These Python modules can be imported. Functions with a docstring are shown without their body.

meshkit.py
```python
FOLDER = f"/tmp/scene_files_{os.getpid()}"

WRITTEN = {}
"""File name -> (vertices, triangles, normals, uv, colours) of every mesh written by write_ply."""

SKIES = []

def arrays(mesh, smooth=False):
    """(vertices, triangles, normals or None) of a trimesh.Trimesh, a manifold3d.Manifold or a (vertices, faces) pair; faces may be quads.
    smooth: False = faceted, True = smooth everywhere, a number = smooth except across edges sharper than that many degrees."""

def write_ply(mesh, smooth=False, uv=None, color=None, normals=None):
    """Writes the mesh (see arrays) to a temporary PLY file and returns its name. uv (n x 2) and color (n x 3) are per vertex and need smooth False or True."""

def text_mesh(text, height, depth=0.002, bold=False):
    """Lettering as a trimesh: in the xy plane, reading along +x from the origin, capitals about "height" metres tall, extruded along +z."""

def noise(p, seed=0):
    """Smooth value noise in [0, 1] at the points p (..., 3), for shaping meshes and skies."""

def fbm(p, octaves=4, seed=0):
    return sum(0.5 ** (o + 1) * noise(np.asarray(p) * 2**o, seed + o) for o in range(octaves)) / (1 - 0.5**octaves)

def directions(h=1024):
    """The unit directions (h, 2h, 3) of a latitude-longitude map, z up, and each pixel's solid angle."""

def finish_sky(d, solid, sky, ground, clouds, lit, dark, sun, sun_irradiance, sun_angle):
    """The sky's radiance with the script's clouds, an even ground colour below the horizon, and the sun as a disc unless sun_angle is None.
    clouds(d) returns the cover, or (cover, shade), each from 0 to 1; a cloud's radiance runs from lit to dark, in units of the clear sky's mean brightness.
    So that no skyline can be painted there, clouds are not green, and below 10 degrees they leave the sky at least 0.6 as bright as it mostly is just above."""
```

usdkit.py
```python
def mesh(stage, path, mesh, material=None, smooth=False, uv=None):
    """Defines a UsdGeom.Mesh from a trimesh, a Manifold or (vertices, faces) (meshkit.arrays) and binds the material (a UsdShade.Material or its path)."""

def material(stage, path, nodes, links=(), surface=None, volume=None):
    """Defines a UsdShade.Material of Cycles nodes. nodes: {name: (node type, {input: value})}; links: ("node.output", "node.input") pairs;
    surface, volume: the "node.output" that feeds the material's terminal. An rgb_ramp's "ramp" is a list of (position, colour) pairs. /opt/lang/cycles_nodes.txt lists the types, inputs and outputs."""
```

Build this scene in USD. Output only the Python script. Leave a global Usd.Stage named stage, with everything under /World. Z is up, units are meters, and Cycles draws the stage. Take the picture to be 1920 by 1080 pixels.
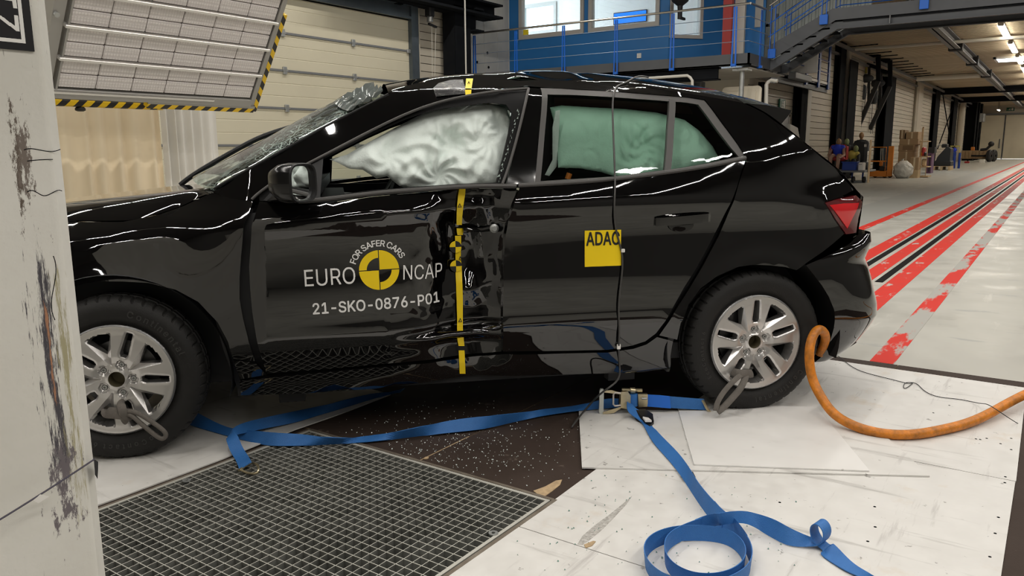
import math, random
import numpy as np
import trimesh, shapely
from shapely.geometry import Polygon, Point, LineString, box as sbox
from shapely.ops import unary_union
from scipy.spatial import Delaunay
from scipy.interpolate import PchipInterpolator
import meshkit, usdkit
from pxr import Usd, UsdGeom, UsdShade, UsdLux, Gf, Sdf, Vt

stage = Usd.Stage.CreateInMemory()
UsdGeom.SetStageUpAxis(stage, UsdGeom.Tokens.z)
UsdGeom.SetStageMetersPerUnit(stage, 1.0)
UsdGeom.Xform.Define(stage, '/World'); UsdGeom.Scope.Define(stage, '/World/Looks')
random.seed(7); rng = np.random.default_rng(7)

# ---------------------------------------------------------------- camera (x along the test track, y to the left wall, z up)
FPX, PITCH, ROLL, CAMH, YAW = 1466.2, .1751, -.0069, 1.1338, .6086
_F = np.array([math.cos(YAW)*math.cos(PITCH), math.sin(YAW)*math.cos(PITCH), -math.sin(PITCH)])
_R0 = np.array([math.sin(YAW), -math.cos(YAW), 0.]); _U0 = np.cross(_R0, _F)
_R = math.cos(ROLL)*_R0 + math.sin(ROLL)*_U0; _U = -math.sin(ROLL)*_R0 + math.cos(ROLL)*_U0
_O = np.array([0, 0, CAMH])
cam = UsdGeom.Camera.Define(stage, '/World/Camera')
cam.CreateHorizontalApertureAttr(36.0); cam.CreateVerticalApertureAttr(20.25)
cam.CreateFocalLengthAttr(FPX/1920*36.0); cam.CreateClippingRangeAttr(Gf.Vec2f(.05, 500))
cam.AddTransformOp().Set(Gf.Matrix4d(*_R, 0, *_U, 0, *(-_F), 0, *_O, 1))
cam.CreateExposureAttr(1.12)

# ---------------------------------------------------------------- light: the hall's own tube lamps, plus a little daylight
def dome(strength, col):
    d = UsdLux.DomeLight.Define(stage, '/World/Daylight')
    d.CreateIntensityAttr(strength); d.CreateColorAttr(Gf.Vec3f(*col))
dome(1.2, (.75, .88, 1.0))

def rect_light(path, cen, lx, ly, power, col=(1, .955, .89)):
    """A tube lamp's glowing face, looking down."""
    l = UsdLux.RectLight.Define(stage, path)
    l.CreateWidthAttr(lx); l.CreateHeightAttr(ly); l.CreateIntensityAttr(power); l.CreateColorAttr(Gf.Vec3f(*col))
    UsdGeom.Xformable(l).AddTranslateOp().Set(Gf.Vec3d(*cen))

LAMPS_NEAR = [(x, y) for y in (-7.2, -3.6, 1.4, 5.6, 11.4) for x in np.arange(-6.2, 18, 2.2)]
LAMPS_FAR = [(30.05 + 5.1*i, 1.9) for i in range(11)] + [(30.05 + 5.1*i, -4.5) for i in range(11)]
LAMP_POWER, LAMP_POWER_FAR = 34.0, 13.5
NEAR_Z, FAR_Z = 6.9, 4.74
for _i, (_x, _y) in enumerate(LAMPS_NEAR):
    rect_light(f'/World/TubeLight_{_i:03d}', (_x, _y, NEAR_Z-.075), 1.75, .13, LAMP_POWER)
for _i, (_x, _y) in enumerate(LAMPS_FAR):
    rect_light(f'/World/FarTubeLight_{_i:03d}', (_x, _y, FAR_Z-.085), 3.3, .17, LAMP_POWER_FAR, (1, .91, .77))

# ---------------------------------------------------------------- helpers
def ray(u, v): return _F + _R*((u-960)/FPX) + _U*((540-v)/FPX)
def on(u, v, axis, val):
    """The point of the plane axis=val seen at pixel (u, v)."""
    d = ray(u, v); return _O + d*((val-_O[axis])/d[axis])

USED = {}
def path_for(name, parent):
    base = str(parent.GetPath()) if parent is not None else '/World'
    k = base+'/'+name; n = USED.get(k, 0); USED[k] = n+1
    return k if n == 0 else f'{k}_{n:03d}'

INV = {}
def tag(p, label=None, cat=None, group=None, kind=None):
    p = p.GetPrim() if hasattr(p, 'GetPrim') else p
    for k, v in (('label', label), ('category', cat), ('group', group), ('kind', kind)):
        if v: p.SetCustomDataByKey(k, v)
    return p

def thing(name, label, cat, loc=(0, 0, 0), rotz=0., group=None, kind=None, parent=None):
    x = UsdGeom.Xform.Define(stage, path_for(name, parent))
    x.AddTranslateOp().Set(Gf.Vec3d(*map(float, loc))); x.AddRotateZOp().Set(math.degrees(rotz))
    p = x.GetPrim(); tag(p, label, cat, group, kind)
    c, s = math.cos(rotz), math.sin(rotz)
    INV[str(p.GetPath())] = (np.array(loc, float), c, s)
    return p

def to_local(prim, v):
    prim = prim.GetPrim() if hasattr(prim, 'GetPrim') else prim
    if str(prim.GetPath()) not in INV: return np.asarray(v, float)
    loc, c, s = INV[str(prim.GetPath())]
    d = np.asarray(v, float)-loc
    return np.stack([d[..., 0]*c+d[..., 1]*s, -d[..., 0]*s+d[..., 1]*c, d[..., 2]], -1)

def dup(root, loc, rotz=0., label=None, group=None):
    was = root.GetCustomData()
    r = thing(root.GetName().rstrip('0123456789').rstrip('_'), label or was['label'], was['category'], loc, rotz, group or was.get('group'))
    r.GetReferences().AddInternalReference(root.GetPath()); r.SetInstanceable(True)
    return r

class M:
    """Collects primitives into one mesh (world or local coordinates)."""
    def __init__(s): s.v, s.f, s.n = [], [], 0
    def add(s, v, f):
        v = np.asarray(v, float); f = np.asarray(f, int)
        if f.ndim == 2 and f.shape[1] == 4: f = np.vstack([f[:, [0, 1, 2]], f[:, [0, 2, 3]]])
        s.v.append(v); s.f.append(f+s.n); s.n += len(v); return s
    def tm(s, t): return s.add(t.vertices, t.faces)
    def box(s, a, b, bev=0.):
        """Axis-aligned box from corner a to corner b, edges chamfered by bev."""
        a, b = np.minimum(a, b).astype(float), np.maximum(a, b).astype(float)
        if bev <= 0:
            v = np.array([[(a, b)[i][0], (a, b)[j][1], (a, b)[k][2]] for i in (0, 1) for j in (0, 1) for k in (0, 1)])
            f = [[0, 1, 3, 2], [4, 6, 7, 5], [0, 4, 5, 1], [2, 3, 7, 6], [0, 2, 6, 4], [1, 5, 7, 3]]
            return s.add(v, f)
        bev = min(bev, (b-a).min()*.49); pts = []
        for i in (0, 1):
            for j in (0, 1):
                for k in (0, 1):
                    c = np.array([(a, b)[i][0], (a, b)[j][1], (a, b)[k][2]]); q = np.array([1-2*i, 1-2*j, 1-2*k])*bev
                    pts += [c+q*[0, 1, 1], c+q*[1, 0, 1], c+q*[1, 1, 0]]
        return s.hull(pts)
    def hull(s, pts):
        return s.tm(trimesh.convex.convex_hull(np.array(pts, float)))
    def obox(s, cen, size, ax, ay, az=None, bev=0.):
        """Box with axes ax, ay, az."""
        m = M().box(-np.array(size)/2., np.array(size)/2., bev); v = np.vstack(m.v)
        ax = np.array(ax, float)/np.linalg.norm(ax); ay = np.array(ay, float); ay = ay-ax*(ax@ay); ay /= np.linalg.norm(ay)
        az = np.cross(ax, ay)
        return s.add(np.array(cen)+v[:, :1]*ax+v[:, 1:2]*ay+v[:, 2:]*az, np.vstack(m.f))
    def bar(s, p, q, w, h=None, up=(0, 0, 1), bev=0.):
        """Rectangular bar from p to q, w wide and h high."""
        p, q = np.array(p, float), np.array(q, float); d = q-p
        up = np.array(up, float)
        if abs(d@up)/np.linalg.norm(d) > .98: up = np.array([1., 0, 0])
        side = np.cross(up, d)
        return s.obox((p+q)/2, (np.linalg.norm(d), w, h or w), d, side, bev=bev)
    def tube(s, path, r, n=8, closed=False, cap=True):
        P = np.asarray(path, float); m = len(P)
        rr = np.broadcast_to(np.asarray(r, float), (m,))
        T = np.gradient(P, axis=0) if not closed else np.roll(P, -1, 0)-np.roll(P, 1, 0)
        T /= np.linalg.norm(T, axis=1, keepdims=True)
        a = np.cross(T[0], [0, 0, 1.]); a = a if np.linalg.norm(a) > .05 else np.cross(T[0], [1., 0, 0]); a /= np.linalg.norm(a)
        V = []
        for i in range(m):
            a = a-T[i]*(a@T[i]); a /= np.linalg.norm(a); b = np.cross(T[i], a)
            t = np.arange(n)*2*np.pi/n
            V.append(P[i]+rr[i]*(np.cos(t)[:, None]*a+np.sin(t)[:, None]*b))
        V = np.vstack(V); F = []
        for i in range(m if closed else m-1):
            j = (i+1) % m
            for k in range(n): F.append([i*n+k, i*n+(k+1) % n, j*n+(k+1) % n, j*n+k])
        F = np.array(F); F = np.vstack([F[:, [0, 1, 2]], F[:, [0, 2, 3]]])
        if cap and not closed:
            V = np.vstack([V, P[0], P[-1]]); c0, c1 = len(V)-2, len(V)-1
            F = np.vstack([F, [[c0, (k+1) % n, k] for k in range(n)], [[c1, (m-1)*n+k, (m-1)*n+(k+1) % n] for k in range(n)]])
        return s.add(V, F)
    def cyl(s, p, q, r, n=16, r2=None):
        return s.tube([p, q], [r, r if r2 is None else r2], n)
    def lathe(s, prof, cen, axis, n=48, ref=None):
        """prof: (distance along axis, radius)."""
        ax = np.array(axis, float)/np.linalg.norm(axis)
        a = np.cross(ax, [0, 0, 1.]) if abs(ax[2]) < .9 else np.cross(ax, [1., 0, 0]); a /= np.linalg.norm(a); b = np.cross(ax, a)
        t = np.arange(n)*2*np.pi/n; ring = np.cos(t)[:, None]*a+np.sin(t)[:, None]*b
        V = np.vstack([np.array(cen)+ax*d+ring*r for d, r in prof]); m = len(prof)
        F = np.array([[i*n+k, i*n+(k+1) % n, (i+1)*n+(k+1) % n, (i+1)*n+k] for i in range(m-1) for k in range(n)])
        return s.add(V, F)
    def ball(s, c, r, sub=2):
        t = trimesh.creation.icosphere(sub); return s.add(np.array(c)+t.vertices*np.asarray(r), t.faces)
    def prism(s, poly, z0, z1, fn=None):
        """Extrudes a shapely polygon (or point list); fn maps (n,3) to the final place."""
        g = Polygon(poly) if not hasattr(poly, 'geom_type') else poly
        for q in (getattr(g, 'geoms', [g])):
            if q.area < 1e-9: continue
            t = trimesh.creation.extrude_polygon(q, z1-z0, engine='earcut'); v = np.array(t.vertices); v[:, 2] += z0
            s.add(fn(v) if fn else v, t.faces)
        return s
    def grid(s, G, thick=None):
        """(n, m, 3) array of points as a sheet."""
        n, m = G.shape[:2]; i = np.arange(n*m).reshape(n, m)
        F = np.stack([i[:-1, :-1], i[1:, :-1], i[1:, 1:], i[:-1, 1:]], -1).reshape(-1, 4)
        return s.add(G.reshape(-1, 3), F)
    def slab(s, G, off):
        """(n, m, 3) sheet thickened by the offset vectors off: closed."""
        H = G+off; n, m = G.shape[:2]
        s.grid(G); s.grid(H[::-1])
        for A, B in ((G[0], H[0]), (H[-1], G[-1]), (H[:, 0], G[:, 0]), (G[:, -1], H[:, -1])):
            s.grid(np.stack([A, B]))
        return s
    def done(s): return np.vstack(s.v), np.vstack(s.f)

def obj(name, m, mt, parent=None, smooth=35, world=False, label=None, cat=None, group=None, kind=None, loc=None):
    """One Mesh prim. world: the mesh is in world coordinates and the parent has its own place."""
    v, f = m.done() if isinstance(m, M) else (np.asarray(m.vertices), np.asarray(m.faces)) if hasattr(m, 'vertices') else m
    if world and parent is not None: v = to_local(parent, v)
    if loc is not None: v = v-np.array(loc, float)
    p = usdkit.mesh(stage, path_for(name, parent), (v, f), mt, smooth)
    if loc is not None: UsdGeom.Xformable(p).AddTranslateOp().Set(Gf.Vec3d(*map(float, loc)))
    return tag(p, label, cat, group, kind)

def struct(name, m, mt, parent=None, label=None, cat=None, smooth=35):
    p = obj(name, m, mt, parent, smooth, world=parent is not None)
    if parent is None: tag(p, label, cat, kind='structure')
    return p

def sthing(name, label, cat, loc=(0, 0, 0)):
    return thing(name, label, cat, loc, kind='structure')

def spline(pts, n=60, closed=False):
    """Smooth curve through the points."""
    P = np.asarray(pts, float); d = np.r_[0, np.cumsum(np.linalg.norm(np.diff(P, axis=0), axis=1)**.6)]
    from scipy.interpolate import CubicSpline
    return CubicSpline(d, P)(np.linspace(0, d[-1], n))

# ---------------------------------------------------------------- materials
def mat(name, col, rough=.5, metal=0., var=0., vscale=6., bump=0., bscale=80., coat=0., spec=None, stretch=(1, 1, 1), col2=None, wear=None, detail=5., trans=0., sheen=0., rvar=0., world=True, ior=1.5):
    """Principled look; var: how much noise varies the colour, col2: what it varies towards; bump: fine relief (metres).
    wear: (colour, scale, threshold, softness, stretch) marks."""
    n = {'p': ('principled_bsdf', dict(base_color=col, roughness=rough, metallic=metal, ior=ior))}
    L = []
    if coat: n['p'][1].update(coat_weight=coat, coat_roughness=.02)
    if spec is not None: n['p'][1]['specular_ior_level'] = spec
    if trans: n['p'][1]['transmission_weight'] = trans
    if sheen: n['p'][1].update(sheen_weight=sheen, sheen_roughness=.4)
    if var or bump or wear or rvar:
        if world: n['g'] = ('geometry', {}); src = 'g.position'
        else: n['g'] = ('texture_coordinate', {}); src = 'g.object'
        n['m'] = ('mapping', dict(scale=stretch)); L.append((src, 'm.vector'))
    last = None
    if var:
        c2 = col2 or tuple(c*.35 for c in col)
        n['t'] = ('noise_texture', dict(scale=vscale, detail=detail, roughness=.6)); L.append(('m.vector', 't.vector'))
        n['r'] = ('rgb_ramp', dict(ramp=[(.30, tuple(c*(1-var)+d*var for c, d in zip(col, c2))), (.62, col)])); L.append(('t.fac', 'r.fac')); last = 'r.color'
    if wear:
        for i, (wc, ws, th, so, st) in enumerate(wear if isinstance(wear, list) else [wear]):
            n[f'wm{i}'] = ('mapping', dict(scale=st)); n[f'w{i}'] = ('noise_texture', dict(scale=ws, detail=6., roughness=.65))
            n[f'wr{i}'] = ('rgb_ramp', dict(ramp=[(th, (0, 0, 0)), (th+so, (1, 1, 1))])); n[f'wx{i}'] = ('mix_color', dict(blend_type='mix', a=col, b=wc))
            L += [(src, f'wm{i}.vector'), (f'wm{i}.vector', f'w{i}.vector'), (f'w{i}.fac', f'wr{i}.fac'), (f'wr{i}.color', f'wx{i}.fac')]
            if last: L.append((last, f'wx{i}.a'))
            last = f'wx{i}.result'
    if last: L.append((last, 'p.base_color'))
    if rvar:
        n['rt'] = ('noise_texture', dict(scale=vscale*2, detail=4.)); n['rr'] = ('map_range', dict(from_min=.3, from_max=.7, to_min=max(rough-rvar, .02), to_max=rough+rvar, clamp=True))
        L += [('m.vector', 'rt.vector'), ('rt.fac', 'rr.value'), ('rr.result', 'p.roughness')]
    if bump:
        n['bt'] = ('noise_texture', dict(scale=bscale, detail=3.)); n['b'] = ('bump', dict(distance=bump, strength=1.))
        L += [('m.vector', 'bt.vector'), ('bt.fac', 'b.height'), ('b.normal', 'p.normal')]
    return usdkit.material(stage, '/World/Looks/'+name, n, L, surface='p.BSDF')

def glow(name, col, strength):
    return usdkit.material(stage, '/World/Looks/'+name, {'e': ('emission', dict(color=col, strength=strength))}, [], surface='e.emission')

def pane(name, tint, refl=1.5, rough=0.):
    """Thin glass that lets light straight through."""
    return usdkit.material(stage, '/World/Looks/'+name, {
        't': ('transparent_bsdf', dict(color=tint)), 'g': ('glossy_bsdf', dict(color=(1, 1, 1), roughness=rough)), 'f': ('fresnel', dict(IOR=refl)), 'x': ('mix_closure', {})},
        [('f.fac', 'x.fac'), ('t.BSDF', 'x.closure1'), ('g.BSDF', 'x.closure2')], surface='x.closure')

K = {}
K['floor'] = mat('concrete_floor', (.43, .42, .375), .42, var=.5, vscale=1.3, col2=(.34, .33, .295), wear=[((.33, .33, .31), 5., .62, .06, (1, .3, 1)), ((.54, .52, .47), 3., .6, .1, (.2, 1.5, 1))], rvar=.12, detail=8.)
K['floor_far'] = K['floor']
K['red_paint'] = mat('red_floor_paint', (.58, .022, .012), .6, var=.4, vscale=5., spec=.2, col2=(.42, .05, .035), wear=((.42, .36, .33), 7., .60, .05, (.35, 1, 1)))
K['red_worn'] = mat('worn_red_paint', (.56, .025, .014), .6, spec=.2, wear=((.36, .35, .32), 4., .46, .05, (.3, 1, 1)))
K['slot'] = mat('track_slot_black', (.006, .005, .005), .8, spec=.1)
K['cream'] = mat('cream_gate_panel', (.60, .555, .42), .45, var=.25, vscale=1.2, col2=(.5, .46, .35), bump=.0006, bscale=160.)
K['siding'] = mat('cream_siding', (.56, .51, .42), .5, var=.3, vscale=2., col2=(.46, .42, .34))
K['siding_b'] = mat('cream_siding_aged', (.52, .475, .39), .5, var=.3, vscale=2., col2=(.42, .38, .31))
K['groove'] = mat('siding_joint', (.20, .175, .14), .8)
K['white_wall'] = mat('white_wall_panel', (.60, .58, .53), .6, var=.2, vscale=.8)
K['ribbed'] = mat('ribbed_wall', (.46, .50, .48), .5, var=.2, vscale=1.)
K['blue_wall'] = mat('blue_office_wall', (.016, .155, .42), .5, var=.15, vscale=1.)
K['blue_paint'] = mat('blue_rail_paint', (.01, .12, .55), .35)
K['trim'] = mat('grey_window_frame', (.42, .40, .37), .5)
K['office_white'] = mat('office_interior', (.70, .68, .64), .7)
K['steel_dark'] = mat('dark_steel', (.009, .010, .012), .8, var=.3, vscale=3., spec=.06, col2=(.02, .02, .02))
K['steel_grey'] = mat('grey_painted_steel', (.075, .08, .088), .5, var=.2, vscale=2.)
K['steel_mid'] = mat('mid_grey_steel', (.16, .165, .17), .45)
K['galv'] = mat('galvanised_steel', (.46, .47, .46), .42, .75, var=.4, vscale=14., col2=(.3, .31, .3))
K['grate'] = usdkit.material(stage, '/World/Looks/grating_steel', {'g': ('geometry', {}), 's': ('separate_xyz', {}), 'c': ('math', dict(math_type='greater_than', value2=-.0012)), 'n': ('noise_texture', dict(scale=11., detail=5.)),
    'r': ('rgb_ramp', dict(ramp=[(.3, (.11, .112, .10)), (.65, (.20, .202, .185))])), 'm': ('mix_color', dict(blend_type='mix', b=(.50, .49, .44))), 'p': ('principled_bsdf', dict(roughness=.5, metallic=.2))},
    [('g.position', 's.vector'), ('s.z', 'c.value1'), ('g.position', 'n.vector'), ('n.fac', 'r.fac'), ('r.color', 'm.a'), ('c.value', 'm.fac'), ('m.result', 'p.base_color')], surface='p.BSDF')   # tops painted lighter by height, sides darker, like lit tops over shaded cells
K['stainless'] = mat('brushed_handrail', (.62, .58, .52), .28, 1.)
K['cable_grey'] = mat('rail_cable', (.30, .36, .46), .4, .6)
K['ceiling'] = mat('far_ceiling', (.50, .42, .30), .8, var=.3, vscale=.5, stretch=(4, .3, 1))
K['ceiling_near'] = mat('near_ceiling', (.07, .068, .066), .8)
K['pvc'] = mat('white_pipe', (.62, .6, .54), .4)
K['red'] = mat('red_door_frame', (.42, .035, .03), .45)
K['black'] = mat('matte_black', (.014, .014, .015), .6)
K['black_plastic'] = mat('black_plastic', (.009, .009, .0095), .45, spec=.3, bump=.0003, bscale=500.)
K['seal'] = mat('rubber_seal', (.06, .056, .053), .5)
K['white_plastic'] = mat('white_plastic', (.72, .70, .66), .4)
K['wall_back'] = mat('dark_side_wall', (.12, .117, .11), .7, var=.2, vscale=.6)  # even dark grey, so the car paint mirrors a dark hall
K['lamp_glow'] = glow('lamp_glow', (1, .92, .78), 9.)
K['lamp_body'] = mat('lamp_housing', (.6, .58, .53), .5)
# ================================================================ SETTING
FL = -.02                                  # concrete floor level; the test platform's top is z = 0
XF, XE, YL, YG, YR, XB = 22., 86., 7., 14., -10., -12.   # far hall from XF to XE, left wall YL, gate wall YG, right wall YR, back XB
pit = sbox(-.02, 1.262, 2.062, 2.462)
floor_poly = unary_union([sbox(XB, YR, XF, YG+.2), sbox(XF-.1, YR, XE, YL+.2)]).difference(pit)
flo = struct('floor', M().prism(floor_poly, FL-.06, FL), K['floor'], label='polished pale concrete hall floor with red track lines', cat='floor', smooth=False)
def stripe(name, y0, y1, x0, x1, mt, z=.0015):
    struct(name, M().box((x0, y0, FL), (x1, y1, FL+z)), mt, flo, smooth=False)
stripe('red_line', 2.22, 2.36, 7.6, XE-.3, K['red_paint'])
stripe('red_line', 1.56, 1.72, 5.2, XE-.3, K['red_paint'])
stripe('red_line', 1.28, 1.42, 5.2, XE-.3, K['red_paint'])
stripe('red_line', .99, 1.15, 5.2, XE-.3, K['red_paint'])
stripe('red_line', .645, .765, 4.52, XE-.3, K['red_worn'])
stripe('track_slot', 1.47, 1.535, 5.2, XE-.3, K['slot'], .002)
stripe('track_slot', 1.18, 1.245, 7.3, XE-.3, K['slot'], .002)
K['floor_lane'] = mat('grey_lane', (.35, .35, .32), .4, var=.4, vscale=1., col2=(.30, .30, .27))
stripe('grey_lane', 2.36, 3.2, 9., XE-.3, K['floor_lane'], .001)

# --- pit under the grating
pitm = M()
for a, b in (((-.03, 1.25, -.34), (2.07, 2.47, -.33)), ((-.03, 1.25, -.34), (-.02, 2.47, -.03)), ((2.062, 1.25, -.34), (2.072, 2.47, -.03)), ((-.03, 1.25, -.34), (2.07, 1.262, -.03)), ((-.03, 2.462, -.34), (2.07, 2.472, -.03))): pitm.box(a, b)
K['pit'] = mat('pit_concrete', (.16, .16, .14), .8, var=.4, vscale=6.)
struct('trim_1', pitm, K['pit'], label='concrete lining of the shallow pit below the grating', cat='pit', smooth=False)

# --- long left wall of the far hall: cream sandwich panels laid in courses
def siding(wall, axis, pos, a0, a1, z0, z1, pitch=.2, sgn=1):
    n = int(round((z1-z0)/pitch))
    for i in range(n):
        za, zb = z0+i*pitch, z0+(i+1)*pitch
        j = rng.uniform(0, .004)
        A, B = (a0, pos-sgn*.02-j*sgn, za+.009), (a1, pos+sgn*.03, zb-.009)
        if axis == 1: pass
        else: A, B = (A[1], A[0], A[2]), (B[1], B[0], B[2])
        struct('siding_panel', M().box(A, B), K['siding'] if rng.random() < .7 else K['siding_b'], wall, smooth=False)
wl = sthing('wall_left', 'long cream siding wall along the far hall, left of the track', 'wall')
struct('backing', M().box((XF-1, YL+.02, FL), (XE, YL+.2, 5.2)), K['groove'], wl, smooth=False)
siding(wl, 1, YL, XF-1, XE, FL, 4.8)
# recess wall below the mezzanine
wr = sthing('wall_recess', 'cream siding wall in the shade below the mezzanine', 'wall')
struct('backing', M().box((18.9, 10.05, FL), (XF-1, 10.2, 3.0)), K['groove'], wr, smooth=False)
siding(wr, 1, 10., 18.9, XF-1, FL, 2.98)
struct('backing', M().box((XF-.98, 9.9, FL), (XF-.8, YG+.3, 3.2)), K['groove'], wr, smooth=False)
siding(wr, 0, XF-1, 10.04, YG+.1, FL, 2.98)
struct('return_panel', M().box((XF-1.02, YL, FL), (XF-.98, 10.1, 3.0)), K['siding_b'], wr, smooth=False)

# --- gate wall (behind the car) with its sectional gate
GX0, GX1, GZ = -2.0, 15.5, 4.39
wg = sthing('wall_gate', 'cream siding wall around the large sectional gate', 'wall')
struct('backing', M().box((XB, YG+.12, FL), (20.2, YG+.3, 8.)), K['groove'], wg, smooth=False)
siding(wg, 1, YG+.06, GX1+.3, 18.08, FL, 7.98, .2)
siding(wg, 1, YG+.06, GX0-.2, GX1+.2, GZ+.4, 7.95, .2)
struct('wall_panel', M().box((XB, YG, FL), (GX0-.2, YG+.1, 8)), K['siding'], wg, smooth=False)
for i in range(3): struct('white_wall_panel', M().box((18.1+i*.66, YG-.01, FL), (18.75+i*.66, YG+.1, 8), .004), K['white_wall'], wg, smooth=False)
for x, z in ((18.9, 3.9), (18.95, 3.5), (18.4, 3.6), (18.42, 3.1)): struct('fixing', M().cyl((x, YG-.03, z), (x, YG, z), .035, 10), K['steel_dark'], wg)
gate = sthing('door_1', 'huge cream sectional gate behind the car', 'gate', ((GX0+GX1)/2, YG, FL))
zz = [FL, .45, 1.25, 2.04, 2.835, 3.615, 4.39]
for i in range(6):
    a, b = zz[i], zz[i+1]
    m = M(); Y0, Y1 = YG-.04, YG+.05
    prof = [(Y1, a), (Y0+.02, a), (Y0, a+.02)]
    for k in (1, 2):                                   # two pressed beads across every section
        zc = a+(b-a)*k/3; prof += [(Y0, zc-.012), (Y0+.006, zc-.004), (Y0+.006, zc+.004), (Y0, zc+.012)]
    prof += [(Y0, b-.055), (Y0-.012, b-.045), (Y0-.012, b-.02), (Y0+.02, b-.006), (Y1, b-.006)]
    m.prism(prof, GX0, GX1, lambda v: np.stack([v[:, 2], v[:, 0], v[:, 1]], -1))
    struct('gate_section', m, K['cream'], gate, smooth=False)
    if 0 < i:
        struct('joint_rail', M().box((GX0, Y0-.03, a-.015), (GX1, Y0+.0, a+.03)), K['steel_mid'], gate, smooth=False)
        for x in np.arange(GX0+1.2, GX1, 2.05):
            struct('hinge', M().box((x-.05, Y0-.05, a-.07), (x+.05, Y0-.0, a+.09), .008).box((x-.07, Y0-.055, a-.01), (x+.07, Y0-.03, a+.03)), K['galv'], gate)
        struct('roller_bracket', M().box((GX1-.1, Y0-.06, a-.05), (GX1+.06, Y0, a+.05), .01), K['galv'], gate)
K['gate_track'] = mat('gate_track_steel', (.10, .12, .135), .4, .5, var=.3, vscale=5.)
struct('gate_track', M().box((GX1, YG-.16, FL), (GX1+.05, YG+.06, 8)).box((GX1+.05, YG-.16, FL), (GX1+.26, YG-.13, 8)), K['gate_track'], gate, smooth=False)
struct('gate_track', M().box((GX0-.2, YG-.16, FL), (GX0, YG+.06, 8)), K['gate_track'], gate, smooth=False)
struct('lintel', M().box((GX0-.2, YG-.2, GZ), (GX1, YG-.05, GZ+.06)).box((GX0-.2, YG-.2, GZ+.32), (GX1, YG-.05, GZ+.38)).box((GX0-.2, YG-.1, GZ), (GX1, YG-.05, GZ+.38)), K['gate_track'], gate, smooth=False)
struct('track_post', M().box((GX1-.55, YG-.2, GZ+.3), (GX1-.33, YG-.02, 8)), K['steel_dark'], gate, smooth=False)

# --- ceiling, right wall, back wall, far roof
struct('ceiling', M().box((XB, YR, 8), (XF, YG+.2, 8.2)), K['ceiling_near'], label='high dark ceiling over the crash bay', cat='ceiling', smooth=False)
cf = sthing('ceiling_far', 'low beige profiled ceiling of the far hall', 'ceiling')
m = M(); xs = np.arange(XF+.2, XE+.1, .25)
prof = [(XF+.2, 5.0)]
for x in xs: prof += [(x, 4.82), (x+.11, 4.82), (x+.14, 4.86), (x+.22, 4.86)]
prof += [(xs[-1]+.25, 4.86), (xs[-1]+.25, 5.0)]
m.prism(prof, YR, YL+.2, lambda v: np.stack([v[:, 0], v[:, 2], v[:, 1]], -1)[:, :])
struct('profiled_sheet', m, K['ceiling'], cf, smooth=False)
K['dark_floor_wall'] = K['wall_back']
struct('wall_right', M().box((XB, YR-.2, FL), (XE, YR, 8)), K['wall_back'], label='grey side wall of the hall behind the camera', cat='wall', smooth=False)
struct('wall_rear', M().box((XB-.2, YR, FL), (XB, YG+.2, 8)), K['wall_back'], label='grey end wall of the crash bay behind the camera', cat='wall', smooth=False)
we = sthing('wall_end', 'pale end wall of the far hall with tall folding doors', 'wall')
struct('wall_face', M().box((XE, YR, 3.95), (XE+.2, YL+.2, 5.2)), K['siding'], we, smooth=False)
struct('lintel', M().box((XE-.25, YR, 3.98), (XE, 6.6, 4.12)), K['steel_mid'], we, smooth=False)
K['door_cream'] = mat('cream_folding_door', (.66, .60, .46), .5, var=.15, vscale=.8)
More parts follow.
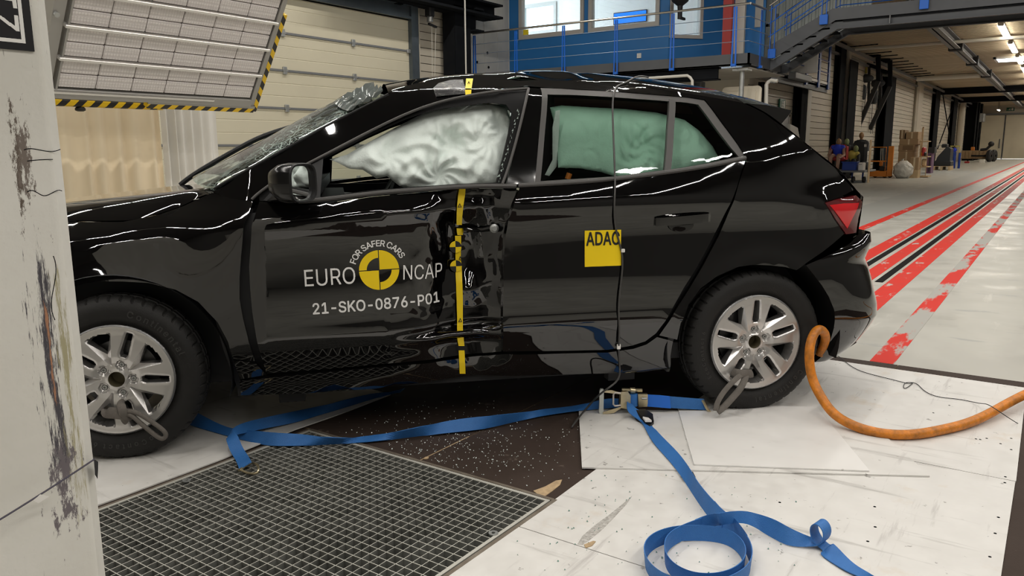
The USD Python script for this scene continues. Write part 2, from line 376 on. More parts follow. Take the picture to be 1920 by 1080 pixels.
for i in range(7):
    y1 = YL+.1-i*2.45; d = sthing(f'door_{i+2}', f'tall cream folding leaf number {i+1} from the left wall at the far end', 'door', (XE, y1-1.2, FL))
    struct('leaf', M().box((XE-.06, y1-2.42, FL+.03), (XE+.1, y1-.03, 3.95), .01), K['door_cream'], d)
    struct('edge_seal', M().box((XE-.09, y1-2.46, FL), (XE-.04, y1-2.38, 3.95)), K['steel_grey'], d, smooth=False)
    struct('handle', M().box((XE-.14, y1-2.2, .95), (XE-.06, y1-2.1, 1.8), .02), K['steel_mid'], d)
struct('backing', M().box((XE+.12, YR, FL), (XE+.3, YL+.3, 5.2)), K['siding_b'], we, smooth=False)
# bulkhead above the far hall's mouth and the ribbed wall behind the stair
struct('wall_bulkhead', M().box((XF+.02, YR, 4.86), (XF+.2, 4.6, 8)), K['siding'], label='cream bulkhead above the mouth of the far hall', cat='wall', smooth=False)
m = M(); ys = np.arange(4.3, 7.4, .17); prof = []
for y in ys: prof += [(XF, y), (XF, y+.07), (XF+.05, y+.1), (XF+.05, y+.14)]
prof += [(XF+.1, ys[-1]+.14), (XF+.1, ys[0])]
g = Polygon(prof)
m.prism(g.intersection(sbox(0, 0, 99, 6.1)), 4.0, 8); m.prism(g.intersection(sbox(0, 6.1, 99, 20)), 3.24, 8)
struct('wall_ribbed', m, K['ribbed'], label='pale ribbed cladding behind the stair', cat='wall', smooth=False)

# --- dark columns standing in front of the long wall
def column(x0, x1, y0, y1, z1, label, mt=None):
    t = thing('steel_column', label, 'column', ((x0+x1)/2, (y0+y1)/2, FL), kind='structure')
    m = M(); yc = (y0+y1)/2; xc = (x0+x1)/2
    m.box((x0, y0, FL), (x1, y0+.03, z1)).box((x0, y1-.03, FL), (x1, y1, z1)).box((xc-.015, y0, FL), (xc+.015, y1, z1))
    struct('column_shaft', m, mt or K['steel_dark'], t, smooth=False)
    struct('base_plate', M().box((x0-.08, y0-.08, FL), (x1+.08, y1+.08, FL+.03)), K['steel_dark'], t, smooth=False)
def wall_column(ul, ur, Y, z1, label):
    x0, x1 = on(ul, 200, 1, Y)[0], on(ur, 200, 1, Y)[0]; column(x0, x1, Y, YL-.03, z1, label)
wall_column(1503, 1513.5, 6.7, 3.1, 'dark steel column under the small landing, left of the siding')
wall_column(1571.5, 1581, 6.75, 4.8, 'slim dark steel column just right of the stair foot')
wall_column(1590, 1604.5, 6.6, 4.25, 'broad dark steel column left of the hoists')
wall_column(1662, 1677, 6.6, 4.25, 'broad dark steel column right of the hoists')
wall_column(1754, 1762, 6.75, 4.8, 'slim dark steel column left of the crossed braces')
wall_column(1789, 1796, 6.75, 4.8, 'slim dark steel column right of the crossed braces')
t = thing('service_pipe', 'slim beige pipe between the two dark columns by the stair foot', 'pipe', (on(1584, 200, 1, 6.75)[0], 6.75, FL), kind='structure'); _x = on(1584, 200, 1, 6.8)[0]
struct('pipe', M().cyl((_x, 6.8, FL), (_x, 6.8, 4.7), .11, 12), K['siding'], t)
for i in range(3): column(76+i*2.4, 77+i*2.4, 6.2, 6.95, 4.8, f'dark steel column by the far heater, number {i+1} of three')
struct('trim_2', M().box((26.75, YL-.06, FL), (27.2, YL-.021, 3.15)), K['white_wall'], label='pale vertical trim strip beside the landing column', cat='trim', smooth=False)
struct('trim_3', M().box((48.5, YL-.25, FL), (50.2, YL-.021, 4.8), .1), K['siding_b'], label='boxed cream pipe casing on the long wall', cat='trim', smooth=False)
struct('trim_4', M().cyl((70.5, 6.75, FL), (70.5, 6.75, 4.8), .22, 20), K['siding'], label='round cream pipe on the long wall near the far heater', cat='pipe')
struct('trim_5', M().box((XF, YL-.18, 4.35), (XE, YL-.03, 4.42)).box((XF, YL-.4, 4.55), (XE, YL-.32, 4.66)), K['steel_mid'], label='steel cable trays along the top of the long wall', cat='cable tray', smooth=False)
t = thing('cross_brace', 'pair of thin crossed brace rods between two slim columns', 'brace', (62.5, 6.85, FL), kind='structure')
for a, b in (((58.6, 6.8, 1.0), (66.4, 6.8, 4.6)), ((58.6, 6.8, 4.6), (66.4, 6.8, 1.0))): struct('brace_rod', M().tube([a, b], .035, 8), K['steel_dark'], t)
# roof steel of the far hall
m = M(); m.box((XF+.2, 3.30, 4.5), (XE, 3.62, 4.53)).box((XF+.2, 3.30, 4.77), (XE, 3.62, 4.8)).box((XF+.2, 3.44, 4.5), (XE, 3.48, 4.8))
struct('trim_6', m, K['steel_mid'], label='long steel beam under the far ceiling with black hangers', cat='beam', smooth=False)
t = thing('beam_hanger', 'black hanger clips on the long ceiling beam', 'bracket', (33, 3.46, 4.4), kind='structure')
for x in (32.2, 38.3, 45.5): struct('clip', M().box((x, 3.24, 4.44), (x+.35, 3.68, 4.83), .02), K['black'], t)
for i, x in enumerate((58., 69.5)):
    struct('ceiling_beam', M().box((x, YR, 4.42), (x+.35, YL, 4.8)), K['steel_dark'], label=('nearer' if i == 0 else 'farther')+' of the two dark cross beams under the far ceiling', cat='beam', smooth=False)
t = thing('overhead_pipe', 'long pale pipe crossing under the ceiling in front of the lamps', 'pipe', (31.5, 3, 4.6), kind='structure')
struct('pipe', M().tube([(31.5, 6.85, 4.66), (31.5, YR, 4.66)], .06, 12), K['pvc'], t)
t = thing('overhead_pipe', 'short pale pipe under the far ceiling, ending before the beam', 'pipe', (46.5, 5, 4.6), kind='structure')
struct('pipe', M().tube([(46.3, 6.6, 4.62), (46.0, 3.75, 4.62)], .14, 12), K['pvc'], t)
t = thing('pipe_stub_rack', 'row of thin dark rods sticking out above the cable tray', 'rods', (36, 6.4, 4.5), kind='structure')
for i in range(12): struct('rod', M().tube([(31+i*1.35, 6.7, 4.70), (31+i*1.35, 5.75, 4.72)], .02, 6), K['steel_dark'], t)
# skylight
sk = thing('window_1', 'bluish skylight in the far ceiling behind the lamps', 'skylight', (40.3, 1.9, 4.8), kind='structure')
K['sky_glow'] = glow('skylight_glow', (.62, .8, 1.0), 4.)
struct('window_pane', M().box((39.6, .9, 4.795), (41.2, 2.7, 4.815)), K['sky_glow'], sk, smooth=False)
struct('window_frame', M().box((39.5, .8, 4.74), (39.6, 2.8, 4.82)).box((41.2, .8, 4.74), (41.3, 2.8, 4.82)).box((39.5, 2.7, 4.74), (41.3, 2.8, 4.82)), K['white_plastic'], sk, smooth=False)

# lamp trunking of the crash bay: rails that carry the tube lamps, hung from the ceiling
for i, y in enumerate(sorted({b for a, b in LAMPS_NEAR})):
    t = thing('lamp_trunking', f'long lamp rail under the crash bay ceiling, number {i+1} from the right wall', 'lamp rail', (5.5, y, NEAR_Z), kind='structure')
    struct('rail', M().box((-7.3, y-.06, NEAR_Z-.06), (18.2, y+.06, NEAR_Z+.03)), K['lamp_body'], t, smooth=False)
    for x in np.arange(-6, 18, 4.): struct('suspension_rod', M().cyl((x, y, NEAR_Z+.03), (x, y, 8.0), .012, 6), K['steel_dark'], t)
# --- ceiling lamps: one built, the others copies
def lamp_proto(name, label, group, L):
    t = thing(name, label, 'lamp', (0, 0, 0), group=group)
    obj('housing', M().box((-L/2-.03, -.08, -.01), (L/2+.03, .08, .05), .015).box((-.02, -.02, .05), (.02, .02, .07)), K['lamp_body'], t)
    obj('tube', M().box((-L/2, -.10, -.07), (L/2, .10, -.005), .03), K['lamp_glow'], t)
    obj('end_cap', M().box((-L/2-.04, -.075, -.06), (-L/2, .075, .02), .01), K['lamp_body'], t)
    obj('end_cap', M().box((L/2, -.075, -.06), (L/2+.04, .075, .02), .01), K['lamp_body'], t)
    return t
for i, (x, y) in enumerate(LAMPS_FAR[:11]):
    lab = ('nearest', 'second', 'third', 'fourth', 'fifth', 'sixth', 'seventh', 'eighth', 'ninth', 'tenth', 'last')[i]+' glowing tube lamp, counted from the bridge, in the row under the far ceiling'
    if i == 0: lp = lamp_proto('ceiling_lamp', lab, 'tube lamps under the far ceiling', 3.3); lp.GetAttribute('xformOp:translate').Set(Gf.Vec3d(x, y, FAR_Z))
    else: dup(lp, (x, y, FAR_Z), 0., lab)
t = thing('wall_lamp', 'single bright lamp in front of the far doors', 'lamp', (75, 4.6, 4.0))
obj('tube', M().box((-.9, -.06, -.05), (.9, .06, 0), .02), K['lamp_glow'], t); obj('housing', M().box((-.95, -.08, 0), (.95, .08, .06)), K['lamp_body'], t)
[obj('hanger', M().cyl((x, 0, .06), (x, 0, .82), .012, 6), K['steel_dark'], t) for x in (-.6, .6)]

# --- mezzanine: office, walkway, railing
XW, XO, ZD = 18., 20., 3.24
mz = sthing('mezzanine_walkway', 'grey steel walkway in front of the blue office', 'walkway', (19, 10, 2.95))
struct('fascia_beam', M().box((XW, 6., 2.99), (XW+.04, YG, ZD)).box((XW, 6., 2.99), (XW+.16, YG, 3.02)), K['steel_grey'], mz, smooth=False)
struct('fascia_beam', M().box((XW, 6., 2.99), (XO+.4, 6.04, ZD)), K['steel_grey'], mz, smooth=False)
struct('lower_beam', M().box((XW+.1, 6.75, 2.72), (XW+.14, YG, 2.98)).box((XW+.1, 6.75, 2.70), (XW+.3, YG, 2.73)).box((XW+.1, 6.75, 2.96), (XW+.3, YG, 2.99)), K['steel_dark'], mz, smooth=False)
struct('deck', M().box((XW+.04, 6.04, 3.16), (XF-1, YG, ZD-.005)), K['steel_mid'], mz, smooth=False)
K['soffit'] = mat('beige_soffit', (.42, .39, .34), .7, var=.3, vscale=1.)
struct('soffit', M().box((XW+.2, 6.05, 2.93), (XF-1.05, 9.3, 2.955)), K['soffit'], mz, smooth=False)
py_ = on(1390.5, 160, 0, XW+.3)[1]
t = thing('support_post', 'round galvanised post holding up the walkway', 'post', (XW+.3, py_, FL), kind='structure')
struct('post', M().cyl((XW+.3, py_, FL), (XW+.3, py_, 2.9), .055, 16), K['galv'], t); struct('head_plate', M().box((XW+.15, py_-.18, 2.88), (XW+.45, py_+.18, 2.93)), K['galv'], t, smooth=False)
ca, cb = on(1318, 150, 0, 18.6)[1], on(1301, 150, 0, 18.6)[1]
column(18.45, 18.75, ca, cb, 2.72, 'grey steel column below the walkway, right of the white pipe', K['steel_grey'])
column(21.2, 21.4, on(1429, 170, 0, 21.2)[1], on(1421, 170, 0, 21.2)[1], 2.85, 'thin dark steel column behind the rounded cream panel', K['steel_dark'])
def pipe_run(label, px, X, r):
    P = [on(u, v, 0, X) for u, v in px]; t = thing('white_pipe', label, 'pipe', tuple(P[len(P)//2]), kind='structure')
    Q = [P[0]]
    for a, b, c in zip(P[:-2], P[1:-1], P[2:]):
        d1, d2 = (a-b)/np.linalg.norm(a-b), (c-b)/np.linalg.norm(c-b); Q += [b+d1*.12, b+d1*.05+d2*.05, b+d2*.12]
    Q.append(P[-1]); struct('pipe', M().tube(Q, r, 10), K['pvc'], t)
    for q in ((P[0]+P[1])/2, P[0]*.75+P[1]*.25): struct('pipe_clip', M().obox(q, (.05, .05, r*2.6), P[1]-P[0], (1, 0, 0)), K['steel_mid'], t, smooth=False)
pipe_run('white drain pipe bending down below the walkway', [(1090, 155), (1298, 141), (1298.5, 330)], 18.0, .035)
pipe_run('white drain pipe under the right end of the walkway', [(1458, 152), (1437, 149), (1435, 330)], 19.2, .045)
# rounded cream panel
RX = 19.0; ra, rb = on(1353.5, 190, 0, RX), on(1427.5, 163, 0, RX)
t = thing('rounded_panel', 'cream panel with rounded corners hung below the walkway', 'panel', (RX, (ra[1]+rb[1])/2, 2.0), kind='structure')
g = sbox(rb[1], ra[2]-.35, ra[1], on(1390, 162, 0, RX)[2]).buffer(-.09).buffer(.09); yz = lambda v: np.stack([v[:, 2], v[:, 0], v[:, 1]], -1)
K['panel_cream'] = mat('cream_panel', (.72, .66, .54), .45)
struct('panel', M().prism(g, RX, RX+.06, yz), K['panel_cream'], t); struct('raised_field', M().prism(g.buffer(-.12), RX-.03, RX, yz), K['panel_cream'], t)
struct('hanger', M().cyl((RX+.03, (ra[1]+rb[1])/2, 2.3), (RX+.03, (ra[1]+rb[1])/2, 2.93), .02, 8), K['galv'], t)
# railing
K['handrail'] = K['stainless']
rl = thing('walkway_railing', 'blue post railing with steel handrail along the office walkway', 'railing', (XW, 10, ZD), kind='structure')
def rail_post(parent, p, h, along=(0, 1, 0), drop=.28):
    a = np.array(along, float)*.045; p = np.array(p, float); m = M()
    for s_ in (-1, 1): m.bar(p+a*s_+[0, 0, -drop], p+a*s_*.55+[0, 0, h], .035, .014, up=np.cross(along, [0, 0, 1]))
    m.box(p+[-.03, -.06, -drop], p+[.03, .06, -drop+.06], .005)
    struct('post', m, K['blue_paint'], parent)
for y in (13.74, 12.34, 10.85, 9.34, 7.85, 6.35): rail_post(rl, (XW-.03, y, ZD), 1.02)
rail_post(rl, (18.75, 6., ZD), 1.02, (1, 0, 0)); 
struct('handrail', M().tube([(XW-.03, 13.8, 4.31), (XW-.03, 6.02, 4.30)], .026, 10).tube([(XW-.03, 6.02, 4.30), (19.0, 5.98, 4.30)], .026, 10), K['handrail'], rl)
for z in (3.5, 3.76, 4.02):
    struct('rail_wire', M().tube([(XW-.03, 13.8, z), (XW-.03, 6.02, z)], .008, 6).tube([(XW-.03, 6.02, z), (19.3, 5.98, z)], .008, 6), K['cable_grey'], rl)
# office front: blue wall with window openings
of = sthing('wall_office', 'blue office front on the mezzanine', 'wall', (XO, 10, ZD))
holes = [sbox(11.45, 4.40, 13.55, 5.9), sbox(9.16, 4.40, 11.2, 5.9)]
wallp = sbox(8.85, ZD, 13.97, 8).difference(unary_union(holes))
struct('blue_panel', M().prism(wallp, XO, XO+.12, yz), K['blue_wall'], of, smooth=False)
struct('white_panel', M().box((XO, 13.97, ZD), (XO+.12, YG+.2, 8)), K['white_wall'], of, smooth=False)
# side face of the office (facing the bridge), splayed, window and blue field
sidep = [(XO, 8.85), (XO+1.6, 7.55)]
def splay(v):  # (s along, z, thickness)
    a, b = np.array(sidep[0]), np.array(sidep[1]); d = (b-a)/np.linalg.norm(b-a); n = np.array([-d[1], d[0]])
    xy = a+v[:, :1]*d+v[:, 2:]*(-n); return np.stack([xy[:, 0], xy[:, 1], v[:, 1]], -1)
Ls = float(np.hypot(1.6, 1.3)); hole3 = sbox(.06, 4.05, .95, 5.9)
struct('blue_panel', M().prism(sbox(0, ZD, Ls, 8).difference(hole3), -.1, 0, splay), K['blue_wall'], of, smooth=False)
struct('red_post', M().box((20.25, 7.25, ZD), (20.4, 7.48, 8)), K['red'], of, smooth=False)
struct('grey_post', M().box((20.5, 7.0, ZD), (20.6, 7.26, 8)), K['white_wall'], of, smooth=False)
struct('blue_door_leaf', M().box((20.9, 6.6, ZD), (20.95, 7.1, 5.5)), K['blue_wall'], of, smooth=False)
struct('door_window', M().box((20.88, 6.66, 4.2), (20.9, 6.86, 4.9)), K['trim'], of, smooth=False)
struct('socket', M().box((XO-.02, 9.62, 3.55), (XO, 9.75, 3.68), .005), K['white_plastic'], of)
wins = []
for i, (h_, lab) in enumerate(zip(holes, ('office window on the mezzanine showing a bright outer window', 'office window on the mezzanine showing a blue screen'))):
    y0, z0, y1, z1 = h_.bounds; w = sthing(f'window_{i+2}', lab, 'window', (XO, (y0+y1)/2, z0)); wins.append(w)
    struct('window_frame', M().prism(h_.buffer(.05, join_style=2).difference(h_.buffer(-.06, join_style=2)), XO-.05, XO+.13, yz), K['trim'], w, smooth=False)
    K.setdefault('office_pane', pane('office_pane', (.92, .95, .95)))
    struct('window_pane', M().box((XO+.05, y0, z0), (XO+.056, y1, z1)), K['office_pane'], w, smooth=False)
w = sthing('window_4', 'splayed end window of the office with a lamp behind it', 'window', (XO, 8.2, 4.05))
struct('window_frame', M().prism(hole3.buffer(.04, join_style=2).difference(hole3.buffer(-.05, join_style=2)), -.13, .04, splay), K['trim'], w, smooth=False)
struct('window_pane', M().prism(hole3, -.05, -.045, splay), K['office_pane'], w, smooth=False)
# office interior
oi = sthing('wall_office_inner', 'pale back wall and ceiling inside the office', 'wall', (24, 11, ZD))
ow = sbox(on(1046, 30, 0, 24)[1], on(1010, 64, 0, 24)[2], on(984, 30, 0, 24)[1], 6.1)
struct('back_wall', M().prism(sbox(6.0, ZD, 19, 6.6).difference(ow), 23.9, 24.0, yz), K['office_white'], oi, smooth=False)
struct('office_floor', M().box((XO+.12, 9.0, ZD-.05), (24, 19, ZD)), K['steel_mid'], oi, smooth=False)
struct('office_ceiling', M().box((XO+.12, 7.6, 6.6), (24, 19, 6.7)), K['office_white'], oi, smooth=False)
K['day'] = glow('daylight_pane', (.66, .88, 1.0), 1.6)
w = sthing('window_5', 'bright outer window seen through the left office window', 'window', (24, 15, 4.2))
struct('window_pane', M().prism(ow, 23.98, 24.0, yz), K['day'], w, smooth=False)
struct('window_frame', M().prism(ow.buffer(.02).difference(ow.buffer(-.09, join_style=2)), 23.84, 23.98, yz), K['trim'], w, smooth=False)
for i, y in enumerate((12.6, 9.9)): rect_light(f'/World/OfficeTube_{i:03d}', (21.8, y, 6.5), .3, 1.4, 6.5, (1, .93, .82))
t = thing('office_screen', 'large blue screen on the wall behind the second office window', 'screen', (23.85, 10.2, 4.6))
K['screen'] = glow('screen_blue', (.015, .16, .75), .9)
sa, sb_ = on(1151, 45, 0, 23.84), on(1211, 19, 0, 23.84)
obj('display', M().box((23.84, sb_[1], sa[2]), (23.86, sa[1], sb_[2])), K['screen'], t, False, world=True); obj('bezel', M().box((23.86, sb_[1]-.03, sa[2]-.03), (23.88, sa[1]+.03, sb_[2]+.03)), K['black'], t, False, world=True)
t = thing('office_sticker', 'small yellow sticker on the left office window', 'sticker', (XO-.01, 13.4, 4.5)); obj('sheet', M().box((XO-.008, 13.28, 4.47), (XO-.002, 13.46, 4.62)), mat('yellow_sticker', (.8, .62, .02), .5), t, False, world=True)
t = thing('office_fan', 'dark funnel shaped lamp behind the splayed office window', 'lamp', (XO-.25, on(1275, 20, 0, XO-.25)[1], 4.62))
obj('shade', M().lathe([(0, .06), (.12, .07), (.22, .2), (.3, .24)], (0, 0, 0), (0, 0, 1), 20), K['black'], t); obj('stem', M().cyl((0, 0, -.2), (0, 0, .02), .06, 12), K['black'], t)
obj('bracket', M().box((0, -.03, -.2), (.3, .03, -.14)), K['black'], t)

# --- stair and bridge
br = sthing('bridge_stair', 'dark grey steel stair rising to the bridge across the hall', 'stair', (20, 4, 3))
def stringer(x, dy, dz):
    up = [(5.95, 3.23), (6.1, 3.51), (4.63, 4.25), (4.0, 4.25), (-9.9, 4.25), (-9.9, 3.99), (4.55, 3.99)]
    lo = [(6.15, 2.99), (5.95, 2.99), (4.51, 3.80), (4.1, 3.81), (-9.9, 3.80), (-9.9, 3.985), (4.53, 3.985), (5.95, 3.21), (6.15, 3.21)]
    struct('stringer_plate', M().prism([(a+dy, b+dz) for a, b in up], x, x+.03, yz), K['steel_grey'], br, smooth=False)
    struct('stringer_channel', M().prism([(a+dy, b+dz) for a, b in lo], x+.06, x+.08, yz).prism([(6.15+dy, 2.98+dz), (5.93+dy, 2.98+dz), (4.5+dy, 3.79+dz), (-9.9, 3.79+dz), (-9.9, 3.81+dz), (4.52+dy, 3.81+dz), (5.95+dy, 3.0+dz), (6.15+dy, 3.0+dz)], x-.01, x+.09, yz), K['steel_grey'], br, smooth=False)
stringer(19.5, 0, 0); stringer(20.62, 0, 0)
struct('bridge_deck', M().box((19.53, -9.9, 3.95), (20.62, 4.4, 3.99)), K['steel_dark'], br, smooth=False)
for i in range(5):
    y = 5.85-i*.29; z = 3.36+i*.15
    struct('tread', M().box((19.56, y-.3, z), (20.62, y, z+.035)), K['steel_dark'], br, smooth=False)
for y in (3.4, 0.2, -3.): struct('stiffener', M().box((19.47, y, 3.81), (19.58, y+.02, 3.985)), K['steel_mid'], br, smooth=False)
rl2 = thing('stair_railing', 'blue railing on the near side of the bridge stair', 'railing', (19.5, 5, 3.5), kind='structure')
rl3 = thing('stair_railing', 'blue railing on the far side of the bridge stair', 'railing', (20.7, 5, 3.5), kind='structure')
K['blue_dark'] = mat('blue_rail_painted_shade', (.01, .06, .28), .4)  # darker copy of the rail blue, shade put into the colour
for parent, x in ((rl2, 19.46), (rl3, 20.72)):
    for p, h in (((x, 5.95, 3.4), 1.05), ((x, 4.8, 4.07), 1.0), ((x, 2.75, 4.2), 1.05), ((x, .2, 4.2), 1.05)):
        m = M(); q = np.array(p)
        for s_ in (-1, 1): m.bar(q+[0, .05*s_, -.1], q+[0, .05*s_, h], .014, .04, up=(1, 0, 0))
        m.box(q+[-.03, -.09, -.16], q+[.02, .09, .06], .008)
        struct('post', m, K['blue_paint'], parent)
    for k, z in enumerate((.32, .62, .92)):
        struct('rail_wire', M().tube([(x, 6.05, 3.42+z), (x, 4.75, 4.18+z), (x, -9, 4.22+z)], .012, 6), K['blue_paint'], parent)
    struct('handrail', M().tube([(x, 6.05, 3.40+1.06), (x, 4.75, 4.18+1.06), (x, -9, 4.22+1.08)], .026, 8), K['handrail'], parent)
# small landing further back with blue posts, exit sign on the wall below it
ld = sthing('rear_landing', 'small grey landing with blue posts behind the stair', 'landing', (25, 6.7, 3))
struct('beam', M().box((21.2, 6.42, 2.86), (27., 6.5, 3.1)), K['steel_grey'], ld, smooth=False); struct('edge_strip', M().box((21.2, 6.38, 3.1), (27., 6.5, 3.17)), K['pvc'], ld, smooth=False)
struct('deck', M().box((21.2, 6.42, 3.0), (27., 6.98, 3.06)), K['steel_mid'], ld, smooth=False)
for x in (24.2, 25.6, 26.8): struct('post', M().box((x, 6.36, 2.95), (x+.2, 6.4, 4.3)), K['blue_dark'], ld, smooth=False)
for z in (3.45, 3.8): struct('rail_wire', M().tube([(21.5, 6.37, z), (27, 6.37, z)], .015, 6), K['blue_dark'], ld)
struct('control_box', M().box((22.5, 6.2, 3.0), (24.2, 6.42, 3.18), .02), K['steel_mid'], ld)
K['exit'] = mat('exit_green', (.008, .11, .06), .4)
def exit_sign(name, p, ax, w, h, label):
    t = thing(name, label, 'sign', p); ax = np.array(ax, float); n = np.cross(ax, [0, 0, 1.])
    obj('panel', M().obox((0, 0, 0), (w, .04, h), ax, n), K['exit'], t, False)
    m = M()   # running figure, doorway and arrow
    def place(v): return v[:, :1]*ax*w+v[:, 1:2]*np.array([0, 0, h])+n*(.021+v[:, 2:])
    for g_ in (sbox(.12, -.36, .36, .36), Point(-.05, .24).buffer(.07), LineString([(-.05, .15), (-.12, -.08), (-.02, -.2), (-.06, -.36)]).buffer(.04), LineString([(-.12, -.08), (-.22, -.22), (-.34, -.24)]).buffer(.04), LineString([(-.2, .02), (-.1, .12), (.02, .08), (.08, .02)]).buffer(.03)):
        m.prism(g_, 0, .004, place)
    obj('pictogram', m, K['white_plastic'], t, False); return t
exit_sign('exit_sign', (23.9, 6.93, 2.36), (1, 0, 0), .55, .36, 'green exit sign on the siding below the small landing')
exit_sign('exit_sign', (85.97, 4.35, 4.45), (0, -1, 0), .62, .30, 'green exit sign on the wall above the far folding doors')
d = sthing('door_9', 'pale door below the exit sign, mostly behind the spoiler', 'door', (24, 6.9, FL))
struct('leaf', M().box((23.5, 6.92, FL), (24.6, 6.97, 2.05)), mat('pale_door', (.5, .52, .52), .5), d, smooth=False); struct('door_frame', M().box((23.4, 6.9, FL), (23.5, 6.97, 2.12)).box((24.6, 6.9, FL), (24.7, 6.97, 2.12)).box((23.4, 6.9, 2.05), (24.7, 6.97, 2.12)), K['trim'], d, smooth=False)
t = thing('leaning_panel', 'pale grey panel with a cut corner leaning below the landing', 'panel', (24.6, 6.6, FL))
obj('sheet', M().prism([(24.0, 0), (25.1, 0), (25.1, 1.2), (24.9, 1.75), (24.1, 1.85)], 0, .08, lambda v: np.stack([v[:, 0], 6.45+v[:, 2]+v[:, 1]*.15, v[:, 1]+FL], -1)), K['white_wall'], t, False, world=True)

# --- things on the gate wall: conduits, dark crane column
cxa, cxb = on(847, 60, 1, 13.6)[0], on(877, 60, 1, 13.6)[0]
t = thing('crane_column', 'dark steel column in the corner between gate wall and office', 'column', (17.75, 13.6, FL), kind='structure')
struct('column_shaft', M().box((cxa, 13.5, FL), (cxb, 13.54, 4.9)).box((cxa, 13.86, FL), (cxb, 13.9, 4.9)).box(((cxa+cxb)/2, 13.54, FL), ((cxa+cxb)/2+.04, 13.86, 4.9)).box((cxa-.01, 13.5, FL), (cxa+.01, 13.9, 4.9)), K['steel_dark'], t, smooth=False)
struct('crane_beam', M().box((12.5, 13.2, 4.72), (18.6, 13.9, 4.78)).box((12.5, 13.2, 5.05), (18.6, 13.9, 5.1)).box((12.5, 13.5, 4.72), (18.6, 13.55, 5.1)), K['steel_dark'], t, smooth=False)
struct('bracket', M().box((cxb, 13.3, 4.3), (cxb+.35, 13.9, 4.34)).box((cxb, 13.3, 4.85), (cxb+.35, 13.9, 4.9)).box((cxb, 13.55, 4.34), (cxb+.3, 13.6, 4.85)), K['steel_dark'], t, smooth=False)
t = thing('conduit_bundle', 'three thin cream conduits running up beside the dark column', 'conduit', (17.0, 13.95, FL), kind='structure')
for x in [on(u, 60, 1, 13.98)[0] for u in (833, 837.5, 842)]: struct('conduit', M().tube([(x, 13.98, FL), (x, 13.98, 8)], .022, 8), K['siding_b'], t)
t = thing('conduit', 'single cream conduit beside the gate track', 'conduit', (15.9, 13.95, FL), kind='structure')
struct('pipe', M().tube([(on(785.5, 60, 1, 13.97)[0], 13.97, FL), (on(785.5, 60, 1, 13.97)[0], 13.97, 8)], .022, 8), K['siding_b'], t)
t = thing('thin_pipe', 'thin white pipe standing in front of the dark column', 'pipe', (17.7, 13.1, FL), kind='structure')
struct('pipe', M().tube([(on(872.5, 60, 1, 13.2)[0], 13.2, FL), (on(872.5, 60, 1, 13.2)[0], 13.2, 8)], .022, 8), K['pvc'], t)
t = thing('chain_hoist_pull', 'small black hoist unit with hanging pull cords by the gate', 'hoist', (16.05, 13.7, 4.4))
obj('motor', M().box((15.95, 13.6, 4.5), (16.15, 13.8, 5.0), .03), K['black'], t, world=True); obj('collar', M().cyl((16.05, 13.7, 4.38), (16.05, 13.7, 4.52), .08, 14), K['galv'], t, world=True)
obj('lever', M().bar((16.0, 13.7, 4.33), (16.3, 13.7, 4.28), .06, .05), K['black'], t, world=True)
obj('pull_cord', M().tube([(16.12, 13.7, 4.3), (16.1, 13.72, 2.0)], .007, 6).tube([(16.28, 13.7, 4.28), (16.14, 13.72, 2.0)], .007, 6), K['pvc'], t, world=True)
# ================================================================ THE CAR (local: x rearwards from the rear axle, y away from the camera, z up)
CX, CY, CTH = 3.2808, 1.0039, -.7651
car = thing('car', 'black five-door hatchback with a crushed front door and inflated side airbags', 'car', (CX, CY, 0), CTH)
CO = to_local(car, _O)
def carray(u, v):
    d = np.array([ray(a, b) for a, b in zip(np.atleast_1d(u), np.atleast_1d(v))]); c, s = math.cos(CTH), math.sin(CTH)
    return np.stack([d[:, 0]*c+d[:, 1]*s, -d[:, 0]*s+d[:, 1]*c, d[:, 2]], -1)
def cpl(pts, y):
    """Pixels to the car's plane y."""
    P = np.array(pts, float); d = carray(P[:, 0], P[:, 1]); return CO+d*((y-CO[1])/d[:, 1])[:, None]

K['paint'] = mat('black_car_paint', (.0022, .0020, .0022), .03, coat=1., spec=.5)
K['paint_crumpled'] = K['paint']
K['glass_black'] = mat('black_gloss_trim', (.004, .004, .004), .06)
K['tint'] = pane('tinted_glass', (.80, .85, .82), 1.45)
K['clear'] = pane('clear_car_glass', (.86, .92, .89), 1.45)
K['interior'] = mat('dark_interior', (.012, .012, .013), .7)
K['interior_grey'] = mat('grey_interior', (.05, .05, .052), .6)
K['chrome'] = mat('chrome', (.75, .75, .76), .08, 1.)
K['yellow'] = mat('yellow_sticker_film', (.90, .64, .004), .38)
K['white_print'] = mat('white_print', (.80, .79, .77), .45)
K['black_print'] = mat('black_print', (.008, .008, .008), .5)

# --- side surface: depth y of the body side at (x, z)
_zc = PchipInterpolator([-3.5, -2.9, -2.4, -2.04, -1.83, -1.07, -.6, .25, .8], [.76, .80, .84, .866, .884, .912, .92, .912, .88])
_zb = PchipInterpolator([-3.5, -3.1, -2.7, -2.4, -2.1, -1.8, -1.44, -1.05, -.53, -.07, .3, .8], [.80, .84, .895, .925, .945, .955, .976, 1.0, 1.035, 1.096, 1.12, 1.12])
_yb = PchipInterpolator([-3.5, -2.6, -2.3, -2.0, -1.75, -1.4, .8], [.20, .17, .13, .08, .05, .045, .045])
_lo = PchipInterpolator([.10, .17, .20, .225, .26, .30, .33, .36, .40, .425, .45, .47, .52, .60, .70, .80, .85, .885, .90, 1.0], [.16, .09, .062, .048, .036, .026, .015, .006, -.006, -.014, -.014, -.010, -.008, -.004, .002, .005, .003, -.002, -.005, -.007])
_gh = PchipInterpolator([0, .12, .5, 1.0, 1.04, 1.08, 1.14, 1.3], [0, .018, .085, .185, .205, .24, .31, .52])
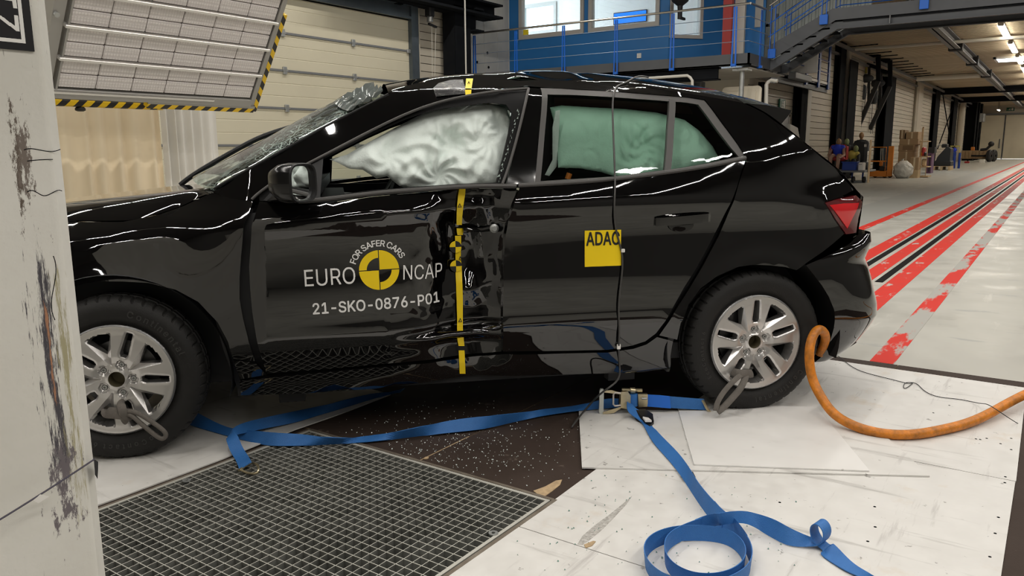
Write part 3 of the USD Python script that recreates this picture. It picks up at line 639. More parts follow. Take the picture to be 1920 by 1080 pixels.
_xr = PchipInterpolator([.1, .16, .25, .33, .387, .45, .60, .75, .85, .95, 1.05], [.5, .56, .66, .745, .768, .76, .735, .70, .69, .68, .68])
def dent(x, z):
    """Pole intrusion: a tall trough behind the tape with torn, folded metal around it."""
    A = np.interp(z, [.1, .22, .30, .36, .5, .7, .85, .95, 1.02, 1.1, 1.3, 1.36, 1.41, 1.46], [.02, .03, .05, .085, .12, .125, .115, .085, .03, .0, .0, .035, .04, .02])
    xc = np.interp(z, [.2, .4, .6, .8, 1.0, 1.3, 1.4], [-1.27, -1.26, -1.255, -1.24, -1.22, -1.27, -1.26])
    w = np.interp(z, [.2, .35, .5, .9, 1.3, 1.4], [.10, .12, .135, .125, .10, .10])
    d = x-xc
    wr = np.where(d > 0, w*1.45, w); bowl = np.exp(-(np.abs(d)/wr)**3.2)
    left = np.where(d < 0, .30*np.exp(-(d/.30)**2), 0)*(1-bowl)
    right = np.where(d > 0, .22*np.exp(-(d/.16)**2), 0)*(1-bowl)
    p = np.stack([x*9, z*4.2, 0*x], -1); q = np.stack([x*20+3+z*3, z*9, 0*x+4], -1); r_ = np.stack([x*46+3, z*30, 0*x+9], -1)
    rid = np.abs(meshkit.noise(p, 3)-.5)*2; rid2 = np.abs(meshkit.noise(q, 8)-.5)*2; rid3 = np.abs(meshkit.noise(r_, 5)-.5)*2
    mask = np.exp(-(np.abs(d)/(w*1.35))**4)*np.clip(A*9, 0, 1)
    fold = .030*np.exp(-((z-.43-.05*d)/.016)**2)*np.exp(-(d/.2)**2)-.022*np.exp(-((z-.40)/.02)**2)*np.exp(-(d/.2)**2)
    return (A*(bowl+left+right)+mask*((rid-.4)*.034+(rid2-.4)*.009+(rid3-.4)*.0012)+fold*np.clip(A*10, 0, 1))
def S(x, z, dents=True):
    x, z = np.broadcast_arrays(np.asarray(x, float), np.asarray(z, float))
    zc, zb, yb = _zc(x), _zb(x), _yb(x)
    zz = np.where(z <= zc, z*.90/zc, z)
    y = _lo(np.clip(zz, .1, .9))
    zl = .36*zc/.9
    t = np.clip((z-zc)/(zb-zc), 0, 1); up = -.005+(yb+.005)*(.62*t+.38*t*t)
    y = np.where(z > zc, up, y)
    k = np.clip((z-zb)/(1.362-zb), 0, 1.3); fr = np.clip((-1.25-x)/.5, 0, 1); fr = fr*fr*(3-2*fr); y = np.where(z > zb, yb+_gh(k)*(1+.75*fr), y)
    f2 = np.clip((-2.02-x)/.36, 0, 1); y = y+f2*f2*(3-2*f2)*.62*np.maximum(0, z-.46)**2
    f = np.clip(-2.35-x, 0, 2); y = y+.30*(f/1.0)**2.4
    r = np.clip(x-.02, 0, 2); soft = .16*(r/.5)**2
    xr = _xr(np.clip(z, .1, 1.05)); q = np.clip((x-.16)/(xr-.16), 0, .9999); hard = (.87-.0)*(1-(1-q**3.1)**(1/3.1))
    b = np.clip((z-.86)/.16, 0, 1); b = b*b*(3-2*b)
    y = y+np.where(b < 1, hard*(1-b), 0)+soft*b
    if dents: y = y+dent(x, z)
    return y
def hit(pts, off=0., dents=True):
    """Where the rays through the pixels meet the side surface (car coordinates)."""
    P = np.array(pts, float).reshape(-1, 2); d = carray(P[:, 0], P[:, 1])
    ys = np.linspace(-.12, .86, 500); out = []
    for e in d:
        t = (ys-CO[1])/e[1]; X = CO+e*t[:, None]; g = X[:, 1]-(S(X[:, 0], np.clip(X[:, 2], .1, 1.6), dents)+off)
        i = np.argmax(g >= 0); i = max(i, 1) if g[i] >= 0 else len(ys)-1
        a = np.clip(-g[i-1]/(g[i]-g[i-1]+1e-12), 0, 1); out.append(X[i-1]*(1-a)+X[i]*a)
    return np.array(out)
def PX(pts, dents=True):
    """A pixel outline as (x, z) on the body side."""
    h = hit(pts, 0, dents); return [tuple(p) for p in h[:, [0, 2]]]
def dens(poly, step):
    P = np.array(poly.exterior.coords)[:-1]; out = []
    for a, b in zip(P, np.roll(P, -1, 0)):
        n = max(1, int(np.ceil(np.linalg.norm(b-a)/step))); out += [a+(b-a)*i/n for i in range(n)]
    return np.array(out)
def rings(poly, step):
    out = [dens(Polygon(poly.exterior), step)]+[dens(Polygon(r), step) for r in poly.interiors]; return out
def tri(poly, step, fine=None, lines=None):
    """Triangulates a polygon with inner points at the given spacing; fine = (polygon, spacing) of a denser zone."""
    R = rings(poly, step*.8); B = np.vstack(R)
    x0, z0, x1, z1 = poly.bounds; pts = []
    def fill(pg, s_):
        a, b, c, d_ = pg.bounds; gx, gz = np.meshgrid(np.arange(a, c, s_), np.arange(b, d_, s_)); g = np.c_[gx.ravel(), gz.ravel()]+(np.c_[gz.ravel()*0, gz.ravel()*0])
        g[:, 0] += (np.round((g[:, 1]-b)/s_) % 2)*s_*.5
        return g[shapely.contains_xy(pg.buffer(-s_*.45), g[:, 0], g[:, 1])]
    if fine is not None:
        zone = poly.intersection(fine[0])
        if zone.is_empty: pts = [fill(poly, step)]
        else:
            for q in getattr(zone, 'geoms', [zone]):
                if q.area > 0: pts.append(fill(q, fine[1]))
            g = fill(poly, step); pts.append(g[~shapely.contains_xy(fine[0].buffer(step*.3), g[:, 0], g[:, 1])])
    else: pts = [fill(poly, step)]
    if lines is not None:      # points along creases; others keep their distance
        near = shapely.union_all([LineString(l) for l in lines]); L_ = np.vstack([np.array([LineString(l).interpolate(q, True).coords[0] for q in np.linspace(0, 1, 34)]) for l in lines])
        pts = [g[shapely.distance(shapely.points(g), near) > step*.55] for g in pts]+[L_[shapely.contains_xy(poly.buffer(-step*.3), L_[:, 0], L_[:, 1])]]
    P = np.vstack([B]+pts); D = Delaunay(P).simplices; c = P[D].mean(1)
    keep = shapely.contains_xy(poly, c[:, 0], c[:, 1]); D = D[keep]
    a, b, c = P[D[:, 0]], P[D[:, 1]], P[D[:, 2]]; ar = (b[:, 0]-a[:, 0])*(c[:, 1]-a[:, 1])-(b[:, 1]-a[:, 1])*(c[:, 0]-a[:, 0])
    D = D[np.abs(ar) > 1e-9]; ar = ar[np.abs(ar) > 1e-9]; D[ar < 0] = D[ar < 0][:, [0, 2, 1]]
    return P, D, R
def panel(poly, step=.03, off=0., hem=.022, fine=None, dents=True, fn=None, extra=None):
    """A body panel: a polygon in (x, z) laid on the side surface, its edges folded inwards."""
    fn = fn or (lambda x, z: S(x, z, dents)); m = M()
    for q in getattr(poly, 'geoms', [poly]):
        if q.area < 1e-5: continue
        P, D, R = tri(q, step, fine)
        y = fn(P[:, 0], P[:, 1])+off
        if extra is not None: y = y+extra(P[:, 0], P[:, 1])
        m.add(np.stack([P[:, 0], y, P[:, 1]], -1), D)
        if hem:
            for r in R:
                yr = fn(r[:, 0], r[:, 1])+off
                if extra is not None: yr = yr+extra(r[:, 0], r[:, 1])
                A = np.stack([r[:, 0], yr, r[:, 1]], -1); B_ = A+[0, hem, 0]; C = np.stack([A, B_], 1); C = np.vstack([C, C[:1]]); m.grid(C)
    return m
def surf_normals(v, dents=True):
    e = .004; x, z = v[:, 0], v[:, 2]
    gx = (S(x+e, z, dents)-S(x-e, z, dents))/(2*e); gz = (S(x, z+e, dents)-S(x, z-e, dents))/(2*e)
    n = np.stack([gx, -np.ones_like(gx), gz], -1); return n/np.linalg.norm(n, axis=1, keepdims=True)
def mirror(m):
    v, f = m.done(); v = v.copy(); v[:, 1] = 1.74-v[:, 1]; return v, f[:, ::-1]
def both(name, m, mt, far=None, parent=None, smooth=40, **k):
    p = obj(name, m, mt, parent or car, smooth, **k)
    obj(name, mirror(far or m), mt, car, smooth); return p

ARCH_R = (0., .308, .36)
crush = sbox(-1.56, .15, -.98, 1.06)
# --- panel outlines traced on the side
fender_px = [(230, 416), (300, 402), (345, 386), (385, 367), (398, 361), (430, 371), (474, 378), (468, 396), (456, 424), (455, 446), (452, 480), (449, 520), (449, 560), (455, 595), (466, 640), (478, 677), (460, 676), (437, 672), (428, 642), (408, 604), (372, 566), (330, 543), (280, 530), (232, 527)]
fp = PX(fender_px); a0 = fp[-1]
t_ = np.linspace(math.radians(88), math.radians(178), 14); rr_ = math.hypot(a0[0]+2.56, a0[1]-.308)
fender = Polygon(fp+[(-2.56+rr_*math.cos(t), .308+rr_*math.sin(t)) for t in t_[1:]]+[(-3.0, .60), (-3.10, .62), (-3.12, .845), (-2.9, .872)]).buffer(0)
bump_f = Polygon([(-2.56+rr_*math.cos(math.radians(178)), .32), (-3.0, .60), (-3.10, .62), (-3.3, .62), (-3.32, .22), (-2.97, .2)]).buffer(0)
door_f = Polygon(PX([(486, 378), (480, 398), (472, 424), (470, 460), (467, 500), (469, 540), (473, 585), (480, 630), (488, 662), (500, 700), (600, 693), (700, 684), (780, 677), (840, 669), (905, 662), (940, 659), (943, 600), (942, 540), (943, 480), (946, 440), (955, 400), (964, 374), (969, 355), (930, 354), (880, 354), (840, 356), (780, 362), (700, 369), (600, 383), (560, 384)])).buffer(0)
door_r = Polygon(PX([(974, 353), (964, 382), (953, 415), (947, 450), (944, 520), (943, 600), (943, 659), (1050, 658), (1140, 656), (1185, 648), (1210, 640), (1230, 625), (1256, 588), (1283, 538), (1302, 509), (1320, 477), (1347, 425), (1372, 377), (1382, 350), (1390, 322), (1397, 302), (1340, 312), (1280, 321), (1155, 339), (1060, 346)], dents=False)).buffer(0)
sill = Polygon(PX([(449, 714), (520, 707), (600, 699), (700, 690), (780, 683), (850, 674), (905, 667), (950, 664), (1050, 663), (1140, 661), (1188, 654), (1212, 646), (1232, 632), (1262, 640), (1257, 668), (1255, 697), (1100, 701), (900, 703), (820, 713), (700, 729), (560, 738), (452, 741)])).buffer(0)
fender_tail = Polygon(PX([(437, 675), (478, 680), (500, 703), (450, 711)])).buffer(0)
C_F, C_R = (-2.56, .308), (0., .308)
quarter = Polygon(PX([(398, 360), (440, 335), (500, 302), (560, 268), (620, 233), (680, 201), (728, 175), (765, 160), (800, 153), (840, 149), (890, 147), (960, 148), (1027, 150), (1100, 153), (1160, 157), (1250, 169), (1330, 182), (1394, 193),
    (1432, 212), (1465, 236), (1500, 263), (1535, 291), (1568, 318), (1588, 340), (1601, 356), (1592, 361), (1546, 379), (1566, 410), (1583, 438), (1540, 474), (1491, 506),
    (1470, 500), (1440, 497), (1410, 496), (1380, 500), (1345, 515), (1312, 540), (1290, 570), (1275, 605), (1268, 636), (1236, 629),
    (1262, 590), (1290, 545), (1320, 495), (1347, 444), (1360, 414), (1376, 377), (1385, 345), (1394, 318), (1400, 302), (1398, 295), (1384, 270), (1362, 240), (1340, 210), (1322, 187), (1290, 182), (1150, 171), (1020, 164), (988, 161), (930, 168), (880, 176), (840, 186), (800, 196), (700, 240), (600, 292), (520, 335), (484, 360), (472, 377), (430, 371)])).buffer(0)
if quarter.geom_type != 'Polygon': quarter = max(quarter.geoms, key=lambda g: g.area)
def flare(x, z):
    """The arch lips stand out a little."""
    o = 0
    for cx_, cz_ in (C_F, C_R):
        d = np.hypot(x-cx_, z-cz_); o = o-.010*np.exp(-((d-.36)/.035)**2)
    return o
both('front_fender', panel(fender, .03, extra=flare), K['paint'])
pf = panel(fender_tail, .02); obj('fender_tail', pf, K['paint'], car)
bow = lambda x, z: .012*np.exp(-((x+1.95)/.12)**2)
dents_f = obj('front_door', panel(door_f, .03, fine=(crush, .0085), hem=.03), K['paint'], car, 50, label='front door crushed inwards in a tall trough')
obj('front_door', mirror(panel(door_f, .05, dents=False)), K['paint'], car)
both('rear_door', panel(door_r, .028, hem=.05, dents=False), K['paint'])
both('sill', panel(sill, .025, fine=(crush, .012), hem=.05), K['paint'], panel(sill, .05, dents=False, hem=.05))
both('side_frame', panel(quarter, .026, extra=flare, hem=.02, fine=(sbox(-1.7, 1.3, -1.0, 1.5), .009)), K['paint'], panel(quarter, .04, dents=False, extra=flare))
# crumpled metal scraped bright on the roof rail
K['scraped'] = mat('scraped_rail', (.006, .006, .006), .3, wear=((.22, .21, .19), 30., .56, .06, (1, 1, 2.2)), coat=.3, bump=.003, bscale=40., world=False)
sc = Polygon(PX([(812, 165), (822, 156), (845, 150), (868, 149), (872, 176), (850, 178), (818, 181)])).buffer(0)
obj('scraped_patch', panel(sc, .006, off=-.004, hem=.006, extra=lambda x, z: -.007*meshkit.fbm(np.stack([x*60, z*60, 0*x], -1), 3, 4)), K['scraped'], car, 60, label='scraped bare patch on the roof rail')

# --- gap shadows: black inner structure behind the seams
inner = Polygon([(-2.15, .22), (-.38, .2), (-.30, .55), (.1, .70), (.45, .76), (.45, 1.0), (-.05, 1.02), (-.6, 1.0), (-1.2, .96), (-1.8, .92), (-2.15, .90), (-2.22, .6)])
both('inner_shell', panel(inner, .06, off=.055, hem=0), K['black'], panel(inner, .1, off=.05, hem=0, dents=False))
arch_in = M()
for (cx_, cz_) in (C_F, C_R):
    m = M(); t = np.linspace(math.radians(-14), math.radians(194), 30)
    G = np.stack([np.stack([cx_+.405*np.cos(t), np.full_like(t, y), cz_+.39*np.sin(t)], -1) for y in (.015, .30)], 0); m.grid(G)
    q = np.linspace(0, .405, 6); m.grid(np.stack([np.stack([cx_+r*np.cos(t), np.full_like(t, .30), cz_+r*.97*np.sin(t)], -1) for r in q], 0))
    both('wheel_liner', m, K['black'])
obj('underbody', M().box((-2.15, .10, .19), (-.42, 1.64, .23)).box((-3.1, .32, .19), (.5, 1.42, .26)).box((-2.0, .14, .14), (-1.9, .2, .2)).box((-.62, .14, .14), (-.5, .2, .2)), K['black'], car, False)
obj('floor_pan', M().box((-2.15, .12, .23), (.35, 1.62, .3)), K['interior'], car, False)
obj('firewall', M().box((-2.13, .10, .25), (-2.05, 1.64, .92)), K['interior'], car, False)

# --- rear bumper: swept round the corner to the far side
def rear_bumper():
    zs = np.array([.175, .20, .235, .27, .31, .35, .378, .387, .40, .44, .50, .55, .60, .64, .68, .72, .755])
    xr = np.interp(zs, [.16, .2, .25, .31, .36, .387, .41, .5, .6, .68, .76], [.50, .58, .665, .72, .757, .772, .762, .742, .722, .70, .675])
    x0 = []
    for z in zs:
        if z < .60: x0.append(math.sqrt(max(.372**2-(z-.308)**2, 0)) if z < .62 else .16)
        else: x0.append(np.interp(z, [.60, .625, .66, .70, .755], [.24, .165, .26, .39, .52]))
    s = np.linspace(0, 1, 34)**1.0; G = []
    for z, x_, xe in zip(zs, x0, xr):
        y0 = float(S(x_, z)+flare(x_, z)); th = s*math.pi/2; e = 2/3.1
        x = x_+(xe-x_)*np.sin(th)**e; y = .87-(.87-y0)*np.cos(th)**e
        # follow the side surface at first, then turn the corner
        G.append(np.stack([x, y, np.full_like(x, z)], -1))
    G = np.array(G); full = np.concatenate([G, (G*[1, -1, 1]+[0, 1.74, 0])[:, ::-1][:, 1:]], 1)
    m = M().grid(full)
    m.grid(np.stack([full[0], full[0]*[.6, 1, 1]+[0, 0, .03]])).grid(np.stack([full[-1], full[-1]*[.9, 1, 1]+[0, 0, .0]]))
    return m
obj('rear_bumper', rear_bumper(), K['paint'], car, 28)
dif = M(); t = np.linspace(-1, 1, 24)
dif.grid(np.stack([np.stack([.64-.10*np.abs(t)**6, .87+.70*t, np.full_like(t, z)+0*t], -1)+[dx, 0, 0] for z, dx in ((.17, -.08), (.20, .0), (.235, .06), (.25, .05))]))
K['grey_plastic'] = mat('grey_bumper_insert', (.10, .10, .10), .4)
obj('bumper_insert', dif, K['grey_plastic'], car)
# --- front bumper, bonnet (mostly behind the pillar)
def front_bumper():
    zs = np.linspace(.2, .64, 9); G = []; th = np.linspace(0, math.pi/2, 20)
    for z in zs:
        x0, y0 = (-2.975, float(S(-2.975, z))); xe = -3.42+.09*abs(z-.45)/.25
        G.append(np.stack([x0+(xe-x0)*np.sin(th)**.8, .87-(.87-y0)*np.cos(th)**.8, np.full_like(th, z)], -1))
    G = np.array(G); return M().grid(np.concatenate([G, (G*[1, -1, 1]+[0, 1.74, 0])[:, ::-1][:, 1:]], 1))
obj('front_bumper', front_bumper(), K['paint'], car)
gr = M(); th = np.linspace(0, math.pi/2, 20); y0 = float(S(-3.1, .72))
G = np.array([np.stack([-3.1-(.30-.1*(z-.64))*np.sin(th)**.8, .87-(.87-y0)*np.cos(th)**.8, np.full_like(th, z)], -1) for z in np.linspace(.63, .845, 6)])
gr.grid(np.concatenate([G, (G*[1, -1, 1]+[0, 1.74, 0])[:, ::-1][:, 1:]], 1)); obj('front_grille', gr, K['black_plastic'], car)
_ft = np.array(PX([(230, 416), (300, 402), (345, 386), (385, 367)])); _fe = PchipInterpolator([-3.5, -3.12, -2.9]+list(_ft[:, 0])+[-1.9], [.76, .845, .872]+list(_ft[:, 1])+[_ft[-1, 1]+.01])
def bonnet():
    xs = np.linspace(-3.38, -2.02, 44); s = np.linspace(0, 1, 40); G = []
    for x in xs:
        zf = float(_fe(x))+.004; yf = float(S(x, zf))+.004; zt = np.interp(x, [-3.38, -3.2, -2.9, -2.5, -2.2, -2.02], [.80, .885, .935, .978, 1.003, 1.012])
        ridge = np.interp(x, [-3.3, -2.05], [.62, .30])      # the crease runs outwards towards the screen
        y = yf+(.87-yf)*s; sy = (y-yf)/(.87-yf); yr_ = np.clip((y-yf)/(ridge-yf+.02), 0, 1)
        z = zf+(zt-zf)*(.80*np.sin(yr_*math.pi/2)**.9)+(zt-zf)*.20*sy
        xo = x+0*s-.06*(1-sy)*0; xback = np.where(x > -2.5, .18*(1-sy)**2*0, 0)
        G.append(np.stack([xo-np.interp(x, [-3.38, -3.1], [0, 0]), y, z], -1))
    G = np.array(G); return M().grid(np.concatenate([G, (G*[1, -1, 1]+[0, 1.74, 0])[:, ::-1][:, 1:]], 1))
bon_edge = cpl([(130, 431), (230, 415), (300, 401), (345, 385)], .12)
obj('bonnet', bonnet(), K['paint'], car, 40)
# scuttle and wipers
obj('scuttle', M().slab(np.array([[[x, y, np.interp(x, [-2.04, -1.80], [1.0, 1.035])-.02] for y in np.linspace(.2, 1.54, 20)] for x in np.linspace(-2.06, -1.80, 5)]), np.array([0, 0, -.05])), K['black_plastic'], car)

# --- roof, windscreen, tailgate
ditch = hit([(728, 175), (765, 160), (800, 153), (840, 149), (890, 147), (960, 148), (1027, 150), (1100, 153), (1160, 157), (1250, 169), (1330, 182), (1394, 193)], dents=False)
ditch = ditch[np.argsort(ditch[:, 0])]; DX = np.array([d for d in ditch[:, 0]])
_dy, _dz = PchipInterpolator(DX, ditch[:, 1]), PchipInterpolator(DX, ditch[:, 2])
_top = PchipInterpolator([-1.75, -1.5, -1.127, -.72, -.3, .1, .35, .6], [1.375, 1.442, 1.490, 1.510, 1.480, 1.422, 1.378, 1.33])
xa, xb = DX[0], DX[-1]
def roof_z(x, y):
    x = np.clip(x, xa, xb); yd = _dy(x); zd = _dz(x); s = np.clip((y-yd)/(.87-yd), 0, 1)
    z = zd+(np.maximum(_top(x), zd+.005)-zd)*np.sin(s*math.pi/2)**.85
    d = .035*np.exp(-((x+1.22)/.16)**2-((y-.42)/.16)**2)+.018*np.exp(-((x+.75)/.10)**2-((y-.55)/.10)**2)-.012*np.exp(-((x+.95)/.07)**2-((y-.5)/.12)**2)+.014*np.exp(-((x+.60)/.04)**2-((y-.62)/.15)**2)
    return z-d
xs = np.linspace(xa, xb, 110); G = []
for x in xs:
    yd = float(_dy(x)); y = yd+(.87-yd)*np.linspace(0, 1, 40); G.append(np.stack([np.full_like(y, x), y, roof_z(np.full_like(y, x), y)], -1))
G = np.array(G); obj('roof', M().grid(np.concatenate([G, (G*[1, -1, 1]+[0, 1.74, 0])[:, ::-1][:, 1:]], 1)), K['paint'], car, 30)
K['headliner'] = mat('headliner', (.16, .15, .14), .9)
hl = G[::4, ::4]-[0, 0, .05]; obj('headliner', M().grid(np.concatenate([hl, (hl*[1, -1, 1]+[0, 1.74, 0])[:, ::-1][:, 1:]], 1)), K['headliner'], car)
# windscreen between the near pillar edge and its mirror image, bulging forwards
ap = hit([(402, 357), (440, 335), (500, 302), (560, 268), (620, 233), (680, 201), (727, 176)], dents=False)
apx, apy, apz = (PchipInterpolator(np.linspace(0, 1, len(ap)), ap[:, i]) for i in range(3))
tt = np.linspace(0, 1, 40); ss = np.linspace(0, 1, 48); G = []
for t in tt:
    p = np.array([apx(t), apy(t), apz(t)]); y = p[1]+(1.74-2*p[1])*ss; b = 4*ss*(1-ss)
    G.append(np.stack([p[0]-.17*b**.75*(1-.6*t), y, p[2]+b*(.045+.035*t)], -1))
WS = np.array(G)
sag = .02*np.exp(-((ss[None, :]-.12)/.12)**2)*np.clip((tt[:, None]-.45)*2.2, 0, 1); WS[..., 2] -= sag; WS[..., 0] += sag*.4
cn = {'g': ('texture_coordinate', {}), 'n': ('noise_texture', dict(scale=5., detail=3.)), 'a': ('mix_vector', dict(fac=.06)), 'v': ('voronoi_texture', dict(scale=16., feature='distance_to_edge')),
      'v2': ('voronoi_texture', dict(scale=60., feature='distance_to_edge')), 'r': ('map_range', dict(from_min=0., from_max=.05, to_min=1., to_max=0., clamp=True)), 'r2': ('map_range', dict(from_min=0., from_max=.10, to_min=.8, to_max=0., clamp=True)),
      'big': ('noise_texture', dict(scale=2.2, detail=3.)), 'br': ('map_range', dict(from_min=.42, from_max=.62, to_min=0.05, to_max=1., clamp=True)), 'mx': ('math', dict(math_type='maximum')), 'mu': ('math', dict(math_type='multiply')),
      'sc': ('math', dict(math_type='multiply', value2=.75)), 't': ('transparent_bsdf', dict(color=(.72, .84, .78))), 'gl': ('glossy_bsdf', dict(color=(1, 1, 1), roughness=.05)), 'f': ('fresnel', dict(IOR=1.5)), 'x': ('mix_closure', {}),
      'cr': ('principled_bsdf', dict(base_color=(.42, .55, .48), roughness=.35)), 'x2': ('mix_closure', {}), 'bp': ('bump', dict(distance=.02, strength=.6))}
K['screen_glass'] = usdkit.material(stage, '/World/Looks/cracked_screen', cn, [('g.object', 'n.vector'), ('g.object', 'a.a'), ('n.color', 'a.b'), ('a.result', 'v.vector'), ('a.result', 'v2.vector'), ('v.distance', 'r.value'), ('v2.distance', 'r2.value'), ('g.object', 'big.vector'), ('big.fac', 'br.value'),
    ('r.result', 'mx.value1'), ('r2.result', 'mx.value2'), ('mx.value', 'mu.value1'), ('br.result', 'mu.value2'), ('mu.value', 'sc.value1'), ('big.fac', 'bp.height'), ('bp.normal', 'gl.normal'),
    ('f.fac', 'x.fac'), ('t.BSDF', 'x.closure1'), ('gl.BSDF', 'x.closure2'), ('sc.value', 'x2.fac'), ('x.closure', 'x2.closure1'), ('cr.BSDF', 'x2.closure2')], surface='x2.closure')
obj('windscreen', M().grid(WS), K['screen_glass'], car, True, label='cracked green-tinted windscreen')
# black frit band and seal along the near pillar
[obj('windscreen_seal', M().tube(WS[:, i]+[0, d, .006], .006, 8), K['black_plastic'], car) for i, d in ((0, .004), (-1, -.004))]
# torn, rumpled top corner
rg = np.random.default_rng(5); m = M()
c0 = WS[-1, 1]
n_, k_ = 14, 9; U = np.linspace(0, 1, n_); V = np.linspace(0, 1, k_); G = np.zeros((n_, k_, 3))
for i, u in enumerate(U):
    for j, v in enumerate(V):
        p = WS[int(30+9*v), int(1+u*10)]; G[i, j] = p+[-.012*v, 0, .012+.022*v*(.5+.5*math.sin(u*19+v*5))+.008*math.sin(u*41+v*13)]
K['torn_film'] = mat('torn_glass_film', (.16, .18, .17), .15, .3)
obj('torn_glass_edge', m.grid(G), K['torn_film'], car, 25, label='rumpled torn glass at the top corner of the windscreen')
# tailgate
tg = hit([(1394, 193), (1432, 212), (1465, 236), (1500, 263), (1535, 291), (1568, 318), (1588, 340), (1602, 357)], dents=False)
tgx, tgy, tgz = (PchipInterpolator(np.linspace(0, 1, len(tg)), tg[:, i]) for i in range(3))
G = []
for t in np.linspace(0, 1, 30):
    p = np.array([tgx(t), tgy(t), tgz(t)]); s_ = np.linspace(0, 1, 40); b = 4*s_*(1-s_)
    G.append(np.stack([p[0]+.012+.10*b**.6, p[1]+(1.74-2*p[1])*s_, np.full_like(s_, p[2])+.0*b], -1))
G = np.array(G)
obj('tailgate', M().grid(G), K['glass_black'], car, 40)
lowg = [G[-1]]
for dz, dx in ((-.03, .035), (-.10, .03), (-.20, .02), (-.215, .0)): lowg.append(G[-1]+[dx, 0, dz])
obj('tailgate_lower', M().grid(np.array(lowg)), K['paint'], car, 30)
# roof spoiler
spo = hit([(1394, 193)], dents=False)[0]
tip = cpl([(1484, 207)], .31)[0]; low = cpl([(1462, 236)], .29)[0]; mid = cpl([(1434, 213)], .25)[0]
def spoiler():
    ys = np.linspace(0, 1, 20); G = []
    for s_ in ys:
        k = 4*s_*(1-s_); y = lambda p: p[1]+(1.74-2*p[1])*s_
        r0 = np.array([spo[0]-.02, y(spo), spo[2]+.05*k*0+(_top(xb)-spo[2])*math.sin(s_*math.pi)**.8])
        t0 = np.array([tip[0]+.05*k, y(tip), tip[2]+.04*k]); t1 = t0+[-.004, 0, -.012]
        l0 = np.array([low[0]+.05*k, y(low), low[2]+.01*k]); m0 = np.array([mid[0]-.02, y(mid), mid[2]-.03])
        G.append([r0, (r0+t0)/2+[0, 0, .008], t0, t1, l0, m0])
    G = np.array(G); m = M().grid(G)
    m.add(G[0], [[0, 1, 5], [1, 4, 5], [1, 2, 4], [2, 3, 4]]); m.add(G[-1], [[0, 5, 1], [1, 5, 4], [1, 4, 2], [2, 4, 3]])
    return m
obj('roof_spoiler', spoiler(), K['paint'], car, 25)
# tail lamps
K['lamp_red'] = mat('red_lamp_lens', (.62, .006, .012), .12, coat=1.)
K['lamp_dark'] = mat('dark_red_lamp_rim', (.10, .008, .010), .1, coat=1.)
K['lamp_pink'] = mat('pale_red_lamp_side', (.30, .10, .10), .15, coat=1.)
lo_ = Polygon(PX([(1546, 380), (1570, 373), (1603, 366), (1615, 378), (1608, 408), (1604, 436), (1585, 439), (1566, 412)])).buffer(0)
li_ = Polygon(PX([(1553, 384), (1580, 381), (1608, 380), (1596, 408), (1586, 428), (1572, 408)])).buffer(0)
tl = both('tail_lamp', panel(lo_, .01, off=-.006, hem=.03), K['lamp_dark'])
if not li_.is_empty: obj('lamp_lens', panel(li_, .008, off=-.011, hem=.008), K['lamp_red'], tl.GetPrim() if hasattr(tl, 'GetPrim') else tl)
# door handle: bar, cup and lock shell on the rear door
hx = hit([(1228, 416), (1330, 407), (1256, 428), (1296, 424)]); xs_ = np.linspace(hx[0, 0], hx[1, 0], 18)
hz = np.linspace(hx[0, 2], hx[1, 2], 18); P = np.stack([xs_, S(xs_, hz)-.012-.022*np.sin(np.linspace(0, math.pi, 18))**.5, hz], -1)
m = M()
for i in range(17): m.hull(np.vstack([P[i]+np.array(o)*[1, 1, 1] for o in ((0, 0, .017), (0, 0, -.017), (0, .014, .012), (0, .014, -.012))]+[P[i+1]+np.array(o) for o in ((0, 0, .017), (0, 0, -.017), (0, .014, .012), (0, .014, -.012))]))
obj('door_handle', m, K['paint'], car, 40)
cup = Point(0, 0).buffer(1); cup = shapely.affinity.translate(shapely.affinity.scale(cup, .055, .028), (hx[2, 0]+hx[3, 0])/2, hx[2, 2]+.012)
obj('handle_cup', panel(cup, .006, off=0.0, hem=0, extra=lambda x, z: -.004-.006*np.exp(-(((x-cup.centroid.x)/.04)**2+((z-cup.centroid.y)/.02)**2)*1.)), K['glass_black'], car)

# --- window surrounds
B_OUT = [(484, 361), (520, 336), (600, 293), (700, 241), (800, 197), (840, 187), (880, 177), (930, 169), (988, 162), (1012, 163)]
win_f_out = Polygon(PX([(484, 361), (520, 336), (600, 293), (700, 241), (800, 197), (840, 187), (880, 177), (930, 169), (989, 162), (972, 240), (946, 345), (900, 349), (850, 352), (780, 358), (700, 366), (600, 379), (560, 382), (486, 377)], dents=False)).buffer(0)
win_f_in = Polygon(PX([(604, 300), (640, 281), (700, 251), (760, 224), (800, 210), (830, 203), (880, 197), (920, 192), (950, 196), (961, 212), (955, 250), (932, 343), (850, 346), (780, 351), (700, 357), (600, 370)], dents=False)).buffer(0)
nod = lambda x, z: S(x, z, False)
def frame(name, poly, off, mt, hem=.02, parent=None): return both(name, panel(poly, .03, off=off, hem=hem, fn=nod), mt, parent=parent)
bp = LineString
K['frame_black'] = mat('window_frame_black', (.006, .006, .0062), .55, spec=.12)
frame('front_window_frame', win_f_out.difference(win_f_in), .012, K['frame_black'])
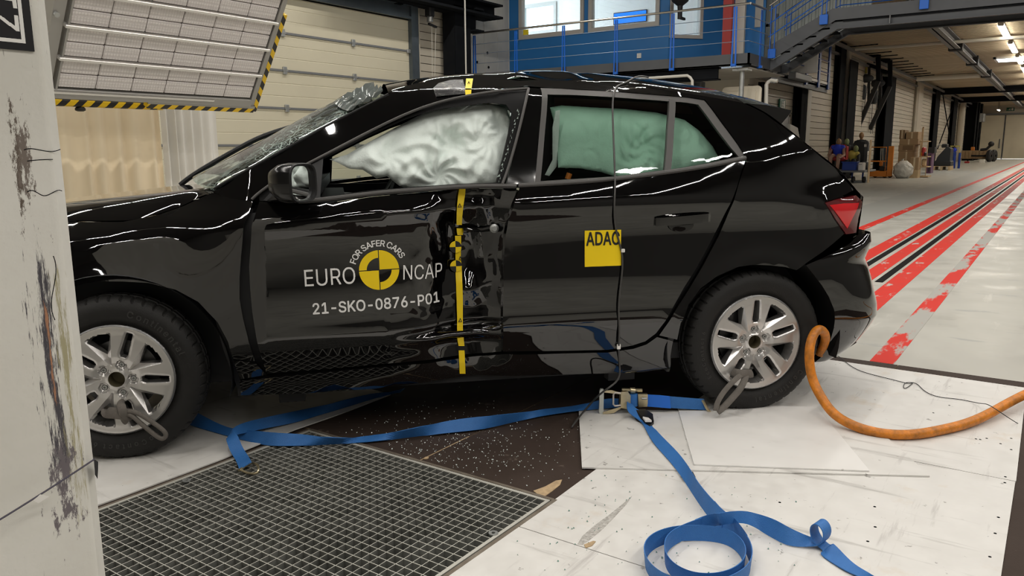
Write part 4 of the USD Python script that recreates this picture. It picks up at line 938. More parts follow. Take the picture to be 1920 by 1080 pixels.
# grey rubber lips along the frame
def lip(name, px, r, mt, off=-.002, n=40, closed=False):
    P = spline(hit(px, off, False), n); return both(name, M().tube(P, r, 8), mt)
lip('window_lip', [(472, 374), (520, 338), (600, 295), (700, 243), (800, 199), (880, 179), (940, 170), (990, 166)], .0055, K['seal'])
lip('window_lip', [(991, 166), (980, 215), (962, 285), (942, 345)], .006, K['seal'])
lip('belt_seal', [(560, 378), (600, 375), (700, 363), (780, 356), (850, 351), (900, 349), (968, 349)], .009, K['seal'])
b_pil = Polygon(PX([(992, 165), (1014, 166), (1003, 344), (950, 346), (970, 260)], dents=False)).buffer(0)
frame('pillar_cover', b_pil, .004, K['glass_black'])
win_r_out = Polygon(PX([(1014, 165), (1080, 167), (1150, 172), (1290, 183), (1321, 188), (1340, 212), (1362, 242), (1384, 272), (1399, 297), (1340, 310), (1280, 320), (1155, 337), (1060, 343), (1003, 346)], dents=False)).buffer(0)
win_r_in = Polygon(PX([(1027, 177), (1080, 178), (1150, 182), (1286, 192), (1310, 196), (1330, 222), (1352, 252), (1372, 278), (1386, 294), (1330, 306), (1280, 315), (1155, 331), (1060, 337), (1014, 340)], dents=False)).buffer(0)
frame('rear_window_frame', win_r_out.difference(win_r_in), .004, K['seal'])
lip('belt_seal', [(972, 348), (1060, 343), (1155, 335), (1280, 319), (1340, 309), (1398, 296)], .009, K['seal'])
frame('window_bar', Polygon(PX([(1255, 186), (1267, 187), (1258, 325), (1246, 326)], dents=False)), .002, K['seal'])
obj('rear_door_glass', panel(win_r_in.buffer(.01), .04, off=.016, hem=0, fn=nod), K['tint'], car, True)
obj('far_door_glass', mirror(panel(win_r_in.buffer(.01), .05, off=.016, hem=0, fn=nod)), K['clear'], car, True)
obj('far_door_glass', mirror(panel(win_f_in.buffer(.01), .05, off=.016, hem=0, fn=nod)), K['clear'], car, True)
# jagged glass left in the rear edge of the front window
m = M()
for i in range(26):
    t = (i+rg.random()*.8)/26; p = hit([(972-38*t*1.0+2+rg.normal()*1.5, 205+138*t)], .012, False)[0]; s_ = .002+.011*rg.random()**2
    m.add(p+np.array([[0, 0, -.008], [-s_, 0, rg.normal()*.004], [0, 0, .010], [0, .003, 0]]), [[0, 1, 3], [1, 2, 3], [0, 2, 1]])
K['shard'] = mat('shattered_glass', (.50, .60, .56), .15)
obj('glass_remnant', m, K['shard'], car, False)
# mirror triangle and door mirror
sail = Polygon(PX([(497, 372), (493, 376), (520, 380), (600, 375), (606, 296), (560, 322), (520, 346)], dents=False)).buffer(0)
frame('mirror_sail', sail, .004, K['black_plastic'])
mc = cpl([(556, 343)], -.09)[0]
mir = M(); ph = np.linspace(0, 2*math.pi, 28, endpoint=False); G = []
shape = np.stack([np.sign(np.cos(ph))*np.abs(np.cos(ph))**.55, np.sign(np.sin(ph))*np.abs(np.sin(ph))**.55], -1)
face_c = cpl([(568, 343)], -.10)[0]; fw = .088; fh = .070
fx = np.array([.55, -.80, 0.]); fx /= np.linalg.norm(fx); fn_ = np.array([.80, .55, 0]); fn_ = np.array([.88, -.475, 0.]); fx = np.array([.475, .88, 0.])*-1; fx /= np.linalg.norm(fx); fz = np.array([0, 0, 1.])
for d_, k in ((0, 1.0), (-.03, 1.03), (-.065, .96), (-.10, .72), (-.12, .35), (-.125, .02)):
    G.append(face_c+fn_*d_+(shape[:, :1]*fx*fw+shape[:, 1:]*fz*fh*(1 if k > .9 else .9))*k+np.array([0, 0, .004 if k < .9 else 0]))
G = np.array(G); G = np.concatenate([G, G[:, :1]], 1)
rim = np.array([face_c+(shape[:, :1]*fx*fw+shape[:, 1:]*fz*fh)*k+fn_*d_ for k, d_ in ((1.0, 0), (.96, .006), (.88, .004), (.84, -.012))]); rim = np.concatenate([rim, rim[:, :1]], 1)
mr = thing('door_mirror', None, None, parent=car) if False else None
mhouse = obj('door_mirror', M().grid(G), mat('mirror_shell', (.006, .006, .006), .18), car, 40); obj('mirror_rim', M().grid(rim), K['black_plastic'], mhouse, 40)
obj('mirror_glass', M().add(np.vstack([face_c-fn_*.010, face_c-fn_*.010+(shape[:, :1]*fx*fw+shape[:, 1:]*fz*fh)*.85]), [[0, i+1, (i+1) % 28+1] for i in range(28)]), mat('mirror_glass', (.82, .84, .84), .02, 1.), mhouse)
a_ = cpl([(522, 368)], .02)[0]
obj('mirror_arm', M().hull(np.vstack([a_+[[0, .06, .03], [.03, .06, -.02], [-.05, .06, -.02], [.12, .05, -.01]], face_c-fn_*.06+fz*-.045+np.array([[.02, .02, .02], [-.03, .02, .02], [.02, -.02, -.01], [-.02, -.02, -.01]])])), K['black_plastic'], mhouse)
lensP = cpl([(518, 340), (532, 333), (545, 331), (541, 356), (526, 357)], -.06)
obj('mirror_indicator', M().hull(np.vstack([lensP, lensP+[0, .03, 0]])), K['glass_black'], mhouse)
# wipers on the far side of the screen
for px, y, r in (([(338, 347), (372, 322), (430, 288), (490, 257), (540, 240), (557, 234)], 1.0, .012), ([(366, 354), (440, 318), (490, 283), (538, 248), (600, 210), (655, 177)], .80, .011)):
    obj('wiper', M().tube(spline(cpl(px, y), 24), r, 8), K['black_plastic'], car)
obj('wiper_head', M().hull(np.vstack([cpl([(538, 246), (557, 234), (560, 238), (545, 250)], .95), cpl([(538, 246), (557, 234), (560, 238), (545, 250)], .98)])), K['black_plastic'], car)

# --- cabin
obj('dashboard', M().hull([(-2.05, .16, .70), (-2.05, 1.58, .70), (-2.05, .16, .93), (-2.05, 1.58, .93), (-1.68, .16, .90), (-1.68, 1.58, .90), (-1.66, .16, .72), (-1.66, 1.58, .72)]).hull([(-1.98, .3, .93), (-1.7, .3, .92), (-1.72, .66, .97), (-1.95, .66, .97), (-1.98, .66, .93)]), K['interior'], car, 30)
sw = M().lathe([(-.012, .178), (0, .19), (.012, .178), (0, .166), (-.012, .178)], (-1.56, .48, .88), (.86, 0, -.42), 40)
for a in (0, 2.1, 4.2):
    ax = np.array([.42, 0, .86]); ay = np.array([0, 1., 0]); sw.bar((-1.58, .48, .88), np.array([-1.56, .48, .88])+(ax*math.sin(a)+ay*math.cos(a))*.18, .05, .02, up=(.86, 0, -.42))
sw.ball((-1.585, .48, .88), (.05, .08, .08)); obj('steering_wheel', sw, K['interior'], car)
def seat(x, y, back=1.22):
    st = obj('seat', M().hull([(x-.30, y-.24, .50), (x-.30, y+.24, .50), (x+.2, y-.25, .46), (x+.2, y+.25, .46), (x-.32, y-.22, .60), (x-.32, y+.22, .60), (x+.2, y-.23, .58), (x+.2, y+.23, .58)]), K['interior'], car)
    obj('seat_back', M().hull([(x+.12, y-.24, .52), (x+.12, y+.24, .52), (x+.26, y-.25, .5), (x+.26, y+.25, .5), (x+.30, y-.20, back-.1), (x+.30, y+.20, back-.1), (x+.42, y-.18, back-.1), (x+.42, y+.18, back-.1), (x+.36, y, back)]), K['interior'], st)
    obj('headrest', M().hull([(x+.36, y-.13, back+.0), (x+.36, y+.13, back+.0), (x+.46, y-.12, back), (x+.46, y+.12, back), (x+.38, y-.11, back+.17), (x+.38, y+.11, back+.17), (x+.45, y-.1, back+.17), (x+.45, y+.1, back+.17)]), K['interior'], st)
seat(-1.15, .52, 1.12); seat(-1.12, 1.22, 1.12)
rs = obj('rear_seat', M().hull([(-.36, .2, .5), (-.36, 1.54, .5), (.05, .2, .47), (.05, 1.54, .47), (-.36, .2, .6), (-.36, 1.54, .6), (.05, .2, .58), (.05, 1.54, .58)]).hull([(.05, .22, .5), (.05, 1.52, .5), (.2, .22, .5), (.2, 1.52, .5), (.18, .26, 1.02), (.18, 1.48, 1.02), (.3, .26, 1.02), (.3, 1.48, 1.02)]), K['interior'], car)
for y in (.48, .87, 1.26): obj('headrest', M().hull([(.22, y-.11, 1.02), (.22, y+.11, 1.02), (.3, y-.1, 1.02), (.3, y+.1, 1.02), (.25, y-.1, 1.16), (.25, y+.1, 1.16), (.3, y-.1, 1.16)]), K['interior'], rs)
# side curtain airbags
K['airbag'] = mat('airbag_fabric', (.78, .86, .82), .75, var=.08, vscale=8., bump=.0012, bscale=120., world=False, sheen=.2)
K['airbag_green'] = mat('green_airbag_fabric', (.56, .86, .70), .7, bump=.001, bscale=120., world=False, var=.12, vscale=9.)
def pillow(px, y0, depth, lobes, step, folds, seed, tilt=0., pinch=()):
    P = cpl(px, y0)[:, [0, 2]]; pg = Polygon(P).buffer(0); pt, D, R = tri(pg, step); edge = shapely.boundary(pg)
    d = np.array([edge.distance(Point(*p)) for p in pt]); prof = np.sqrt(np.clip(1-(1-np.clip(d/.085, 0, 1))**2, 0, 1))
    h = depth*prof*.6
    for (lx, lz, r, amp) in lobes:
        c = cpl([(lx, lz)], y0)[0]; q = np.hypot(pt[:, 0]-c[0], pt[:, 1]-c[2])/r; h += amp*np.exp(-q**2)*prof
    if folds:
        w = meshkit.fbm(np.c_[pt*5, pt[:, :1]*0], 3, seed)
        rg_ = lambda a_, b_, k: np.abs(meshkit.noise(np.c_[pt[:, 0]*a_+w*4, pt[:, 1]*b_+w*4, pt[:, :1]*0], seed+k)-.5)-.2
        h += folds*(rg_(7, 5, 0)*.9+rg_(16, 11, 3)*.5+rg_(34, 22, 4)*.22+rg_(70, 40, 6)*.08)*prof
    for (lx, lz, r, amp, n_) in pinch:      # a sunk knot with creases running out from it
        c = cpl([(lx, lz)], y0)[0]; dx, dz = pt[:, 0]-c[0], pt[:, 1]-c[2]; q = np.hypot(dx, dz); a_ = np.arctan2(dz, dx)+.4*np.sin(q*30+seed)
        h += prof*(-amp*np.exp(-(q/(r*.35))**2)+amp*.28*np.cos(n_*a_)*np.exp(-((q-r*.55)/(r*.45))**2)*np.clip(q/(r*.2), 0, 1))
    tl_ = tilt*(pt[:, 1]-pt[:, 1].mean()); yy = y0-h+tl_
    m = M().add(np.stack([pt[:, 0], yy, pt[:, 1]], -1), D)
    m.add(np.stack([pt[:, 0], y0+h*.3+.005+tl_, pt[:, 1]], -1), D[:, ::-1]); return m
front_bag = [(618, 299), (650, 290), (700, 262), (740, 240), (780, 219), (815, 202), (850, 198), (880, 193), (920, 190), (955, 200), (962, 222), (957, 262), (945, 310), (932, 346), (860, 350), (800, 352), (762, 352), (748, 348), (725, 330), (705, 334), (680, 318), (655, 316), (634, 305)]
obj('front_airbag', pillow(front_bag, .235, .05, [(690, 290, .10, .025), (775, 300, .14, .035), (840, 225, .10, .03), (900, 300, .13, .035), (905, 220, .10, .03), (845, 262, .05, -.045), (938, 232, .045, -.035), (735, 275, .05, -.03), (655, 300, .06, -.02)], .0065, .032, 11, .42,
    [(822, 330, .17, .045, 9), (848, 268, .13, .02, 7), (940, 232, .10, .015, 8), (728, 300, .14, .025, 6), (905, 262, .16, .012, 11)]), K['airbag'], car, 60, label='pale mint airbag filling the front window')
rear_bag = [(1038, 200), (1060, 196), (1120, 200), (1180, 203), (1240, 210), (1290, 224), (1315, 245), (1335, 275), (1344, 300), (1300, 315), (1240, 325), (1160, 335), (1120, 322), (1080, 315), (1042, 314), (1046, 250)]
rb_ = pillow(rear_bag, .235, .03, [(1240, 265, .16, .02), (1100, 260, .18, .01), (1300, 285, .1, .02)], .007, .016, 23, .40, [(1205, 275, .15, .02, 7), (1190, 300, .12, .012, 9), (1290, 235, .1, .015, 6)])
obj('rear_airbag', rb_, K['airbag_green'], car, 60, label='green airbag behind the rear window')
obj('rear_airbag', mirror(rb_), K['airbag_green'], car, 60, label='added green airbag on the far side, blocking the bright view through')  # added copy, blocks the bright view through the rear glass
pt_ = cpl([(985, 166), (1040, 172), (1030, 350), (945, 350)], .33); obj('pillar_trim', M().prism([(p[0], p[2]) for p in pt_], .33, .36, lambda v: np.stack([v[:, 0], v[:, 2], v[:, 1]], -1)), K['interior'], car, False)
obj('airbag_flap', pillow([(1042, 208), (1050, 206), (1048, 250), (1044, 312), (1030, 330), (1022, 328), (1036, 300), (1036, 240)], .22, .015, [], .01, .02, 6), K['airbag'], car, 60)
obj('roof_lining_red', M().grid(np.array([cpl([(1040, 182), (1290, 196)], .32), cpl([(1040, 199), (1300, 214)], .34)])), mat('dark_red_lining', (.06, .012, .012), .6), car, False)
oc = cpl([(1064, 336), (1068, 325)], .2); obj('orange_cable_end', M().tube([oc[0], oc[1]], .012, 10), mat('orange_plastic', (.75, .22, .03), .5), car)
obj('far_door_card', M().slab(np.array([[[x, 1.60, z] for z in (.3, .95)] for x in (-2.0, -.3)]), np.array([0, .02, 0])), K['interior'], car, False)

# --- prints and tapes on the body
def on_skin(m, off=-.0022, dents=True):
    """(x, depth, z) flat artwork onto the side surface; y in the mesh is thickness (negative = outwards)."""
    v, f = m.done(); t = trimesh.Trimesh(v, f, process=False)
    v, f = trimesh.remesh.subdivide_to_size(t.vertices, t.faces, .02)[:2]
    w = v.copy(); w[:, 1] = S(v[:, 0], v[:, 2], dents)+off+v[:, 1]; return w, f
A3 = hit([(572, 537), (572, 505), (829, 516)]); B0 = A3[0]; ex = np.array([A3[2][0]-B0[0], A3[2][2]-B0[2]]); EW = np.linalg.norm(ex); ex /= EW; ez = np.array([-ex[1], ex[0]])
def art(px):   # pixel -> artwork coordinates (metres along and above the baseline)
    h = hit([px])[0]; d = np.array([h[0]-B0[0], h[2]-B0[2]]); return float(d@ex), float(d@ez)
def place_art(v):   # (a, b, t) -> (x, t, z)
    return np.stack([B0[0]+v[:, 0]*ex[0]+v[:, 1]*ez[0], -v[:, 2], B0[2]+v[:, 0]*ex[1]+v[:, 1]*ez[1]], -1)
def text_fit(s, p0, p1, height, bold=False):
    """Text whose baseline runs from artwork point p0 to p1."""
    t = meshkit.text_mesh(s, 1., .001, bold); v = np.array(t.vertices); v[:, 0] -= v[:, 0].min(); w = v[:, 0].max()
    p0, p1 = np.array(p0), np.array(p1); d = p1-p0; L = np.linalg.norm(d); d /= L; n = np.array([-d[1], d[0]])
    q = p0+v[:, :1]/w*L*d+v[:, 1:2]*height*n; return np.c_[q, v[:, 2]*0.001/.001], t.faces
def print_text(name, s, pa, pb, ph, mt, bold=False):
    a, b = art(pa), art(pb); h = np.linalg.norm(np.array(art(ph))-a); v, f = text_fit(s, a, b, h, bold); v[:, 2] = np.where(v[:, 2] > .0005, .0012, 0)
    m = M().add(place_art(v), f); obj(name, on_skin(m), mt, car, False)
print_text('logo_word', 'EURO', (572, 537), (667, 531), (571, 506), K['white_print'])
print_text('logo_word', 'NCAP', (756, 524), (829, 518), (755, 497), K['white_print'])
print_text('test_number', '21-SKO-0876-P01', (587, 589), (824, 565), (588, 569), K['white_print'], True)
lc = np.array(art((711, 506))); lr = (np.linalg.norm(np.array(art((711, 468)))-lc)+np.linalg.norm(np.array(art((674, 506)))-lc))/2
# slogan on an arc
slog = 'FOR SAFER CARS'; R0 = lr*1.20; hgt = lr*.30
wid = []
for ch in slog:
    if ch == ' ': wid.append(.30)
    else:
        t = meshkit.text_mesh(ch, 1., .001, True); wid.append(float(t.bounds[1][0]-t.bounds[0][0])+.12)
wid = np.array(wid); ang = np.cumsum(wid)-wid/2; a_l, a_r = math.radians(163), math.radians(25); m = M()
for ch, s_ in zip(slog, ang):
    if ch == ' ': continue
    th = a_l+(a_r-a_l)*s_/wid.sum(); t = meshkit.text_mesh(ch, hgt, .001, True); v = np.array(t.vertices); v[:, 0] -= (v[:, 0].min()+v[:, 0].max())/2
    c_, s2 = math.cos(th-math.pi/2), math.sin(th-math.pi/2); o = lc+R0*np.array([math.cos(th), math.sin(th)])
    q = o+np.stack([v[:, 0]*c_-v[:, 1]*s2, v[:, 0]*s2+v[:, 1]*c_], -1); m.add(place_art(np.c_[q, np.where(v[:, 2] > .0005, .0012, 0)]), t.faces)
obj('logo_slogan', on_skin(m), K['white_print'], car, False)
g = .022*lr; q_ = lambda sx, sy: sbox(min(0, sx)*lr*1.2+(g if sx > 0 else 0), min(0, sy)*lr*1.2+(g if sy > 0 else 0), max(0, sx)*lr*1.2-(g if sx < 0 else 0), max(0, sy)*lr*1.2-(g if sy < 0 else 0))
disc = Point(0, 0).buffer(lr, 48); hole = Point(0, 0).buffer(lr*.62, 40)
for sx, sy, cut in ((1, 1, False), (-1, -1, False), (-1, 1, True), (1, -1, True)):
    pg = disc.intersection(q_(sx, sy)); pg = pg.difference(hole) if cut else pg
    m = M().prism(pg, 0, .0012, lambda v: place_art(np.c_[v[:, :2]+lc, v[:, 2]])); obj('logo_quadrant', on_skin(m), K['yellow'], car, False)
# yellow measuring tape strips following the dent
def tape(px, name='yellow_tape', off=-.006, n=40):
    """px: rows (left, right, y) of the strip's edges."""
    L_ = hit([(a, y) for a, b, y in px], off); R_ = hit([(b, y) for a, b, y in px], off)
    k = np.linspace(0, 1, len(px)); kk = np.linspace(0, 1, n); Li, Ri = (np.stack([np.interp(kk, k, A[:, i]) for i in range(3)], -1) for A in (L_, R_))
    G = np.stack([Li, (Li+Ri)/2, Ri], 1); m = M().slab(G, np.array([0, .0015, 0])); return obj(name, m, K['yellow'], car, 30)
tape([(861, 873, 353), (859, 872, 366), (857, 869, 385), (856, 867, 405), (856, 866, 422)], off=-.010)
tape([(856, 867, 428), (857, 868, 438), (858, 868, 441)], off=-.010)
tape([(853, 865, 442), (854, 864, 480), (854, 866, 505), (855, 867, 530), (856, 868, 560), (857, 868, 590), (857, 868, 618), (858, 870, 640), (860, 871, 649)], off=-.010)
tape([(860, 871, 657), (861, 872, 680), (862, 873, 701)], off=-.006)
tape([(874, 887, 147), (873, 885, 160), (872, 884, 166)], off=-.004)
tape([(872, 884, 168), (873, 883, 179)], off=-.012)
# small quartered target marks beside the tape
for (tx, ty) in ((854, 463), (855, 499)):
    o = hit([(tx, ty)], -.013)[0]; m = M(); mk = M()
    for k_, mm in ((0, m), (1, mk), (2, m), (3, mk)):
        w_ = Polygon([(0, 0)]+[(.024*math.cos(a), .024*math.sin(a)) for a in np.linspace(k_*math.pi/2+1.57, k_*math.pi/2+3.14, 8)])
        mm.prism(w_, 0, .0015, lambda v: np.stack([o[0]+v[:, 0], o[1]-v[:, 2], o[2]+v[:, 1]], -1))
    tm_ = obj('target_mark', m, K['yellow'], car, False); obj('black_quadrant', mk, K['black_print'], tm_, False)
for (tx, ty) in ((863, 484), (862, 385), (863, 600), (879, 156)):
    o = hit([(tx, ty)], -.014)[0]; tri_ = Polygon([(-.008, -.008), (.008, -.008), (0, .009)]); tri_ = tri_.difference(tri_.buffer(-.0025))
    obj('tape_mark', M().prism(tri_, 0, .001, lambda v: np.stack([o[0]+v[:, 0], o[1]-v[:, 2], o[2]+v[:, 1]], -1)), K['black_print'], car, False)
# torn handle mount in the crushed zone
o = hit([(926, 428)], -.02)[0]; obj('handle_bolt', M().lathe([(0, .0), (0, .018), (-.012, .018), (-.016, .010), (-.02, .010), (-.02, 0)], o, (0, 1, 0), 16), K['galv'], car)
hp = hit([(868, 432), (885, 430), (905, 431), (926, 427)], -.015); obj('handle_remnant', M().tube(hp, [.012, .010, .009, .012], 8), K['glass_black'], car)
# square yellow sticker with its four letters
sq = hit([(1096, 432), (1164, 431), (1164, 499), (1096, 499)]); c0, c1 = sq[3], sq[2]
m = M(); xs_ = (sq[0, 0]+sq[3, 0])/2, (sq[1, 0]+sq[2, 0])/2; zs_ = (sq[2, 2]+sq[3, 2])/2, (sq[0, 2]+sq[1, 2])/2
m.box((xs_[0], -.0012, zs_[0]), (xs_[1], 0, zs_[1])); stk = obj('yellow_sticker', on_skin(m), K['yellow'], car, False, label='square yellow sticker on the rear door')
t = meshkit.text_mesh('ADAC', 1., .001, True); v = np.array(t.vertices); v[:, 0] -= v[:, 0].min(); W_ = (xs_[1]-xs_[0]); v[:, 0] *= W_*.92/v[:, 0].max(); v[:, 1] *= W_*.335
obj('sticker_letters', on_skin(M().add(np.stack([xs_[0]+W_*.04+v[:, 0], -v[:, 2]*1., zs_[1]-W_*.385+v[:, 1]], -1), t.faces), -.0040), K['black_print'], stk, False)
# --- wheels
K['tyre'] = mat('tyre_rubber', (.013, .0125, .012), .62, spec=.3, bump=.0008, bscale=220., world=False, var=.3, vscale=20., col2=(.021, .020, .018))
K['alloy'] = mat('silver_alloy', (.60, .585, .57), .30, .85, world=False)
K['alloy_dark'] = mat('grey_alloy_barrel', (.22, .22, .22), .4, .7)
K['disc'] = mat('brake_disc', (.12, .12, .12), .4, .8)
K['hub'] = mat('rusty_hub', (.14, .12, .07), .5, .4)
def tyre_mesh():
    R = .312; rimr = .207
    prof = [(.03, rimr-.006), (.018, rimr+.004), (.006, rimr+.020), (-.002, .24), (-.006, .262), (-.003, .280), (.006, .294), (.014, .302), (.024, .3075), (.034, .3100), (.050, .3115), (.056, .3115), (.060, .304), (.067, .304), (.071, .312), (.09, .312), (.094, .304), (.101, .304), (.105, .312), (.135, .3115), (.150, .3085), (.165, .302), (.185, .27), (.19, .24), (.17, .205)]
    n = 288; t = np.arange(n)*2*np.pi/n; V = []
    for d, r in prof:
        rr = np.full(n, r)
        if r > .298 and d < .06: rr = rr-np.where(np.arange(n) % 6 == 0, .0055, 0)
        if r > .3105 and d > .06: rr = rr-np.where(np.arange(n) % 8 == 0, .004, 0)
        V.append(np.stack([rr*np.cos(t), np.full(n, d), rr*np.sin(t)], -1))
    G = np.array(V); G = np.concatenate([G, G[:, :1]], 1)
    G[..., 2] = np.maximum(G[..., 2], -.3085); return M().grid(G)
def rim_mesh(rot):
    """Alloy face: five pairs of flat blades widening to the rim, narrow slots at the bolts, three-cornered windows, creased flanks between."""
    R = .2085; slots, wins_, bolts, lines = [], [], [], []; K0, K1 = np.array([.061, .0050]), np.array([.1650, .0455])
    for k in range(5):
        a = math.radians(rot+72*k); c, s_ = math.cos(a), math.sin(a); tr = lambda P: [(x*c-y*s_, x*s_+y*c) for x, y in P]
        slots.append(Polygon(tr([(.088, -.009), (.101, -.0148), (.180, -.0118), (.185, -.010), (.185, .010), (.180, .0118), (.101, .0148), (.088, .009)])))
        bolts.append(Point(.056*math.cos(a), .056*math.sin(a)).buffer(.0105, 12))
        a = math.radians(rot+36+72*k); c, s_ = math.cos(a), math.sin(a)
        wins_.append(Polygon(tr([(.097, 0), (.1625, -.0415), (.1690, -.036), (.1735, -.018), (.1745, 0), (.1735, .018), (.1690, .036), (.1625, .0415)])))
        for q in (1, -1): lines.append(tr([tuple(K0*[1, q]), tuple(K1*[1, q])]))
        lines.append(tr([(.058, 0), (.099, 0)]))
    W, Sl = unary_union(wins_), unary_union(slots); face = Point(0, 0).buffer(R, 64).difference(Point(0, 0).buffer(.029, 24)).difference(unary_union([W, Sl]+bolts))
    kd = (K1-K0)/np.linalg.norm(K1-K0)
    def depth(P):
        r = np.hypot(P[:, 0], P[:, 1]); ds = shapely.distance(shapely.points(P), Sl)
        a = np.degrees(np.arctan2(P[:, 1], P[:, 0]))-rot; m_ = np.radians((a % 72)-36)              # angle from the window's axis
        lx, ly = r*np.cos(m_), np.abs(r*np.sin(m_)); side = (lx-K0[0])*kd[1]-(ly-K0[1])*kd[0]       # > 0 on the window's side of the crease
        base = np.interp(r, [0, .034, .038, .060, .085, .172, .186, .2, .205, .2085], [.016, .016, .020, .020, .012, .002, .002, .001, .002, .007])
        y = base+np.where((lx > .05) & (r < .176), np.clip(side, 0, .03)*1.25, 0)+.004*np.clip(1-ds/.0045, 0, 1)
        for k in range(5):
            q = math.radians(72*k+rot); d = np.hypot(P[:, 0]-.056*math.cos(q), P[:, 1]-.056*math.sin(q)); y = y+.010*np.clip((.0185-d)/.003, 0, 1)
        return y
    P, D, Rg = tri(face, .0048, lines=lines); y = depth(P); m = M().add(np.stack([P[:, 0], y, P[:, 1]], -1), D)
    for r in Rg:
        A = np.stack([r[:, 0], depth(r), r[:, 1]], -1); C = np.stack([A, A*[.99, 1, .99]+[0, .008, 0], A*[.985, 0, .985]+[0, .060, 0]], 1); m.grid(np.vstack([C, C[:1]]))
    return m
def wheel(cx_, rot, flip=False, detail=True):
    w = obj('wheel', M().tm(trimesh.Trimesh()) if False else rim_mesh(rot), K['alloy'], car, 30, loc=None) if False else None
    def put(m):
        v, f = m.done(); v = v+[cx_, .006, .308]
        if flip: v = v*[1, -1, 1]+[0, 1.74, 0]; f = f[:, ::-1]
        return v, f
    ty = obj('tyre', put(tyre_mesh()), K['tyre'], car, 30)
    if not detail: obj('rim', put(M().lathe([(.05, .0), (.03, .2), (.02, .208)], (0, 0, 0), (0, 1, 0), 40)), K['alloy_dark'], car); return ty
    rm = obj('rim', put(rim_mesh(rot)), K['alloy'], car, 24)
    obj('rim_barrel', put(M().lathe([(.004, .2085), (.0, .204), (.008, .199), (.03, .190), (.08, .180), (.15, .178), (.16, .20)], (0, 0, 0), (0, 1, 0), 72)), K['alloy_dark'], rm)
    obj('hub_bore', put(M().lathe([(.02, .029), (.022, .0285), (.07, .027), (.068, .0)], (0, 0, 0), (0, 1, 0), 28)), K['hub'], rm)
    for k in range(5):
        a = math.radians(rot+72*k); c = np.array([.056*math.cos(a), .030, .056*math.sin(a)])
        obj('wheel_bolt', put(M().lathe([(.02, .0105), (.004, .0102), (-.002, .0085), (-.002, .0045), (.006, .0042), (.006, 0)], c, (0, 1, 0), 12)), K['galv'], rm)
    obj('brake_disc', put(M().lathe([(.075, 0), (.075, .065), (.085, .07), (.085, .135), (.105, .135), (.105, .06)], (0, 0, 0), (0, 1, 0), 48)), K['disc'], rm)
    return ty
tw_r = wheel(0., 91.); tw_f = wheel(-2.56, 70.)
wheel(0., 91., True, False); wheel(-2.56, 70., True, False)
K['tyre_letter'] = mat('tyre_lettering', (.028, .027, .026), .5)
def tyre_text(cx_, s, ang, height, rad, parent, sweep):
    m = M(); w = []
    for ch in s:
        if ch == ' ': w.append(.35); continue
        t = meshkit.text_mesh(ch, 1., .001, True); w.append(float(t.bounds[1][0]-t.bounds[0][0])+.14)
    w = np.array(w); c = (np.cumsum(w)-w/2)/w.sum()
    for ch, q in zip(s, c):
        if ch == ' ': continue
        th = math.radians(ang-sweep*(q-.5)); t = meshkit.text_mesh(ch, height, .001, True); v = np.array(t.vertices); v[:, 0] -= (v[:, 0].min()+v[:, 0].max())/2
        a = th-math.pi/2; r_ = np.array([math.cos(th), math.sin(th)])*rad; q2 = r_+np.stack([v[:, 0]*math.cos(a)-v[:, 1]*math.sin(a), v[:, 0]*math.sin(a)+v[:, 1]*math.cos(a)], -1)
        rr = np.hypot(q2[:, 0], q2[:, 1]); yy = np.interp(rr, [.207, .227, .24, .262, .280], [.010, .012, .004, .000, .003])
        m.add(np.stack([cx_+q2[:, 0], yy-.001-v[:, 2]*.5, .308+q2[:, 1]], -1), t.faces)
    obj('tyre_lettering', m, K['tyre_letter'], parent, False)
tyre_text(-2.56, 'Continental', 48, .024, .243, tw_f, 58); tyre_text(-2.56, 'EcoContact 6', 278, .018, .246, tw_f, 62)
tyre_text(0., 'Continental', 300, .020, .245, tw_r, 60); tyre_text(0., 'EcoContact 6', 190, .016, .247, tw_r, 50)
# ================================================================ TEST PLATFORM: boards, sheets, grating
K['brown'] = mat('brown_film_board', (.040, .027, .021), .72, spec=.18, var=.5, vscale=3., col2=(.062, .045, .037), wear=[((.11, .085, .07), 9., .64, .06, (1, 1, 1)), ((.16, .13, .11), 30., .68, .04, (1, 1, 1))], bump=.0004, bscale=300.)
K['ply_edge'] = mat('plywood_edge', (.30, .21, .11), .7, var=.6, vscale=4., stretch=(1, 1, 60), col2=(.05, .03, .02))
K['sheet'] = mat('white_sheet', (.66, .645, .615), .5, var=.42, vscale=9., detail=9., col2=(.50, .48, .45), wear=[((.30, .29, .27), 21., .655, .025, (1, 1, 1)), ((.44, .425, .40), 6.5, .585, .10, (1.8, .16, 1)), ((.46, .44, .42), 7.5, .60, .10, (.18, 1.9, 1)), ((.58, .51, .43), 2.4, .60, .12, (1, 1, 1)), ((.36, .34, .32), 42., .69, .03, (1.4, .5, 1))], rvar=.12)
K['sheet_new'] = mat('clean_white_sheet', (.72, .705, .68), .42, var=.15, vscale=5., col2=(.62, .6, .57), wear=[((.45, .43, .41), 18., .69, .03, (1, 1, 1)), ((.52, .5, .47), 5., .66, .08, (1.5, .3, 1))], rvar=.1)
def board(x0, y0, x1, y1, label):
    t = thing('brown_board', label, 'board', ((x0+x1)/2, (y0+y1)/2, FL), group='brown film-faced boards of the platform')
    m = M().box((x0+.0015, y0+.0015, FL), (x1-.0015, y1-.0015, FL+.0145)); obj('core', m, K['ply_edge'], t, False, world=True)
    obj('film', M().box((x0+.002, y0+.002, FL+.0145), (x1-.002, y1-.002, FL+.0155)), K['brown'], t, False, world=True); return t
board(2.066, .615, 4.46, 1.862, 'dark brown board right of the grating, under the right white sheets')
board(2.066, 1.862, 4.46, 3.10, 'dark brown board under the middle of the car, strewn with glass')
